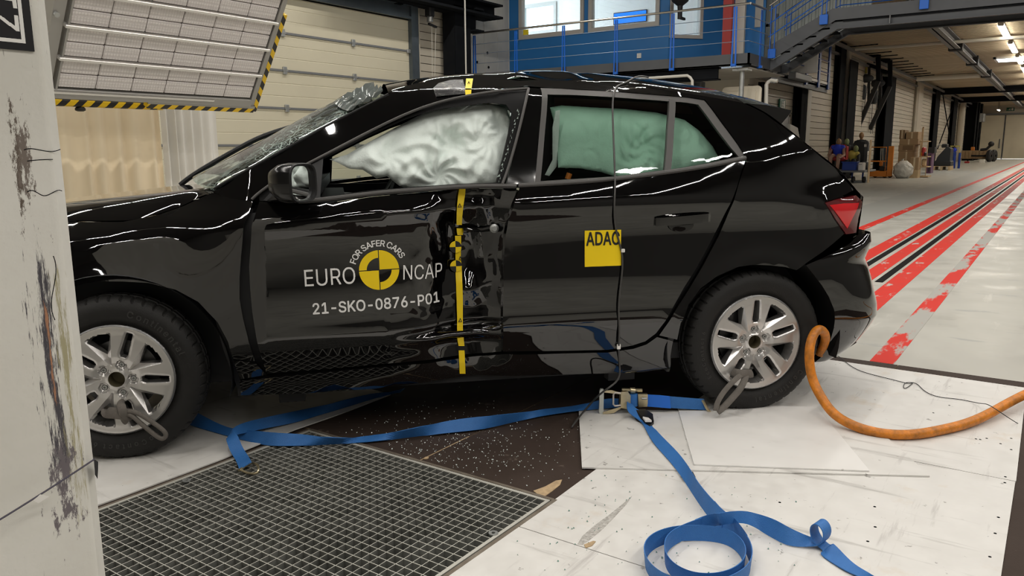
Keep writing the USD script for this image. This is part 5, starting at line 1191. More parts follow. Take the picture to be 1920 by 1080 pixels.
board(2.066, 3.10, 4.46, 4.3, 'dark brown board under the far side of the car')
board(2.066, -.635, 4.46, .615, 'dark brown board at the right edge of the platform')
board(-.5, .02, 2.062, 1.258, 'dark brown board between grating and nearest white sheets')
board(-.5, -1.22, 2.062, .016, 'dark brown board at the bottom right, bare past the sheets')
board(-1.5, 2.466, 1.0, 3.7, 'dark brown board left of the grating, behind the pillar')
board(1.004, 2.466, 2.062, 3.7, 'dark brown board under the front wheel')
def sheet(poly, z0, z1, label, mt='sheet', group=None, bend=None):
    P = np.array(poly, float); c = P.mean(0); t = thing('white_sheet', label, 'sheet', (c[0], c[1], z0), group=group)
    m = M(); g = Polygon(P).buffer(-.004).buffer(.004); pt, D, R = tri(g, .12)
    f = bend or (lambda x, y: 0*x); zt = z1+f(pt[:, 0], pt[:, 1])
    m.add(np.c_[pt, zt], D); m.add(np.c_[pt, zt-(z1-z0)], D[:, ::-1])
    for r in R: q = f(r[:, 0], r[:, 1]); C = np.stack([np.c_[r, z1+q], np.c_[r, z0+q]], 1); m.grid(np.vstack([C, C[:1]]))
    obj('panel', m, K[mt], t, 20, world=True); return t
zs0, zs1 = FL+.0156, 0.0
sheet([(-.6, .035), (.607, .035), (.607, 1.262), (-.6, 1.262)], zs0, zs1, 'worn white sheet nearest the camera, mostly below the frame')
sheet([(.611, .035), (1.833, .035), (1.833, 1.262), (.611, 1.262)], zs0, zs1, 'worn white sheet under the coiled blue strap')
sheet([(1.837, .032), (3.058, .030), (3.058, 1.274), (2.34, 1.274), (1.837, 1.262)], zs0, zs1, 'worn white sheet between the coil and the small stacked sheets')
sheet([(3.062, .028), (4.338, .040), (4.355, .98), (4.36, 1.275), (3.062, 1.274)], zs0, zs1, 'white sheet under the orange cable and rear wheel')
sheet([(-.6, 2.487), (.60, 2.487), (.60, 3.70), (-.6, 3.70)], zs0, zs1, 'white sheet hidden behind the pillar, left of the front wheel')
wave = lambda x, y: .010*np.clip((2.62-y)/.13, 0, 1)**2*np.exp(-((x-1.95)/.22)**2)
sheet([(.604, 2.487), (1.82, 2.478), (2.585, 2.503), (2.62, 3.2), (2.6, 3.72), (.604, 3.72)], zs0, zs1, 'long white sheet under the front wheel, edge lifted along the grating', bend=wave)
sheet([(2.7, 2.6), (4.3, 2.6), (4.3, 3.7), (2.7, 3.7)], zs0, zs1, 'white sheet in the shade under the far side of the car')
d1 = np.array([2.883, 1.654])-np.array([2.324, 1.318]); a1, b1 = np.array([2.324, 1.318]), np.array([2.935, .276])
sheet([a1, b1, b1+d1*.98, a1+d1], .0005, .006, 'small clean white sheet under the ratchet, lower of two stacked')
a2, b2 = np.array([2.562, .99]), np.array([2.852, .456]); d2 = np.array([3.13, 1.295])-a2
sheet([a2, b2, b2+d2*1.08, a2+d2*1.08], .0065, .0115, 'small clean white sheet before the rear wheel, upper of two stacked', 'sheet_new')
wsp = {}
for (u, v) in ((1896, 822), (1876, 832), (1896, 843), (1885, 894), (1884, 905), (1872, 970), (1866, 1000), (1856, 1044), (1641, 988), (1838, 824), (1850, 822), (1830, 823), (1627, 1015), (1750, 774), (1462, 942), (1640, 950), (1380, 1000), (1780, 760)):
    p = on(u, v, 2, .0002); t = thing('screw_mark', f'dark screw mark in the white sheets, {["at their right edge", "amid them"][int(u < 1820)]}', 'mark', tuple(p), group='dark screw marks in the white sheets '+('at the right edge' if u >= 1820 else 'amid the sheets')) if False else None
    wsp.setdefault(0, M()).add(*M().lathe([(0, .0045), (.0006, .004), (.0006, 0)], p, (0, 0, 1), 10).done())
obj('screw_marks', wsp[0], K['steel_dark'], None, label='small dark screw marks scattered in the white sheets', cat='mark', kind='stuff')
# grating
gt = thing('floor_grating', 'galvanised steel grating laid in the pit in front of the car', 'grating', (1.04, 1.86, -.03))
gx0, gx1, gy0, gy1 = .03, 2.03, 1.288, 2.437
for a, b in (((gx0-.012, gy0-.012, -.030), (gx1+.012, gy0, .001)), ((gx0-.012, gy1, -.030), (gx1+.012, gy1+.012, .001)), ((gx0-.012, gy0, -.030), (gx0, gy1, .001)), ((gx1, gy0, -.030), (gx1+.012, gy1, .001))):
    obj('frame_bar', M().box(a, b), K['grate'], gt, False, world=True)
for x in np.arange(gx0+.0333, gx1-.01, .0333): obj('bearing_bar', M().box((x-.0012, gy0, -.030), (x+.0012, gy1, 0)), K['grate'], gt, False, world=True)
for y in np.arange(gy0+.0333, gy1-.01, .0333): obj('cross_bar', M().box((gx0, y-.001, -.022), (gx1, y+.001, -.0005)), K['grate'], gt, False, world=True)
fr = thing('grating_frame', 'worn steel angle frame around the grating pit', 'frame', (1.04, 1.86, -.02))
K['rust_frame'] = mat('worn_angle_steel', (.16, .13, .10), .6, .4, var=.6, vscale=12., col2=(.30, .27, .22))
for a, b in (((-.01, 1.258, -.10), (2.058, 1.272, .0005)), ((-.01, 2.450, -.10), (2.058, 2.462, .0005)), ((2.046, 1.272, -.10), (2.060, 2.45, .0005)), ((-.02, 1.272, -.10), (-.008, 2.45, .0005)), ((.0, 1.272, -.04), (2.046, 1.296, -.031)), ((.0, 2.428, -.04), (2.046, 2.45, -.031))):
    obj('angle_bar', M().box(a, b), K['rust_frame'], fr, False, world=True)
for (u, v) in ((350, 902), (925, 1001)):
    p = on(u, v, 2, 0); t = thing('loose_washer', ('washer lying by the left edge of the grating' if u < 500 else 'washer lying on the right edge of the grating'), 'washer', (p[0], p[1], .001))
    obj('ring', M().lathe([(0, .006), (0, .0145), (.003, .0145), (.003, .006), (0, .006)], (0, 0, 0), (0, 0, 1), 20), K['galv'], t)
# splinter marks
K['raw_wood'] = mat('raw_wood', (.46, .33, .19), .8, var=.5, vscale=40., stretch=(1, 1, 1))
def flake(name, px, mt, label, z=.0, h=.002):
    P = np.array([on(u, v, 2, z)[:2] for u, v in px]); c = P.mean(0); t = thing(name, label, name.split('_')[-1], (c[0], c[1], z))
    obj('patch', M().prism(Polygon(P).buffer(0), z, z+h), mt, t, False, world=True)
flake('wood_splinter', [(1000, 921), (1022, 913), (1042, 902), (1054, 900), (1050, 910), (1035, 922), (1022, 931), (1008, 927)], K['raw_wood'], 'pale splintered wood on the brown board by the grating corner', -.0045)
flake('wood_splinter', [(1095, 1022), (1112, 1015), (1117, 1016), (1110, 1024), (1098, 1028)], K['raw_wood'], 'small orange-brown wood chip on the white sheets', .0003)
K['scuff'] = mat('grey_scuff', (.30, .285, .26), .7, var=.8, vscale=90., col2=(.6, .58, .55))
flake('scuff_mark', [(1083, 1020), (1092, 1005), (1115, 985), (1140, 967), (1165, 947), (1185, 930), (1175, 945), (1150, 972), (1130, 992), (1105, 1013), (1092, 1022)], K['scuff'], 'grey scraped patch on the white sheet left of the blue strap', .0002, .0004)
sm = thing('board_seam', 'thin pale splintered seam between the brown boards right of the grating', 'seam', (2.2, 1.862, -.004)); obj('strip', M().box((2.068, 1.8595, -.0046), (2.36, 1.8645, -.0035)), K['raw_wood'], sm, False, world=True); obj('chip', M().ball((2.09, 1.853, -.002), (.012, .008, .005)), K['raw_wood'], sm, world=True)
# broken glass
def crumbs(name, n, place, size, mt, label):
    m = M(); g = np.random.default_rng(len(name)+n)
    for i in range(n):
        p = place(g); s_ = size*(.5+g.random()*1.1); m.add(p+np.array([[0, 0, 0], [1, 0, 0], [.4, .9, 0], [.5, .3, .8], [1.0, .8, .5]])*s_*g.choice([-1, 1], (1, 3))*[1, 1, 0]+np.array([[0, 0, 0], [0, 0, 0], [0, 0, 0], [0, 0, .8], [0, 0, .5]])*s_, [[0, 1, 3], [1, 2, 4], [1, 4, 3], [2, 0, 3], [2, 3, 4], [0, 2, 1]])
    obj(name, m, mt, None, False, label=label, cat='glass', kind='stuff')
K['crumb'] = mat('glass_crumb', (.72, .80, .78), .12, coat=.5); K['crumb_green'] = mat('green_glass_crumb', (.16, .30, .25), .15, coat=.5)
def pl_brown(g):
    while True:
        u, v = g.normal(850, 130), g.normal(835, 40)
        p = on(u, v, 2, -.004)
        if 2.08 < p[0] < 2.95 and 1.3 < p[1] < 2.44: return p
def pl_white(g):
    while True:
        p = on(g.uniform(960, 1500), g.uniform(885, 1080), 2, .001)
        if .65 < p[0] < 2.5 and .05 < p[1] < 1.25: return p
crumbs('glass_crumbs', 520, pl_brown, .0033, K['crumb'], 'scattered pale crumbs of broken window glass on the brown board')
crumbs('green_glass_crumbs', 120, pl_white, .0034, K['crumb_green'], 'scattered green glass crumbs on the white sheets')

# ================================================================ CONCRETE PILLAR with its sign
PY = 1.45; xr = on(141, 540, 1, PY+.035)[0]
xc0 = on(116, 540, 1, PY)[0]
pcol = {'g': ('geometry', {}), 's': ('separate_xyz', {}),
 'n': ('noise_texture', dict(scale=3., detail=4.)), 'base': ('rgb_ramp', dict(ramp=[(.3, (.60, .585, .53)), (.6, (.68, .665, .615)), (.75, (.71, .695, .65))])),
 'm1': ('mapping', dict(scale=(3., 1, .9))), 'n1': ('noise_texture', dict(scale=26., detail=9., roughness=.78)),
 'm2': ('mapping', dict(scale=(7., 1, .6))), 'n2': ('noise_texture', dict(scale=14., detail=8., roughness=.74)),
 'p': ('principled_bsdf', dict(roughness=.6)), 'bt': ('noise_texture', dict(scale=60., detail=4.)), 'bp': ('bump', dict(distance=.002, strength=.5))}
pl = [('g.position', 's.vector'), ('g.position', 'n.vector'), ('n.fac', 'base.fac'), ('g.position', 'm1.vector'), ('m1.vector', 'n1.vector'), ('g.position', 'm2.vector'), ('m2.vector', 'n2.vector'), ('g.position', 'bt.vector'), ('bt.fac', 'bp.height'), ('bp.normal', 'p.normal')]
prev = 'base.color'
def band(i, xc, w, z0, z1, noise, th, so, colr):
    """Scuffs where noise passes a threshold that loosens near the line x = xc."""
    global prev
    pcol.update({f'a{i}': ('math', dict(math_type='subtract', value2=xc)), f'b{i}': ('math', dict(math_type='absolute')), f'c{i}': ('map_range', dict(from_min=0., from_max=w, to_min=1., to_max=0., clamp=True)),
      f'd{i}': ('map_range', dict(from_min=z0-.05, from_max=z0+.03, to_min=0., to_max=1., clamp=True)), f'e{i}': ('map_range', dict(from_min=z1-.03, from_max=z1+.05, to_min=1., to_max=0., clamp=True)),
      f'f{i}': ('math', dict(math_type='multiply')), f'h{i}': ('math', dict(math_type='multiply')), f'k{i}': ('math', dict(math_type='multiply_add', value2=.24)), f'r{i}': ('rgb_ramp', dict(ramp=[(th, (0, 0, 0)), (th+so, (1, 1, 1))])), f'x{i}': ('mix_color', dict(blend_type='mix', b=colr))})
    pl.extend([('s.x', f'a{i}.value1'), (f'a{i}.value', f'b{i}.value1'), (f'b{i}.value', f'c{i}.value'), ('s.z', f'd{i}.value'), ('s.z', f'e{i}.value'), (f'd{i}.result', f'f{i}.value1'), (f'e{i}.result', f'f{i}.value2'), (f'f{i}.value', f'h{i}.value1'), (f'c{i}.result', f'h{i}.value2'),
      (f'h{i}.value', f'k{i}.value1'), (noise+'.fac', f'k{i}.value3'), (f'k{i}.value', f'r{i}.fac'), (f'r{i}.color', f'x{i}.fac'), (prev, f'x{i}.a')])
    prev = f'x{i}.result'
X_ = lambda u, v: float(on(u, v, 1, PY)[0]); Z_ = lambda u, v: float(on(u, v, 1, PY)[2])
band(0, X_(36, 300), .026, Z_(32, 420), Z_(28, 190), 'n1', .665, .05, (.10, .075, .055))
band(1, X_(50, 330), .03, Z_(50, 380), Z_(48, 200), 'n1', .68, .05, (.16, .13, .11))
band(2, X_(95, 680), .042, Z_(110, 900), Z_(75, 490), 'n2', .655, .06, (.055, .05, .06))
band(3, X_(93, 640), .012, Z_(100, 770), Z_(88, 545), 'n2', .72, .05, (.40, .19, .10))
band(4, X_(120, 650), .03, Z_(130, 1000), Z_(110, 480), 'n2', .68, .08, (.36, .33, .20))
band(5, X_(120, 900), .05, Z_(130, 1000), Z_(115, 830), 'n1', .67, .05, (.14, .12, .13))
pl.append((prev, 'p.base_color'))
K['pillar'] = usdkit.material(stage, '/World/Looks/scuffed_white_concrete', pcol, pl, surface='p.BSDF')
pil = thing('concrete_pillar', 'scuffed white painted concrete block at the left edge, nearest the camera', 'pillar', (-.2, 1.8, FL))
obj('block', M().prism([(-1.1, PY), (xc0, PY), (xc0+.012, PY+.004), (xr-.004, PY+.028), (xr, PY+.036), (xr, 2.2), (-1.1, 2.2)], -.028, 3.2), K['pillar'], pil, 20, world=True)
for px in ([(45, 281), (62, 279), (84, 283), (113, 280)], [(51, 302), (70, 300), (99, 299)], [(51, 360), (66, 359), (82, 367), (99, 361), (116, 358)], [(100, 480), (104, 520), (97, 560), (103, 600)], [(146, 1000), (152, 1040), (158, 1075)]):
    obj('crack', M().tube(spline([on(u, v, 1, PY-.0002) if u < 105 else on(u, v, 1, PY+.008*(u-105)/20) for u, v in px], 16), .0007, 5), K['steel_dark'], pil, True, world=True)
K['sign_black'] = mat('sign_black', (.012, .012, .014), .35); K['sign_white'] = mat('sign_white', (.78, .77, .74), .4)
sx1, sz0 = X_(63, 97), Z_(63, 97); sw_, sh_ = .125, .30
sgn = thing('number_sign', 'black sign with white border and sideways number at the top of the pillar', 'sign', (sx1-.06, PY-.004, sz0))
Yf = lambda y0: (lambda v: np.stack([v[:, 0], y0-v[:, 2], v[:, 1]], -1))
obj('plate', M().prism(sbox(sx1-sw_, sz0, sx1, sz0+sh_), 0, .004, Yf(PY)), K['sign_black'], sgn, False, world=True)
bi = X_(46, 82); bz = Z_(46, 82); bw = (sx1-bi)
obj('border', M().prism(sbox(sx1-sw_+bw, bz, bi, sz0+sh_-bw).difference(sbox(sx1-sw_+bw+.006, bz+.006, bi-.006, sz0+sh_-bw-.006)), 0, .0006, Yf(PY-.004)), K['sign_white'], sgn, False, world=True)
tx = meshkit.text_mesh('21', 1., .001, False); tv = np.array(tx.vertices); base_x, low_z = X_(33, 45), Z_(20, 58); hh = .052
tv = np.stack([base_x-tv[:, 1]*hh, low_z+(tv[:, 0]-tv[:, 0].min())*hh*.78, (tv[:, 2] > .0005)*.0008], -1)
obj('number', M().add(Yf(PY-.004)(tv), tx.faces), K['sign_white'], sgn, False, world=True)
# thin cord stretched across the pillar
cp_ = [on(-40, 998, 1, PY-.03), on(60, 937, 1, PY-.03), on(177, 861, 1, PY-.012)]
t = thing('thin_cord', 'thin dark cord stretched across the pillar with a white tag', 'cord', tuple(cp_[1]))
K['cord'] = mat('dark_cord', (.035, .03, .05), .5)
obj('cord', M().tube(spline(cp_, 20), .0016, 6), K['cord'], t, world=True)
obj('clip', M().hull([on(176, 860, 1, PY-.012)+[.0, 0, 0], on(184, 866, 1, PY-.006), on(183, 898, 1, PY-.004), on(178, 890, 1, PY-.008), on(180, 880, 1, PY+.02), on(184, 880, 1, PY+.03)]), K['black'], t, world=True)
q = [on(u, v, 1, PY-.031) for u, v in ((62, 938), (76, 927), (92, 931), (72, 944))]; obj('tag', M().hull(np.vstack([q, np.array(q)+[0, .002, 0]])), K['white_plastic'], t, world=True)

# ================================================================ TILTED FLOODLIGHT BANK with hazard tape
bd = np.array([0, .536, -.844]); bd /= np.linalg.norm(bd); bn = np.array([0, bd[2], -bd[1]]); bn = bn if bn[1] < 0 else -bn
B0_ = on(468, 203, 2, 1.65)
def bk(u, v, off=0.):
    d = ray(u, v); o = B0_+bn*off; return _O+d*(((o-_O)@bn)/(d@bn))
def bxy(u, v, off=0.): p = bk(u, v, off)-B0_; return float(p[0]), float(p@-bd)   # along x, upwards along the panel
BP = lambda x, h, o: B0_+np.array([1., 0, 0])*np.asarray(x, float)[..., None]-bd*np.asarray(h, float)[..., None]+bn*np.asarray(o, float)[..., None]
bank = thing('floodlight_bank', 'tilted bank of grey LED floodlights edged with hazard tape', 'floodlight bank', tuple(B0_-[1.2, 0, 0]))
K['led'] = usdkit.material(stage, '/World/Looks/led_module', {'t': ('texture_coordinate', {}), 'v': ('voronoi_texture', dict(scale=34., randomness=0.)), 'r': ('rgb_ramp', dict(ramp=[(0, (.80, .76, .735)), (.3, (.74, .70, .68)), (.55, (.62, .58, .565))])), 'b': ('bump', dict(distance=.01, strength=.6, invert=True)), 'p': ('principled_bsdf', dict(roughness=.28))},
    [('t.object', 'v.vector'), ('v.distance', 'r.fac'), ('r.color', 'p.base_color'), ('v.distance', 'b.height'), ('b.normal', 'p.normal')], surface='p.BSDF')
K['alu'] = mat('aluminium_rail', (.72, .70, .67), .3, .8); K['alu_dull'] = mat('dull_aluminium', (.36, .35, .33), .45, .6)
xl, hb = bxy(105, 168); xr_, hbr = bxy(467, 188); W6 = (xr_-xl)/6
h1 = bxy(475.6, 138)[1]; h2 = bxy(494, 92)[1]; h3 = bxy(511, 40)[1]; th = (h3-h1)/2; hb = h1-th
def bbox(x0, h0, x1, h1_, o0, o1, bev=0.):
    v, f = M().box((x0, h0, o0), (x1, h1_, o1), bev).done(); return M().add(BP(v[:, 0], v[:, 1], v[:, 2]), f)
obj('back_plate', bbox(xl-.02, hb-.05, xr_+.02, hb+5*th, -.10, -.03), K['alu_dull'], bank, False, world=True)
for r in range(5):
    a = hb+r*th
    for k in range(6):
        for j in (0, 1):
            hh0 = a+.012+j*(th-.03)/2; obj('led_module', bbox(xl+k*W6+.004, hh0+.004, xl+(k+1)*W6-.004, hh0+(th-.03)/2-.004, -.03, .012, .008), K['led'], bank, 40, world=True)
    obj('tray_rail', bbox(xl-.05, a+th-.022, xr_+.03, a+th+.012, -.02, .055, .006), K['alu'], bank, 30, world=True)
    obj('tray_side', bbox(xr_+.004, a, xr_+.022, a+th-.02, -.03, .03), K['alu_dull'], bank, False, world=True); obj('tray_side', bbox(xl-.022, a, xl-.004, a+th-.02, -.03, .03), K['alu_dull'], bank, False, world=True)
obj('bottom_rail', bbox(xl-.05, hb-.10, xr_+.03, hb-.0, -.06, .03, .006), K['alu_dull'], bank, False, world=True)
obj('bottom_channel', bbox(xl-.05, hb-.04, xr_-.5, hb-.02, .03, .045), K['alu'], bank, False, world=True)
obj('side_frame', bbox(xl-.16, hb-.12, xl-.05, hb+5*th, -.16, .0), K['alu_dull'], bank, False, world=True)
obj('side_frame', bbox(xr_+.03, hb-.12, xr_+.09, hb+5*th, -.16, .0), K['alu_dull'], bank, False, world=True)
for h_ in (h1-.15, h2+.1, h3+.15): obj('frame_bolt', M().cyl(BP(xl-.13, h_, .0), BP(xl-.13, h_, .03), .025, 10), K['galv'], bank, world=True)
def hazard(name, d, freq):
    """Yellow and black diagonal stripes; d: direction across the stripes."""
    return usdkit.material(stage, '/World/Looks/'+name, {'g': ('geometry', {}), 'd': ('vector_math', dict(math_type='dot_product', vector2=tuple(np.array(d)*freq))), 'f': ('math', dict(math_type='fraction')), 'a': ('math', dict(math_type='absolute')), 'l': ('math', dict(math_type='less_than', value2=.5)),
        'm': ('mix_color', dict(blend_type='mix', a=(.018, .016, .015), b=(.74, .47, .01))), 'p': ('principled_bsdf', dict(roughness=.4))}, [('g.position', 'd.vector1'), ('d.value', 'a.value1'), ('a.value', 'f.value1'), ('f.value', 'l.value1'), ('l.value', 'm.fac'), ('m.result', 'p.base_color')], surface='p.BSDF')
fq = 1/(2*W6/6.2)
K['haz_h'] = hazard('hazard_tape_level', np.array([1., 0, 0])+np.array([0, 0, -1.])*1.1, fq*.72)
K['haz_v'] = hazard('hazard_tape_side', -bd*1.0+np.array([1., 0, 0])*.9, fq*.72)
x2 = bxy(276, 192)[0]
obj('hazard_strip', bbox(x2, hb-.175, xr_+.10, hb-.115, -.06, .02, .004), K['haz_h'], bank, False, world=True)
obj('hazard_strip', bbox(xr_+.092, hb-.17, xr_+.155, hb+3.3*th, -.10, .0, .004), K['haz_v'], bank, False, world=True)
obj('strip_holder', bbox(x2, hb-.12, xr_+.1, hb-.09, -.08, .02), K['alu_dull'], bank, False, world=True)
for x in (xl+.4, xr_-.5): obj('hanger_post', M().box(tuple(BP(x-.06, hb+4.6*th, -.20)), tuple(np.r_[BP(x+.06, hb+4.6*th, -.06)[:2], 8.0])), K['steel_grey'], bank, False, world=True)
# second bar with hazard tape in front of the curtain
hbY = B0_[1]+.25; p0, p1 = on(60, 196, 1, hbY), on(303, 204, 1, hbY); zb_ = p1[2]
bar2 = thing('hazard_bar', 'horizontal grey bar with hazard tape and a black knob, left below the floodlights', 'barrier bar', (p0[0], hbY, zb_))
obj('profile', M().box((p0[0]-1.2, hbY-.04, zb_+.045), (p1[0]-.05, hbY+.06, zb_+.15), .01), K['alu_dull'], bar2, False, world=True)
obj('tape_strip', M().box((p0[0]-1.2, hbY-.05, zb_-.015), (p1[0], hbY+.03, zb_+.05), .012), K['haz_h'], bar2, False, world=True)
kn = on(155, 203, 1, hbY-.05); obj('knob', M().lathe([(0, .02), (.03, .05), (.05, .05), (.06, .03), (.06, 0)], (kn[0], hbY, zb_-.0), (0, 0, -1), 16), K['black'], bar2, world=True)
for x in (p0[0]-1.0,): obj('stand', M().box((x, hbY-.04, FL), (x+.09, hbY+.06, zb_+.05)), K['alu_dull'], bar2, False, world=True)
# curtains
K['curtain_beige'] = mat('beige_curtain', (.74, .625, .44), .85, bump=.0006, bscale=300., sheen=.2)
K['curtain_white'] = mat('white_curtain', (.74, .72, .67), .85, bump=.0006, bscale=300., sheen=.2)
def curtain(name, label, mt, Y, u0, u1, v_, ztop, amp, n, seed, rail=True):
    x0, x1 = on(u0, v_, 1, Y)[0], on(u1, v_, 1, Y)[0]; t = thing(name, label, 'curtain', ((x0+x1)/2, Y, FL)); s = np.linspace(0, 1, n*14); zq = np.linspace(FL+.01, ztop, 24)
    g = np.random.default_rng(seed); k = np.cumsum(.6+.8*g.random(n)); k = k/k[-1]; ph = np.interp(s, np.r_[0, k], np.arange(n+1))*2*np.pi; am = np.interp(s, np.linspace(0, 1, n+1), .5+.8*g.random(n+1))
    G = np.stack([np.stack([x0+(x1-x0)*s, Y-amp*am*np.sin(ph)*(1-.25*(z-FL)/(ztop-FL)), np.full_like(s, z)], -1) for z in zq])
    obj('cloth', M().slab(G, np.array([0, .006, 0])), mt, t, True, world=True)
    obj('rail', M().box((x0-.05, Y-.03, ztop-.01), (x1+.05, Y+.03, ztop+.04)).box((x0-.05, Y-.03, ztop-.01), (x0, Y+.03, 8.0)).box((x1, Y-.03, ztop), (x1+.05, Y+.03, 8.0)), K['steel_mid'], t, False, world=True); return t
cY = hbY+.5
curtain('curtain', 'wide beige curtain hanging below the hazard bar', K['curtain_beige'], cY, 20, 303, 280, 2.35, .035, 8, 4)
curtain('curtain', 'narrow white curtain gathered in deep folds right of the beige one', K['curtain_white'], cY+.35, 306, 409, 280, 2.35, .06, 6, 9)

# ================================================================ STRAPS, SLINGS, CABLES
K['strap'] = mat('blue_webbing', (.028, .15, .43), .6, var=.25, vscale=30., col2=(.015, .09, .30), bump=.0012, bscale=340., world=True)
K['strap_bright'] = mat('bright_blue_webbing', (.01, .14, .62), .45)
K['sling'] = mat('grey_webbing', (.13, .115, .10), .75, bump=.0015, bscale=300., var=.3, vscale=30.)
K['zinc'] = mat('yellow_zinc', (.62, .53, .34), .3, .9, var=.3, vscale=30.)
def level(u, v, z): return on(u, v, 2, z)
def ribbon_px(upper, lower, zl, width=.05, n=60, zmax=.055):
    """Edges traced in the photo: the lower one at heights zl, the upper one lifted until the band is as wide as the webbing."""
    k = np.linspace(0, 1, len(upper)); L_, U_ = [], []
    zl = np.broadcast_to(zl, (len(lower),))
    for (a, b), (c, d), z0 in zip(upper, lower, zl):
        l = level(c, d, z0); zs = np.linspace(z0, z0+zmax, 60); P = np.array([level(a, b, z) for z in zs]); e = np.abs(np.linalg.norm(P-l, axis=1)-width); U_.append(P[np.argmin(e)]); L_.append(l)
    return spline(L_, n), spline(U_, n)
def ribbon(L_, U_, thick=.0028):
    w = U_-L_; T = np.gradient((L_+U_)/2, axis=0); N = np.cross(T, w); N /= np.maximum(np.linalg.norm(N, axis=1, keepdims=True), 1e-9); N[N[:, 2] < 0] *= -1
    s = np.linspace(0, 1, 5); G = L_[:, None]+w[:, None]*s[None, :, None]; return M().slab(G, np.repeat(N[:, None]*thick, 5, 1))
st1 = thing('ratchet_strap', 'long blue strap running from the ratchet along the floor to the front wheel', 'strap', (2.3, 2.1, 0))
up = [(1160, 748), (1123, 751), (1080, 761), (1020, 768), (958, 776), (902, 781), (832, 791), (762, 806), (691, 818), (628, 821), (568, 815), (515, 811), (480, 808), (432, 803), (385, 782), (330, 760)]
lo = [(1160, 764), (1123, 767), (1080, 771), (1020, 780), (958, 793), (902, 805), (832, 813), (762, 821), (691, 829), (628, 833), (568, 836), (515, 836), (480, 831), (428, 818), (366, 800), (310, 778)]
L_, U_ = ribbon_px(up, lo, [.02, .012, .008]+[.003]*13); obj('webbing', ribbon(L_, U_), K['strap'], st1, 40, world=True)
st2 = thing('hook_strap', 'blue strap from under the car, folded over and ending in a hook on the grating', 'strap', (2.0, 2.5, 0))
up = [(760, 728), (737, 734), (698, 739), (640, 752), (585, 765), (530, 776), (480, 787), (448, 797), (436, 806), (445, 816), (452, 832), (458, 844), (472, 867)]
lo = [(750, 736), (726, 741), (690, 751), (638, 767), (594, 780), (550, 793), (500, 803), (460, 812), (426, 822), (426, 830), (430, 842), (435, 852), (449, 881)]
L_, U_ = ribbon_px(up, lo, [.004]*5+[.008, .014, .03, .045, .04, .025, .012, .006], .045); obj('webbing', ribbon(L_, U_), K['strap'], st2, 40, world=True)
hk = [on(u, v, 2, z) for u, v, z in ((452, 881, .008), (460, 885, .006), (472, 888, .006), (482, 886, .010), (485, 878, .018), (481, 870, .022), (474, 868, .018))]
obj('hook', M().tube(spline(hk, 26), .0045, 8), K['zinc'], st2, world=True); hk2 = [on(u, v, 2, z) for u, v, z in ((448, 882, .008), (470, 868, .010))]; obj('hook_bar', M().cyl(hk2[0], hk2[1], .005, 10), K['zinc'], st2, world=True)
# ratchet: parts stand in a vertical plane through its foot
q0, q1 = on(1125, 775, 2, .006)[:2], on(1330, 772, 2, .006)[:2]; rdx = (q1-q0)/np.linalg.norm(q1-q0); rny = np.array([-rdx[1], rdx[0], 0]); rd3 = np.array([*rdx, 0]); ro = np.array([*q0, 0.])
def rp(u, v, off=0.):
    d = ray(u, v); o = ro+rny*off; return _O+d*(((o-_O)@rny)/(d@rny))
rt = thing('ratchet_buckle', 'steel ratchet buckle joining the blue straps in front of the rear wheel', 'ratchet', tuple(rp(1180, 768)))
def rbox(px, o0, o1):
    m = M(); A = np.array([rp(u, v) for u, v in px]); return m.hull(np.vstack([A+rny*o0, A+rny*o1]))
obj('handle_bar', rbox([(1124, 732), (1126, 729), (1131, 729), (1132, 732), (1131, 774), (1129, 776), (1124, 775), (1123, 772)], -.008, .008), mat('pale_handle_bar', (.55, .57, .53), .4, .3), rt, world=True)
obj('handle_side', rbox([(1130, 731), (1146, 730), (1163, 735), (1163, 738), (1146, 733), (1130, 734)], -.012, -.009), K['zinc'], rt, False, world=True); obj('handle_side', rbox([(1130, 771), (1148, 769), (1163, 761), (1165, 763), (1150, 773), (1130, 775)], -.012, -.009), K['zinc'], rt, False, world=True)
lp_ = np.array([rp(u, v, -.01) for u, v in ((1164, 737), (1153, 736), (1150, 740), (1150, 758), (1153, 761), (1164, 760))]); obj('pull_bail', M().tube(lp_, .0042, 8), mat('pale_bail', (.62, .58, .54), .35, .5), rt, world=True)
obj('side_plate', rbox([(1163, 733), (1176, 732), (1182, 741), (1182, 762), (1174, 765), (1163, 763)], -.016, -.012), K['zinc'], rt, False, world=True)
obj('side_plate', rbox([(1195, 737), (1213, 737), (1213, 744), (1206, 748), (1213, 754), (1212, 760), (1196, 761)], -.018, -.013), K['zinc'], rt, False, world=True)
obj('top_roller', M().cyl(rp(1166, 731), rp(1204, 732), .008, 10), K['zinc'], rt, world=True); obj('gear', M().lathe([(-.01, .014), (.01, .014), (.01, .0), (-.01, 0), (-.01, .014)], rp(1186, 732), rd3, 12), K['zinc'], rt, world=True)
obj('spool', M().tube([rp(1187, 738), rp(1187, 741), rp(1187, 760)], [.020, .021, .021], 16), K['strap'], rt, world=True, label='blue webbing wound on the ratchet spool')
obj('bolt', M().cyl(rp(1203, 747, -.024), rp(1213, 747, -.024), .005, 8), K['galv'], rt, world=True)
obj('back_plate', rbox([(1163, 740), (1215, 740), (1215, 760), (1163, 762)], .02, .024), K['zinc'], rt, False, world=True)
s3 = thing('short_strap', 'short blue strap with a wire hook between ratchet and rear wheel sling', 'strap', tuple(rp(1280, 765)))
def rrib(a, o, n=30):
    U = spline([rp(u, v, o) for u, v, _, _ in a], n); L2 = spline([rp(c, d, o) for _, _, c, d in a], n); return M().slab(np.stack([L2, (L2+U)/2, U], 1), rny*.003)
obj('webbing', rrib([(1205, 740, 1205, 762), (1240, 742, 1240, 764), (1290, 746, 1290, 767), (1320, 748, 1327, 769)], 0), K['strap'], s3, world=True)
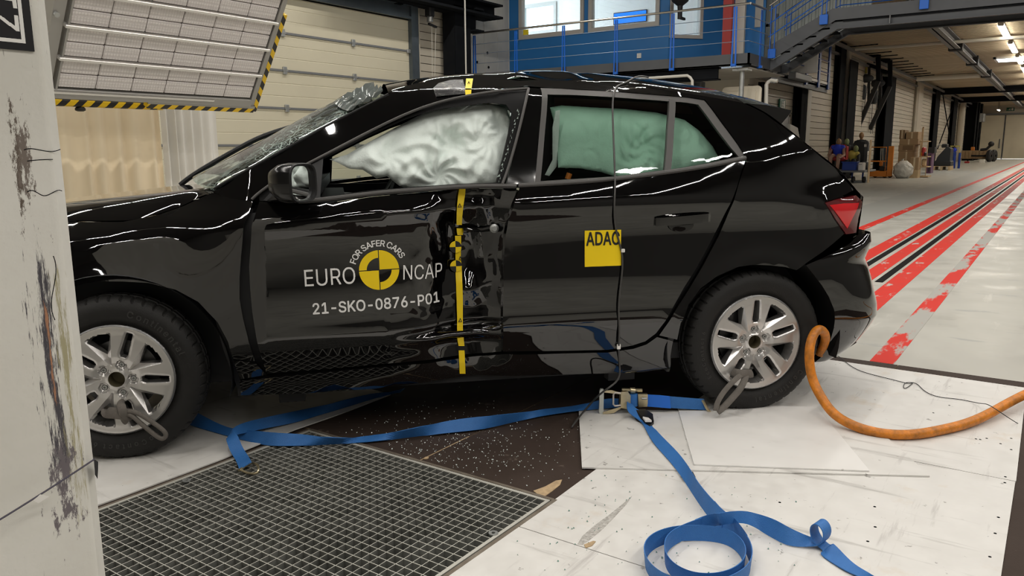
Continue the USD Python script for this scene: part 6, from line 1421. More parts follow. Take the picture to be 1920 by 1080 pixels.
obj('doubled_end', rrib([(1212, 740, 1212, 762), (1235, 741, 1235, 764), (1256, 743, 1258, 766)], -.006), K['strap_bright'], s3, world=True)
hook = [rp(u, v, o) for u, v, o in ((1317, 750, 0), (1322, 759, -.006), (1327, 768, -.01), (1334, 775, -.012), (1342, 778, -.012), (1348, 775, -.008), (1349, 766, -.004), (1346, 759, 0))]
obj('hook', M().tube(spline(hook, 30), .0062, 8).tube(spline([p+rny*.02 for p in hook[:5]]+[hook[5]], 24), .0062, 8), K['zinc'], s3, world=True)
# loose end with black keeper, coil and curl
s4 = thing('loose_strap', 'long loose blue strap end lying coiled on the white sheets', 'strap', (1.9, .9, 0))
Le = [(1177, 745), (1175, 758), (1178, 772), (1192, 784), (1203, 793), (1220, 823), (1249, 858), (1280, 897), (1308, 939), (1333, 974), (1352, 998), (1380, 1026)]
Re = [(1190, 741), (1184, 752), (1188, 762), (1205, 776), (1217, 791), (1245, 823), (1270, 848), (1292, 876), (1311, 906), (1338, 938), (1362, 962), (1392, 1000)]
zL = [.07, .055, .035, .02, .014, .010, .008, .0065, .004, .003, .003, .012]
def rib2(Le, Re, zL, n=90, w=.048):
    A = [level(u, v, z) for (u, v), z in zip(Le, zL)]; B = []
    for (u, v), a in zip(Re, A):
        zs = np.linspace(0.002, .08, 90); P = np.array([level(u, v, z) for z in zs]); e = np.abs(np.linalg.norm(P-a, axis=1)-w)+.15*np.abs(zs-a[2]); B.append(P[np.argmin(e)])
    return spline(A, n), spline(B, n)
# coil: path of the lower edge on the floor, band standing up
A, B = rib2(Le[:-1], Re[:-1], zL[:-1])
coil = [on(u, v, 2, .003) for u, v in ((1372, 1006), (1392, 1026), (1406, 1054), (1400, 1086), (1360, 1112), (1300, 1120), (1240, 1100), (1212, 1066), (1222, 1034), (1262, 1017), (1310, 1014), (1362, 1022), (1392, 1048), (1388, 1082), (1350, 1102), (1302, 1102), (1262, 1082), (1248, 1052), (1256, 1030), (1280, 1014), (1318, 999))]
Cc = spline(coil, 170); up_ = np.array([0, 0, .047])
lean = np.zeros_like(Cc); cc = Cc.mean(0); lean[:, :2] = (Cc[:, :2]-cc[:2])*.03
Ca, Cb = Cc, Cc+up_+lean
# crossing band and curl
cu = [(1345, 962), (1383, 958), (1415, 962), (1452, 974), (1480, 989), (1505, 1001)]; cl = [(1352, 984), (1397, 982), (1429, 997), (1463, 1016), (1486, 1024), (1518, 1022)]
Xa, Xb = [level(u, v, z) for (u, v), z in zip(cl, (.050, .030, .006, .003, .003, .004))], []
for (u, v), a in zip(cu, Xa):
    zs = np.linspace(a[2], a[2]+.05, 60); P = np.array([level(u, v, z) for z in zs]); Xb.append(P[np.argmin(np.abs(np.linalg.norm(P-a, axis=1)-.047))])
e0, e1 = np.array(Xa[-1]), np.array(Xb[-1]); tr = on(1600, 1060, 2, .003)-on(1500, 1010, 2, .003); tr /= np.linalg.norm(tr)
Pa = on(1519, 1022, 2, .004); Pb = on(1544, 1004, 2, .004); wv = Pb-Pa; wv[2] = 0; wv = wv/np.linalg.norm(wv)*.047
La, Lb = [], []; rr = .036
for t in np.linspace(0.15, 2*math.pi-.1, 30):
    c = Pa+tr*(-.004+.008*t)+np.array([0, 0, rr+.002])+(tr*math.sin(t)-np.array([0, 0, 1])*math.cos(t))*rr*(1.0)
    La.append(c-wv*.15+wv*.12*t/6.28); Lb.append(La[-1]+wv)
Ta = [on(u, v, 2, z) for u, v, z in ((1539, 1037, .003), (1562, 1057, .003), (1590, 1073, .004), (1640, 1092, .006))]; Tb = [on(u, v, 2, z) for u, v, z in ((1560, 1020, .003), (1582, 1040, .003), (1604, 1060, .005), (1648, 1084, .03))]
obj('webbing', ribbon(A, B), K['strap'], s4, 40, world=True)
obj('coil', M().slab(np.stack([Ca, (Ca+Cb)/2, Cb], 1), np.array([.0, .0026, 0])), K['strap'], s4, 40, world=True)
J_a = spline([Ca[-8], Ca[-1]+[0, 0, .01], Xa[0]], 14); J_b = spline([Cb[-8], Cb[-1]+[0, 0, .004], Xb[0]], 14)
Ea = np.vstack([J_a[3:-1:3], np.array(Xa)[:-1], np.array(La)[2::3], np.array(Ta)]); Eb = np.vstack([J_b[3:-1:3], np.array(Xb)[:-1], np.array(Lb)[2::3], np.array(Tb)])
Ea, Eb = spline(Ea, 170), spline(Eb, 170); Ea[:, 2] = np.maximum(Ea[:, 2], .002); Eb[:, 2] = np.maximum(Eb[:, 2], .002)
Nn = np.cross(np.gradient((Ea+Eb)/2, axis=0), Eb-Ea); Nn /= np.linalg.norm(Nn, axis=1, keepdims=True)
obj('looped_band', M().slab(np.stack([Ea, (Ea+Eb)/2, Eb], 1), np.repeat(Nn[:, None]*.0026, 3, 1)), K['strap'], s4, 40, world=True)
ta, tb = A[-1], B[-1]; w1 = spline([A[-8], ta, (ta+Ca[4])/2, Ca[10]], 24); w2 = spline([B[-8], tb, (tb+Cb[4])/2+[0, 0, .005], Cb[10]], 24)
obj('twist', M().slab(np.stack([w1, (w1+w2)/2, w2], 1), np.array([.001, .001, .002])), K['strap'], s4, 40, world=True)
kp = [on(u, v, 2, z) for u, v, z in ((1192, 768, .04), (1210, 767, .035), (1224, 776, .03), (1226, 790, .02), (1218, 798, .012), (1196, 788, .012), (1190, 780, .02))]
obj('keeper', M().hull(np.vstack([kp, np.array(kp)-[0, 0, .01]])), K['black_plastic'], s4, world=True); kq = [on(u, v, 2, z) for u, v, z in ((1205, 781, .036), (1216, 783, .034), (1222, 788, .030), (1210, 788, .034))]
obj('white_tag', M().hull(np.vstack([kq, np.array(kq)-[0, 0, .008]])), K['white_plastic'], s4, world=True)
mk_ = [on(u, v, 2, .0085) for u, v in ((1278, 890), (1299, 886), (1304, 896), (1284, 901))]; obj('black_band', M().hull(np.vstack([mk_, np.array(mk_)+[0, 0, .0035]])), K['black'], s4, False, world=True)

# grey slings looped through the wheels
def carw(P): c, s = math.cos(CTH), math.sin(CTH); P = np.asarray(P, float); return np.stack([CX+P[..., 0]*c-P[..., 1]*s, CY+P[..., 0]*s+P[..., 1]*c, P[..., 2]], -1)
def wpx(pts): return np.array([carw(cpl([(u, v)], y)[0]) for u, v, y in pts])
sl = thing('wheel_sling', 'grey webbing sling looped through the rear wheel and held by the hook', 'sling', tuple(wpx([(1370, 740, -.03)])[0]))
def flat(P, w, t, n=36):
    """A band along P, w wide across the view and t thick."""
    C = spline(P, n); T = np.gradient(C, axis=0); T /= np.linalg.norm(T, axis=1, keepdims=True); V = C-_O; V /= np.linalg.norm(V, axis=1, keepdims=True); Sd = np.cross(T, V); Sd /= np.linalg.norm(Sd, axis=1, keepdims=True)
    a = np.linspace(0, 2*np.pi, 10, endpoint=False); G = C[:, None]+np.cos(a)[None, :, None]*Sd[:, None]*w/2+np.sin(a)[None, :, None]*np.cross(Sd, T)[:, None]*t/2
    G = np.concatenate([G, G[:, :1]], 1); return M().grid(G).add(np.vstack([G[0, :-1]]), [[0, i, i+1] for i in range(1, 9)]).add(np.vstack([G[-1, :-1]]), [[0, i+1, i] for i in range(1, 9)])
obj('strand', flat(wpx([(1398, 698, .005), (1388, 704, -.03), (1372, 718, -.05), (1355, 738, -.06), (1345, 756, -.07), (1342, 770, -.075)]), .022, .008), K['sling'], sl, 50, world=True)
obj('strand', flat(wpx([(1400, 700, .005), (1396, 712, -.035), (1388, 728, -.05), (1374, 745, -.06), (1358, 762, -.07), (1345, 772, -.075)]), .028, .009), K['sling'], sl, 50, world=True)
obj('wrap', flat(wpx([(1374, 697, .01), (1384, 700, -.022), (1396, 701, -.022), (1410, 700, .01)]), .036, .012), K['sling'], sl, 50, world=True)
sl2 = thing('wheel_sling', 'grey webbing sling hanging from a spoke of the front wheel', 'sling', tuple(wpx([(250, 790, -.03)])[0]))
obj('wrap', flat(wpx([(201, 772, .02), (206, 774, -.012), (220, 775, -.02), (238, 777, -.02), (244, 777, .01)]), .042, .014), K['sling'], sl2, 50, world=True)
obj('knot', flat(wpx([(231, 755, .015), (228, 764, -.024), (232, 776, -.03), (231, 790, .0)]), .030, .012), K['sling'], sl2, 50, world=True)
obj('loop', M().tube(spline(wpx([(240, 772, -.02), (256, 774, -.03), (274, 784, -.035), (292, 796, -.04), (306, 807, -.045), (311, 816, -.045), (306, 822, -.045), (296, 819, -.042), (280, 807, -.04), (262, 792, -.035), (248, 780, -.03), (240, 778, -.02)]), 60), .0085, 10), K['sling'], sl2, 50, world=True)
# orange charging cable
K['orange_cable'] = mat('orange_cable', (.68, .215, .010), .5, var=.75, vscale=24., col2=(.20, .08, .012), bump=.0015, bscale=120.)
oc_ = np.vstack([wpx([(1537, 664, .09), (1545, 645, .05), (1547, 628, .0), (1538, 618, -.03), (1527, 625, -.06), (1519, 648, -.085), (1518, 680, -.10), (1524, 712, -.115)]), [on(u, v, 2, z) for u, v, z in ((1542, 748, .10), (1562, 774, .06), (1590, 793, .035), (1640, 810, .021), (1700, 815, .021), (1760, 807, .021), (1815, 793, .024), (1865, 770, .034), (1905, 748, .045), (1960, 722, .045), (2040, 690, .03))]]); _e = oc_[-1]; oc_ = np.vstack([oc_, [[_e[0]+.35, _e[1]-.18, .0], [_e[0]+.9, _e[1]-.6, .0], [_e[0]+1.2, _e[1]-1.4, .0], [_e[0]+.9, _e[1]-2.6, .0], [_e[0]+1.6, _e[1]-4.2, .0]]])
t = thing('orange_cable', 'thick orange cable looping from the rear wheel across the white sheets', 'cable', tuple(on(1640, 810, 2, 0)))
obj('cable', M().tube(spline(oc_, 190), .0195, 14), K['orange_cable'], t, True, world=True)
t = thing('black_wire', 'thin black wire with a small curl lying behind the orange cable', 'wire', tuple(on(1700, 722, 2, 0)))
wr_ = [on(u, v, 2, .004) for u, v in ((1560, 662), (1580, 674), (1610, 694), (1650, 706), (1690, 716), (1706, 719), (1712, 717), (1706, 723), (1696, 728), (1695, 721), (1703, 717), (1714, 718))]+[on(u, v, 2, z) for u, v, z in ((1730, 730, .004), (1760, 744, .004), (1800, 749, .004), (1830, 755, .01), (1862, 764, .075), (1880, 776, .06), (1905, 792, .006), (1945, 815, .004))]
obj('wire', M().tube(spline(wr_, 130), .0017, 6), K['black'], t, True, world=True)
# sensor lead over the roof and down the rear door
t = thing('sensor_lead', 'thin dark lead running over the roof edge and down the rear door to the floor', 'cable', tuple(carw(hit([(1160, 560)])[0])))
K['lead'] = mat('dark_lead', (.05, .048, .045), .45)
h_ = lambda pts, o: [carw(p) for p in hit(pts, o)]
rz = lambda u, v, y: (lambda p: carw(np.array([p[0], p[1], float(roof_z(p[0], p[1]))+.006])))(cpl([(u, v)], y)[0])
P_ = [rz(1215, 159, .62), rz(1190, 157, .5), rz(1172, 156, .38)]+h_([(1160, 160), (1152, 172), (1149, 190), (1150, 250), (1152, 300), (1153, 330), (1153, 360), (1152, 400), (1157, 440), (1165, 470), (1167, 500), (1163, 540), (1160, 580), (1161, 620), (1160, 660), (1162, 690)], -.010)
P_ += [carw(cpl([(1158, 712)], -.02)[0]), carw(cpl([(1140, 728)], -.06)[0])]+[on(u, v, 2, z) for u, v, z in ((1112, 752, .05), (1090, 777, .02), (1072, 802, .0))]
obj('lead', M().tube(spline(P_, 150), .0040, 8), K['lead'], t, True, world=True)
for (u, v) in ((1168, 470), (1160, 650)):
    o = carw(hit([(u, v)], -.012)[0]); obj('white_clip', M().obox(o, (.016, .010, .022 if v > 600 else .014), (math.cos(CTH), math.sin(CTH), 0), (-math.sin(CTH), math.cos(CTH), 0), bev=.002), K['white_plastic'], t, world=True)
# ================================================================ THINGS ALONG THE FAR HALL'S WALL
K['card'] = mat('brown_cardboard', (.33, .225, .125), .8, var=.2, vscale=3., col2=(.27, .18, .1)); K['card_dark'] = mat('dark_cardboard', (.20, .13, .07), .85); K['wood'] = mat('pale_wood', (.52, .38, .22), .7, var=.3, vscale=4., col2=(.4, .28, .15))
K['orange'] = mat('orange_trolley_paint', (.62, .20, .02), .45, var=.2, vscale=3.); K['tape_tan'] = mat('pale_packing_tape', (.55, .45, .30), .35)
K['purple'] = mat('purple_panel', (.12, .05, .11), .5); K['bag'] = mat('white_plastic_bag', (.55, .54, .50), .4, bump=.02, bscale=9.); K['bluebin'] = mat('blue_bin', (.01, .045, .28), .4); K['seat_red'] = mat('red_child_seat', (.38, .03, .03), .6); K['shirt_blue'] = mat('blue_shirt', (.015, .045, .55), .7)
K['dummy_skin'] = mat('dummy_skin', (.30, .17, .08), .5); K['dummy_pink'] = mat('dummy_pale_skin', (.42, .25, .18), .55); K['dummy_green'] = mat('dummy_green_head', (.22, .27, .12), .45); K['dummy_yellow'] = mat('dummy_yellow_jacket', (.50, .42, .08), .6); K['clothes_dark'] = mat('dark_clothes', (.02, .022, .025), .7)
def at(X, u, v): return on(u, v, 0, X)
def bx(X, u0, v0, u1, v1, d, bev=.01):
    a, b = at(X, u0, v1), at(X, u1, v0); return M().box((X, a[1], a[2]), (X+d, b[1], b[2]), bev)
def floorbox(X, u0, v0, u1, d, bev=.01, zb=FL):
    a, b = at(X, u0, 300), at(X, u1, v0); return M().box((X, a[1], zb), (X+d, b[1], b[2]), bev)
def carton(X, u0, v0, u1, v1, d, label, mt='card', zb=None):
    a, b = at(X, u0, v1), at(X, u1, v0); z0 = a[2] if zb is None else zb; t = thing('cardboard_box', label, 'box', (X, (a[1]+b[1])/2, z0))
    obj('carton', M().box((X, a[1], z0), (X+d, b[1], b[2]), .01), K[mt], t, False, world=True)
    yc = (a[1]+b[1])/2; obj('packing_tape', M().box((X-.004, yc-.03, z0+.02), (X, yc+.03, b[2]-.01)).box((X+.02, yc-.03, b[2]), (X+d-.02, yc+.03, b[2]+.004)), K['tape_tan'], t, False, world=True)
    return b[2]
BXX = 33.6
def pallet(X, u0, u1, d, label, zt=.13):
    y0, y1 = sorted((at(X, u0, 300)[1], at(X, u1, 300)[1])); t = thing('wooden_pallet', label, 'pallet', (X, (y0+y1)/2, FL))
    for i in range(3): yy = y0+(y1-y0-.1)*i/2; obj('bearer', M().box((X, yy, FL), (X+d, yy+.1, FL+zt-.02)), K['wood'], t, False, world=True)
    n = 5
    for i in range(n): xx = X+(d-.12)*i/(n-1); obj('deck_board', M().box((xx, y0, FL+zt-.02), (xx+.12, y1, FL+zt)), K['wood'], t, False, world=True)
    return FL+zt
zp = pallet(BXX+.45, 1683, 1716, 1.0, 'pallet under the tall stack of cardboard boxes')
z1 = carton(BXX+.45, 1683, 284, 1715, 307, .9, 'widest lower cardboard box at the bottom of the tall stack', zb=zp)
z2 = carton(BXX+.45, 1684, 272, 1716, 283, .9, 'second cardboard box of the tall stack, with a dark label', zb=z1)
t = thing('dark_label', 'dark rectangular label on the second box of the stack', 'label', (BXX+.44, 4.9, z1)); obj('sheet', bx(BXX+.444, 1692, 272.5, 1712, 281.5, .004, 0), K['card_dark'], t, False, world=True)
z3 = carton(BXX+.45, 1686, 260.5, 1722, 271, .9, 'third cardboard box of the tall stack, wider to the right', zb=z2)
carton(BXX+.45, 1686, 243.5, 1697, 260, .9, 'dark narrow box on top of the tall stack, at its left end', 'card_dark', zb=z3)
carton(BXX+.46, 1698, 247, 1722, 260, .85, 'wide box on top of the tall stack with a pale strip', zb=z3)
zq = pallet(BXX-.55, 1706, 1723, .6, 'small pallet under the single front box', .30)
carton(BXX-.55, 1705, 295, 1723, 321, .5, 'single cardboard box in front of the stack, on its own small pallet', zb=zq)
rk = thing('wooden_rack', 'pale wooden rack with colourful contents right of the cardboard boxes', 'rack', (BXX+.1, 4.0, FL))
for u in (1724, 1738): obj('upright', floorbox(BXX+.1, u, 262, u+2, .06), K['wood'], rk, False, world=True); obj('upright', floorbox(BXX+.9, u, 262, u+2, .06), K['wood'], rk, False, world=True)
for v in (264, 293, 312, 330): obj('shelf', bx(BXX+.1, 1724, v, 1740, v+2, .9, 0), K['wood'], rk, False, world=True)
zr = lambda v: at(BXX+.1, 1730, v)[2]
for (u0, v0, u1, v1, c, lab) in ((1727, 276, 1734, 293, 'seat_red', 'dark red bundle on the top shelf of the wooden rack'), (1726, 285, 1730, 293, 'orange', 'small orange item on the top shelf of the wooden rack'), (1731, 285, 1736, 293, 'black', 'small black item on the top shelf of the wooden rack'), (1727, 298, 1735, 312, 'wood', 'pale block on the middle shelf of the wooden rack')):
    t = thing('stored_item', lab, 'item', tuple(at(BXX+.2, (u0+u1)/2, v1))); obj('body', bx(BXX+.2, u0, v0, u1, v1, .5, .04), K[c], t, 30, world=True)
t = thing('tall_plank', 'tall board leaning behind the boxes, highest of the pile', 'board', tuple(at(BXX+1.4, 1728, 335))); a = at(BXX+1.3, 1724, 300); b = at(BXX+1.3, 1732, 238)
obj('board', M().box((BXX+1.4, b[1], FL), (BXX+1.44, a[1], b[2])), K['card'], t, False, world=True)
obj('batten', M().box((BXX+1.36, b[1], FL), (BXX+1.40, b[1]+.06, b[2]-.05)), K['wood'], t, False, world=True)
# white plastic bag
t = thing('plastic_bag', 'crumpled white plastic bag on the floor in front of the boxes', 'bag', tuple(np.r_[at(BXX-.5, 1695, 336)[:2], FL])); c = at(BXX-1.0, 1693, 322); s_ = trimesh.creation.icosphere(4); v = s_.vertices*[.25, .34, .36]; v = v*(1+.35*(meshkit.fbm(s_.vertices*3.1+5, 4, 3)-.5)[:, None]); v[:, 2] = np.maximum(v[:, 2]*.95+.30, 0)
obj('bag', (v+[c[0], c[1], FL], s_.faces), K['bag'], t, 60, world=True); tp = np.array([c[0], c[1], FL+.58]); obj('gathered_neck', M().tube([tp, tp+[0, .03, .08], tp+[0, .05, .12]], [.05, .03, .07], 10), K['bag'], t, world=True)
# orange trolley
tr_ = thing('orange_trolley', 'orange handling trolley with tall back panel, left of the boxes', 'trolley', tuple(np.r_[at(32.6, 1650, 335)[:2], FL])); TX = 32.6
obj('back_panel', bx(TX, 1662, 274, 1676, 331, .12), K['orange'], tr_, False, world=True); obj('base', bx(TX, 1629, 321, 1662, 331, .9), K['orange'], tr_, False, world=True)
obj('top_rail', bx(TX, 1630, 275, 1662, 277, .06, 0), K['orange'], tr_, False, world=True); obj('middle_rail', bx(TX, 1630, 301, 1662, 303.5, .06, 0), K['orange'], tr_, False, world=True); obj('upright', bx(TX, 1659, 275, 1662, 322, .08, 0), K['orange'], tr_, False, world=True)
for u in (1640, 1658, 1668):
    p = at(TX+.3, u, 338); obj('castor', M().lathe([(-.025, 0), (-.025, .08), (.025, .08), (.025, 0)], (p[0], p[1], FL+.08), (1, .3, 0), 16).box((p[0]-.03, p[1]-.03, FL+.08), (p[0]+.03, p[1]+.03, FL+.3)), K['black'], tr_, world=True)
t = thing('tool_unit', 'small black and yellow power unit standing on the orange trolley', 'tool', tuple(at(TX+.1, 1654, 321))); obj('case', bx(TX+.1, 1648, 312, 1660, 321, .4, .03), K['black'], t, 30, world=True); obj('cover', bx(TX+.1, 1648, 303, 1654, 311.8, .25, .03), K['orange'], t, 30, world=True); obj('hose', M().tube([at(TX+.2, 1651, 303), at(TX+.2, 1652, 278)], .02, 8).tube([at(TX+.2, 1655, 303), at(TX+.2, 1655, 278)], .02, 8), K['galv'], t, world=True)
# cart with crash test dummies
CXX = 27.9
ct_ = thing('dummy_cart', 'steel cart with blue tray carrying seated test dummies', 'cart', tuple(np.r_[at(CXX, 1595, 345)[:2], FL]))
obj('deck', bx(CXX-.45, 1556, 320, 1621, 323, 1.9), K['steel_mid'], ct_, False, world=True)
for u in (1560, 1598, 1618):
    obj('leg', floorbox(CXX+.1, u, 320, u+1.6, .05, 0, FL+.12), K['bluebin'], ct_, False, world=True); p = at(CXX+.12, u+.8, 350); obj('wheel', M().lathe([(-.03, 0), (-.03, .1), (.03, .1), (.03, 0)], (p[0], p[1], FL+.1), (.2, 1, 0), 18), K['black'], ct_, world=True)
obj('lower_shelf', bx(CXX+.1, 1560, 340, 1620, 341.5, 1.0, 0), K['steel_mid'], ct_, False, world=True)
t = thing('blue_bin', 'blue plastic bin on the dummy cart', 'bin', tuple(at(CXX-.02, 1592, 320))); obj('tub', bx(CXX-.4, 1578, 304.5, 1606, 319.9, .4, .02), K['bluebin'], t, False, world=True); obj('rim', bx(CXX-.42, 1577, 303.5, 1607, 305.2, .44, .01), K['bluebin'], t, False, world=True)
t = thing('white_crate', 'small white crate right of the blue bin', 'crate', tuple(at(CXX-.02, 1613, 320))); obj('tub', bx(CXX-.4, 1608.5, 305, 1619, 320, .4, .02), K['white_plastic'], t, False, world=True); obj('handle', bx(CXX-.42, 1610, 307, 1616, 309, .012, 0), K['trim'], t, False, world=True)
t = thing('wooden_post', 'pale wooden board standing at the right end of the dummy cart', 'board', tuple(np.r_[at(CXX, 1630, 350)[:2], FL])); obj('plank', floorbox(CXX, 1628.5, 262, 1632, .3), K['wood'], t, False, world=True)
def chain(pts, rad):
    """A smooth limb: hulls of spheres."""
    m = M()
    for (p, q), (r0, r1) in zip(zip(pts[:-1], pts[1:]), zip(rad[:-1], rad[1:])):
        a = trimesh.creation.icosphere(1).vertices; m.hull(np.vstack([a*r0+p, a*r1+q]))
    return m
def dummy(name, label, X, uh, vh, uc, v_sh, v_hip, head, body, limb, px):
    """Seated test dummy: head at (uh, vh), shoulders at v_sh, hips at v_hip."""
    H = at(X, uh, vh); sh, hp = at(X, uc, v_sh), at(X+.1, uc, v_hip); t = thing(name, label, 'dummy', tuple(hp)); w = .2
    obj('torso', chain([sh+[0, 0, -.05], (sh+hp)/2, hp], [.15, .16, .15]).hull(np.vstack([trimesh.creation.icosphere(1).vertices*.085+sh+[0, q, -.03] for q in (-.16, .16)])), K[body], t, 60, world=True)
    hd = trimesh.creation.icosphere(3); v = hd.vertices*[.095, .08, .115]; v[:, 0] -= .018*np.exp(-((hd.vertices[:, 1])/.25)**2-((hd.vertices[:, 2]+.1)/.25)**2)*(hd.vertices[:, 0] < 0); v[:, 2] -= .012*(hd.vertices[:, 0] < -.4)*(hd.vertices[:, 2] < -.3)
    obj('head', M().add(v+H, hd.faces).cyl(H-[0, 0, .08], sh, .05, 12), K[head], t, 60, world=True)
    for q in (-1, 1):
        obj('arm', chain([sh+[0, q*.2, -.05], sh+[-.12, q*.24, -.28], sh+[-.34, q*.17, -.36]], [.06, .05, .04]).ball(sh+[-.38, q*.16, -.37], (.05, .035, .025)), K[limb], t, 60, world=True)
        obj('leg', chain([hp+[-.05, q*.1, -.02], hp+[-.45, q*.12, .0], hp+[-.5, q*.12, -.42]], [.09, .07, .05]).hull(np.vstack([trimesh.creation.icosphere(1).vertices*.04+hp+[-.5-d, q*.12, -.45] for d in (0, .14)])), K[limb], t, 60, world=True)
    return t
t = thing('child_seat', 'red child seat at the left end of the dummy cart', 'seat', tuple(at(CXX+.3, 1571, 300))); obj('shell', bx(CXX+.42, 1555, 271, 1588, 300, .12, .05), K['seat_red'], t, 40, world=True)
obj('seat_base', bx(CXX+.05, 1560, 294, 1584, 302, .5, .05), K['seat_red'], t, 40, world=True)
for u in (1555.5, 1585): obj('side_wing', bx(CXX+.2, u, 274, u+3, 300, .3, .03), K['seat_red'], t, 40, world=True)
dummy('test_dummy', 'small dummy in a blue shirt sitting in the red child seat', CXX+.3, 1573, 266, 1571, 275, 292, 'dummy_skin', 'shirt_blue', 'dummy_pink', 1)
dummy('test_dummy', 'dummy with olive green head behind the blue bin, beside the child seat', CXX+1.5, 1588, 266, 1590, 276, 296, 'dummy_green', 'clothes_dark', 'clothes_dark', 1)
dummy('test_dummy', 'dummy with green head and yellow jacket leaning low above the blue bin', CXX+.75, 1605, 279, 1598, 287, 301, 'dummy_green', 'dummy_yellow', 'clothes_dark', 1)
t = thing('bucket_seat', 'black bucket seat standing on the cart, tallest at its right end', 'seat', tuple(at(CXX+.5, 1612, 320))); obj('backrest', bx(CXX+1.0, 1598, 262, 1627, 318, .2, .08), K['clothes_dark'], t, 40, world=True); obj('cushion', bx(CXX+.6, 1611, 303, 1626, 319, .4, .06), K['clothes_dark'], t, 40, world=True); obj('white_label', bx(CXX+.985, 1620, 270.5, 1625, 275.5, .01, 0), K['white_plastic'], t, False, world=True)
dummy('test_dummy', 'dummy with brown head propped up behind the black bucket seat', CXX+2.2, 1615.5, 254, 1615, 266, 290, 'dummy_skin', 'clothes_dark', 'clothes_dark', 1)
# purple board, black machine, blue drums, crate trolley, heater
t = thing('purple_cabinet', 'narrow purple cabinet with a black top, right of the wooden rack', 'cabinet', tuple(np.r_[at(39, 1743, 326)[:2], FL])); obj('body', floorbox(39, 1738, 287, 1748, .8), K['purple'], t, False, world=True); obj('top_case', bx(39, 1740, 276, 1753, 286.8, .7), K['black'], t, False, world=True); obj('door_line', bx(38.98, 1742.5, 290, 1743.2, 322, .03, 0), K['black'], t, False, world=True); obj('foot', M().box((39.02, at(39, 1745, 300)[1], FL), (39.1, at(39, 1739, 300)[1], FL+.05)), K['black'], t, False, world=True)
zp = pallet(44.6, 1750, 1783, 1.4, 'pallet under the bulky black machine', .2)
t = thing('black_machine', 'bulky black machine with sloped front on a pallet by the wall', 'machine', tuple(np.r_[at(44.8, 1767, 318)[:2], zp])); y0, y1 = at(44.8, 1781, 300)[1], at(44.8, 1751, 300)[1]; zt = at(44.8, 1767, 276)[2]
obj('body', M().prism([(0, 0), (y1-y0, 0), (y1-y0-.15, (zt-zp)*.5), (y1-y0-.5, zt-zp), (.1, zt-zp), (0, (zt-zp)*.9)], 44.8, 46.0, lambda v: np.stack([v[:, 2], y0+v[:, 0], zp+v[:, 1]], -1)), K['clothes_dark'], t, False, world=True)
obj('head_unit', bx(44.9, 1765, 270, 1776, 277, .8, .03), K['black'], t, False, world=True); obj('skirt', M().box((44.75, y0-.05, zp), (46.05, y1+.05, zp+.25), .03), K['black'], t, False, world=True); obj('handle', M().tube([at(44.9, 1757, 276), at(44.9, 1761, 270), at(44.9, 1765, 272)], .03, 8), K['galv'], t, world=True)
t = thing('yellow_rack', 'yellow frame rack beside the black machine', 'rack', tuple(np.r_[at(49, 1792, 313)[:2], FL]))
for u in (1781.5, 1798): obj('upright', floorbox(49.2, u, 274, u+1.5, .1, 0), K['dummy_yellow'], t, False, world=True)
obj('cross_bar', bx(49.2, 1781.5, 273, 1799.5, 275, .1, 0), K['dummy_yellow'], t, False, world=True)
for i, (u0, v0, u1, v1, lab) in enumerate(((1784, 286, 1793, 313, 'left blue drum in front of the yellow rack'), (1795, 287, 1802, 312, 'right blue drum in front of the yellow rack'))):
    a, b = at(48.5, u0, v1), at(48.5, u1, v0); yc, r = (a[1]+b[1])/2, abs(a[1]-b[1])/2; t = thing('blue_drum', lab, 'drum', (48.5+r, yc, FL)); h_ = b[2]-FL
    obj('drum', M().lathe([(0, 0), (0, r*.95), (.03, r), (h_*.33, r), (h_*.35, r*1.03), (h_*.37, r), (h_*.66, r), (h_*.68, r*1.03), (h_*.7, r), (h_-.03, r), (h_, r*.95), (h_, 0)], (48.5+r, yc, FL), (0, 0, 1), 24), K['bluebin'], t, world=True); obj('lid', M().lathe([(0, r*.98), (.03, r*.98), (.03, 0)], (48.5+r, yc, FL+h_), (0, 0, 1), 24), K['steel_mid'] if i else K['bluebin'], t, world=True)
t = thing('blue_hood', 'blue cover hanging on the yellow rack above the drums', 'cover', tuple(at(49.1, 1789, 284))); obj('cover', bx(49.05, 1785, 277, 1794, 285.5, .25, .08), K['shirt_blue'], t, 40, world=True); obj('strap', bx(49.1, 1788, 274, 1790, 277, .06, 0), K['black'], t, False, world=True)
t = thing('crate_trolley', 'long wooden crate trolley on black wheels near the far doors', 'trolley', tuple(np.r_[at(70, 1830, 303)[:2], FL])); obj('crate', bx(70, 1802, 282, 1857, 298, 1.6), K['card'], t, False, world=True)
for i in range(8): u = 1803+i*6.6; obj('slat', bx(69.95, u, 283, u+6.2, 297.5, .05, 0), K['card'], t, False, world=True)
for u, X in ((1855, 69.6), (1863, 71.4)):
    p = at(X, u, 296); obj('wheel', M().lathe([(-.14, .1), (-.14, .38), (-.08, .45), (.08, .45), (.14, .38), (.14, .1)], (p[0], p[1], FL+.45), (.25, 1, 0), 24), K['black'], t, world=True); obj('axle', M().cyl((p[0], p[1], FL+.45), (p[0], p[1]+1.2, FL+.45), .06, 8), K['steel_dark'], t, world=True)
obj('tow_bar', M().tube([at(70, 1838, 281), at(70, 1850, 279.5), at(70, 1858, 272)], .10, 8).ball(at(70, 1858.5, 270), .2), K['black'], t, world=True); obj('stand', M().box((70.2, at(70, 1815, 300)[1], FL), (70.4, at(70, 1813, 300)[1], at(70, 1813, 297)[2])), K['steel_dark'], t, False, world=True)
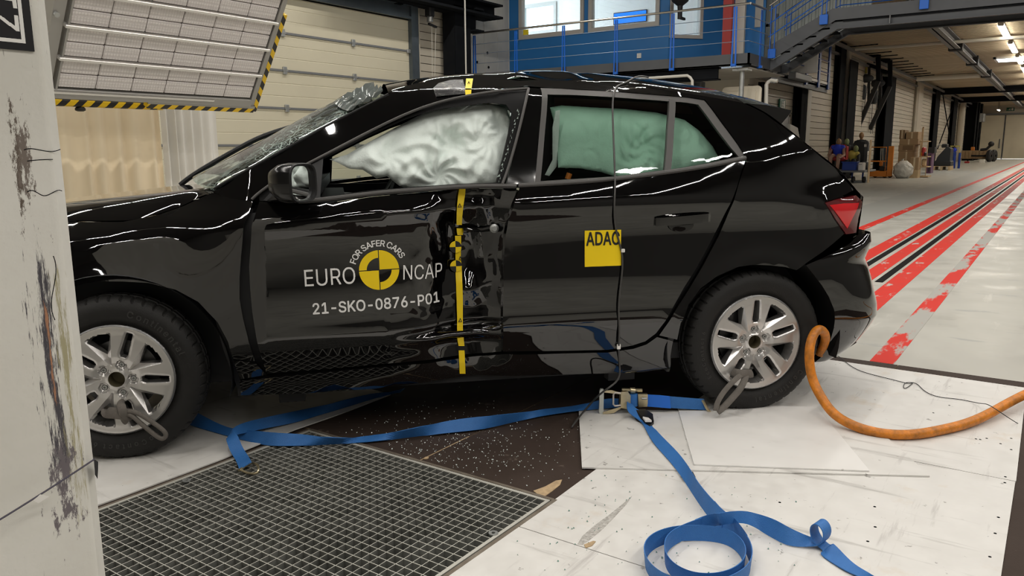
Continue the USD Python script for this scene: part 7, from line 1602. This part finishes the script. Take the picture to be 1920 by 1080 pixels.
for (u0, v0, u1, v1, c, lab) in ((1820, 276, 1827, 282, 'orange', 'orange item lying on the long crate trolley'), (1808, 303, 1817, 306, 'seat_red', 'low red tray on the floor before the crate trolley'), (1836, 300, 1846, 304, 'white_plastic', 'low white tray on the floor under the crate trolley')):
    X = 70.3 if v0 < 290 else 64.; zb = at(70, u0, 282)[2] if v0 < 290 else FL; a, b = at(X, u0, v1), at(X, u1, v0); t = thing('small_tray', lab, 'tray', (X, (a[1]+b[1])/2, zb)); obj('body', M().box((X, a[1], zb), (X+.5, b[1], max(b[2], zb+.1)), .02), K[c], t, False, world=True); obj('rim', M().box((X-.02, a[1]-.02, max(b[2], zb+.1)-.02), (X+.52, b[1]+.02, max(b[2], zb+.1)+.02)), K[c], t, False, world=True)
t = thing('unit_heater', 'grey box fan heater on a black bracket beside the far doors', 'heater', tuple(at(80, 1835, 230)), kind='structure'); struct('casing', bx(80, 1823, 212, 1846, 229, 1.6, .05), K['galv'], t); struct('louvre', bx(79.95, 1824, 213, 1838, 227.5, .06, .01), K['white_wall'], t); struct('bracket', M().bar(at(80.5, 1838, 230), at(80.5, 1822, 246), .1).bar(at(80.5, 1836, 231), at(80.5, 1834, 258), .14).box((80.4, at(80.4, 1838, 230)[1], at(80.4, 1838, 233)[2]), (80.6, YL, at(80.4, 1838, 230)[2])), K['steel_dark'], t, False)
# jib hoists on the long wall
for (u0, v0, u1, v1, du, lab) in ((1647, 103, 1607.5, 242, 0, 'nearer jib hoist with black chain bag on the long wall'), (1669, 113, 1631, 243, 1, 'farther jib hoist with black chain bag on the long wall')):
    X = 35.4+du*1.6; t = thing('jib_hoist', lab, 'hoist', tuple(at(X, u0, v0)), kind='structure'); a, b, c = at(X, u0, v0), at(X, u0, v0+49), at(X, u1, v1)
    struct('post', M().bar(a, b, .16), K['steel_dark'], t, False); struct('diagonal_arm', M().bar(b, c, .16), K['black'], t, False); d = at(X, u0-22, v0+18)
    struct('cantilever', M().bar(a+[0, 0, -.5], d, .14), K['steel_dark'], t, False); struct('wall_tie', M().bar(a, [a[0], YL, a[2]], .14), K['steel_dark'], t, False); struct('strut', M().bar(at(X, u0-17, v0+22), at(X, u0-18.5, v0+88), .09), K['black'], t, False)
    hk_ = d-[0, 0, .35]; struct('hook', M().tube([d, hk_], .045, 8), K['dummy_yellow'], t); struct('hoist_motor', M().ball(hk_-[0, 0, .2], (.32, .30, .17), 3), K['clothes_dark'], t, 50); e = hk_-[0, -.18, .75]
    struct('chain_bag', M().box(e-[.2, .2, .3], e+[.2, .2, .3], .05), K['clothes_dark'], t); struct('pull_chain', M().tube([e-[0, .05, .3], [e[0], e[1]-.05, 1.7]], .012, 6).tube([hk_-[0, .1, .3], [e[0], e[1]-.12, 1.7]], .012, 6), K['steel_mid'], t)
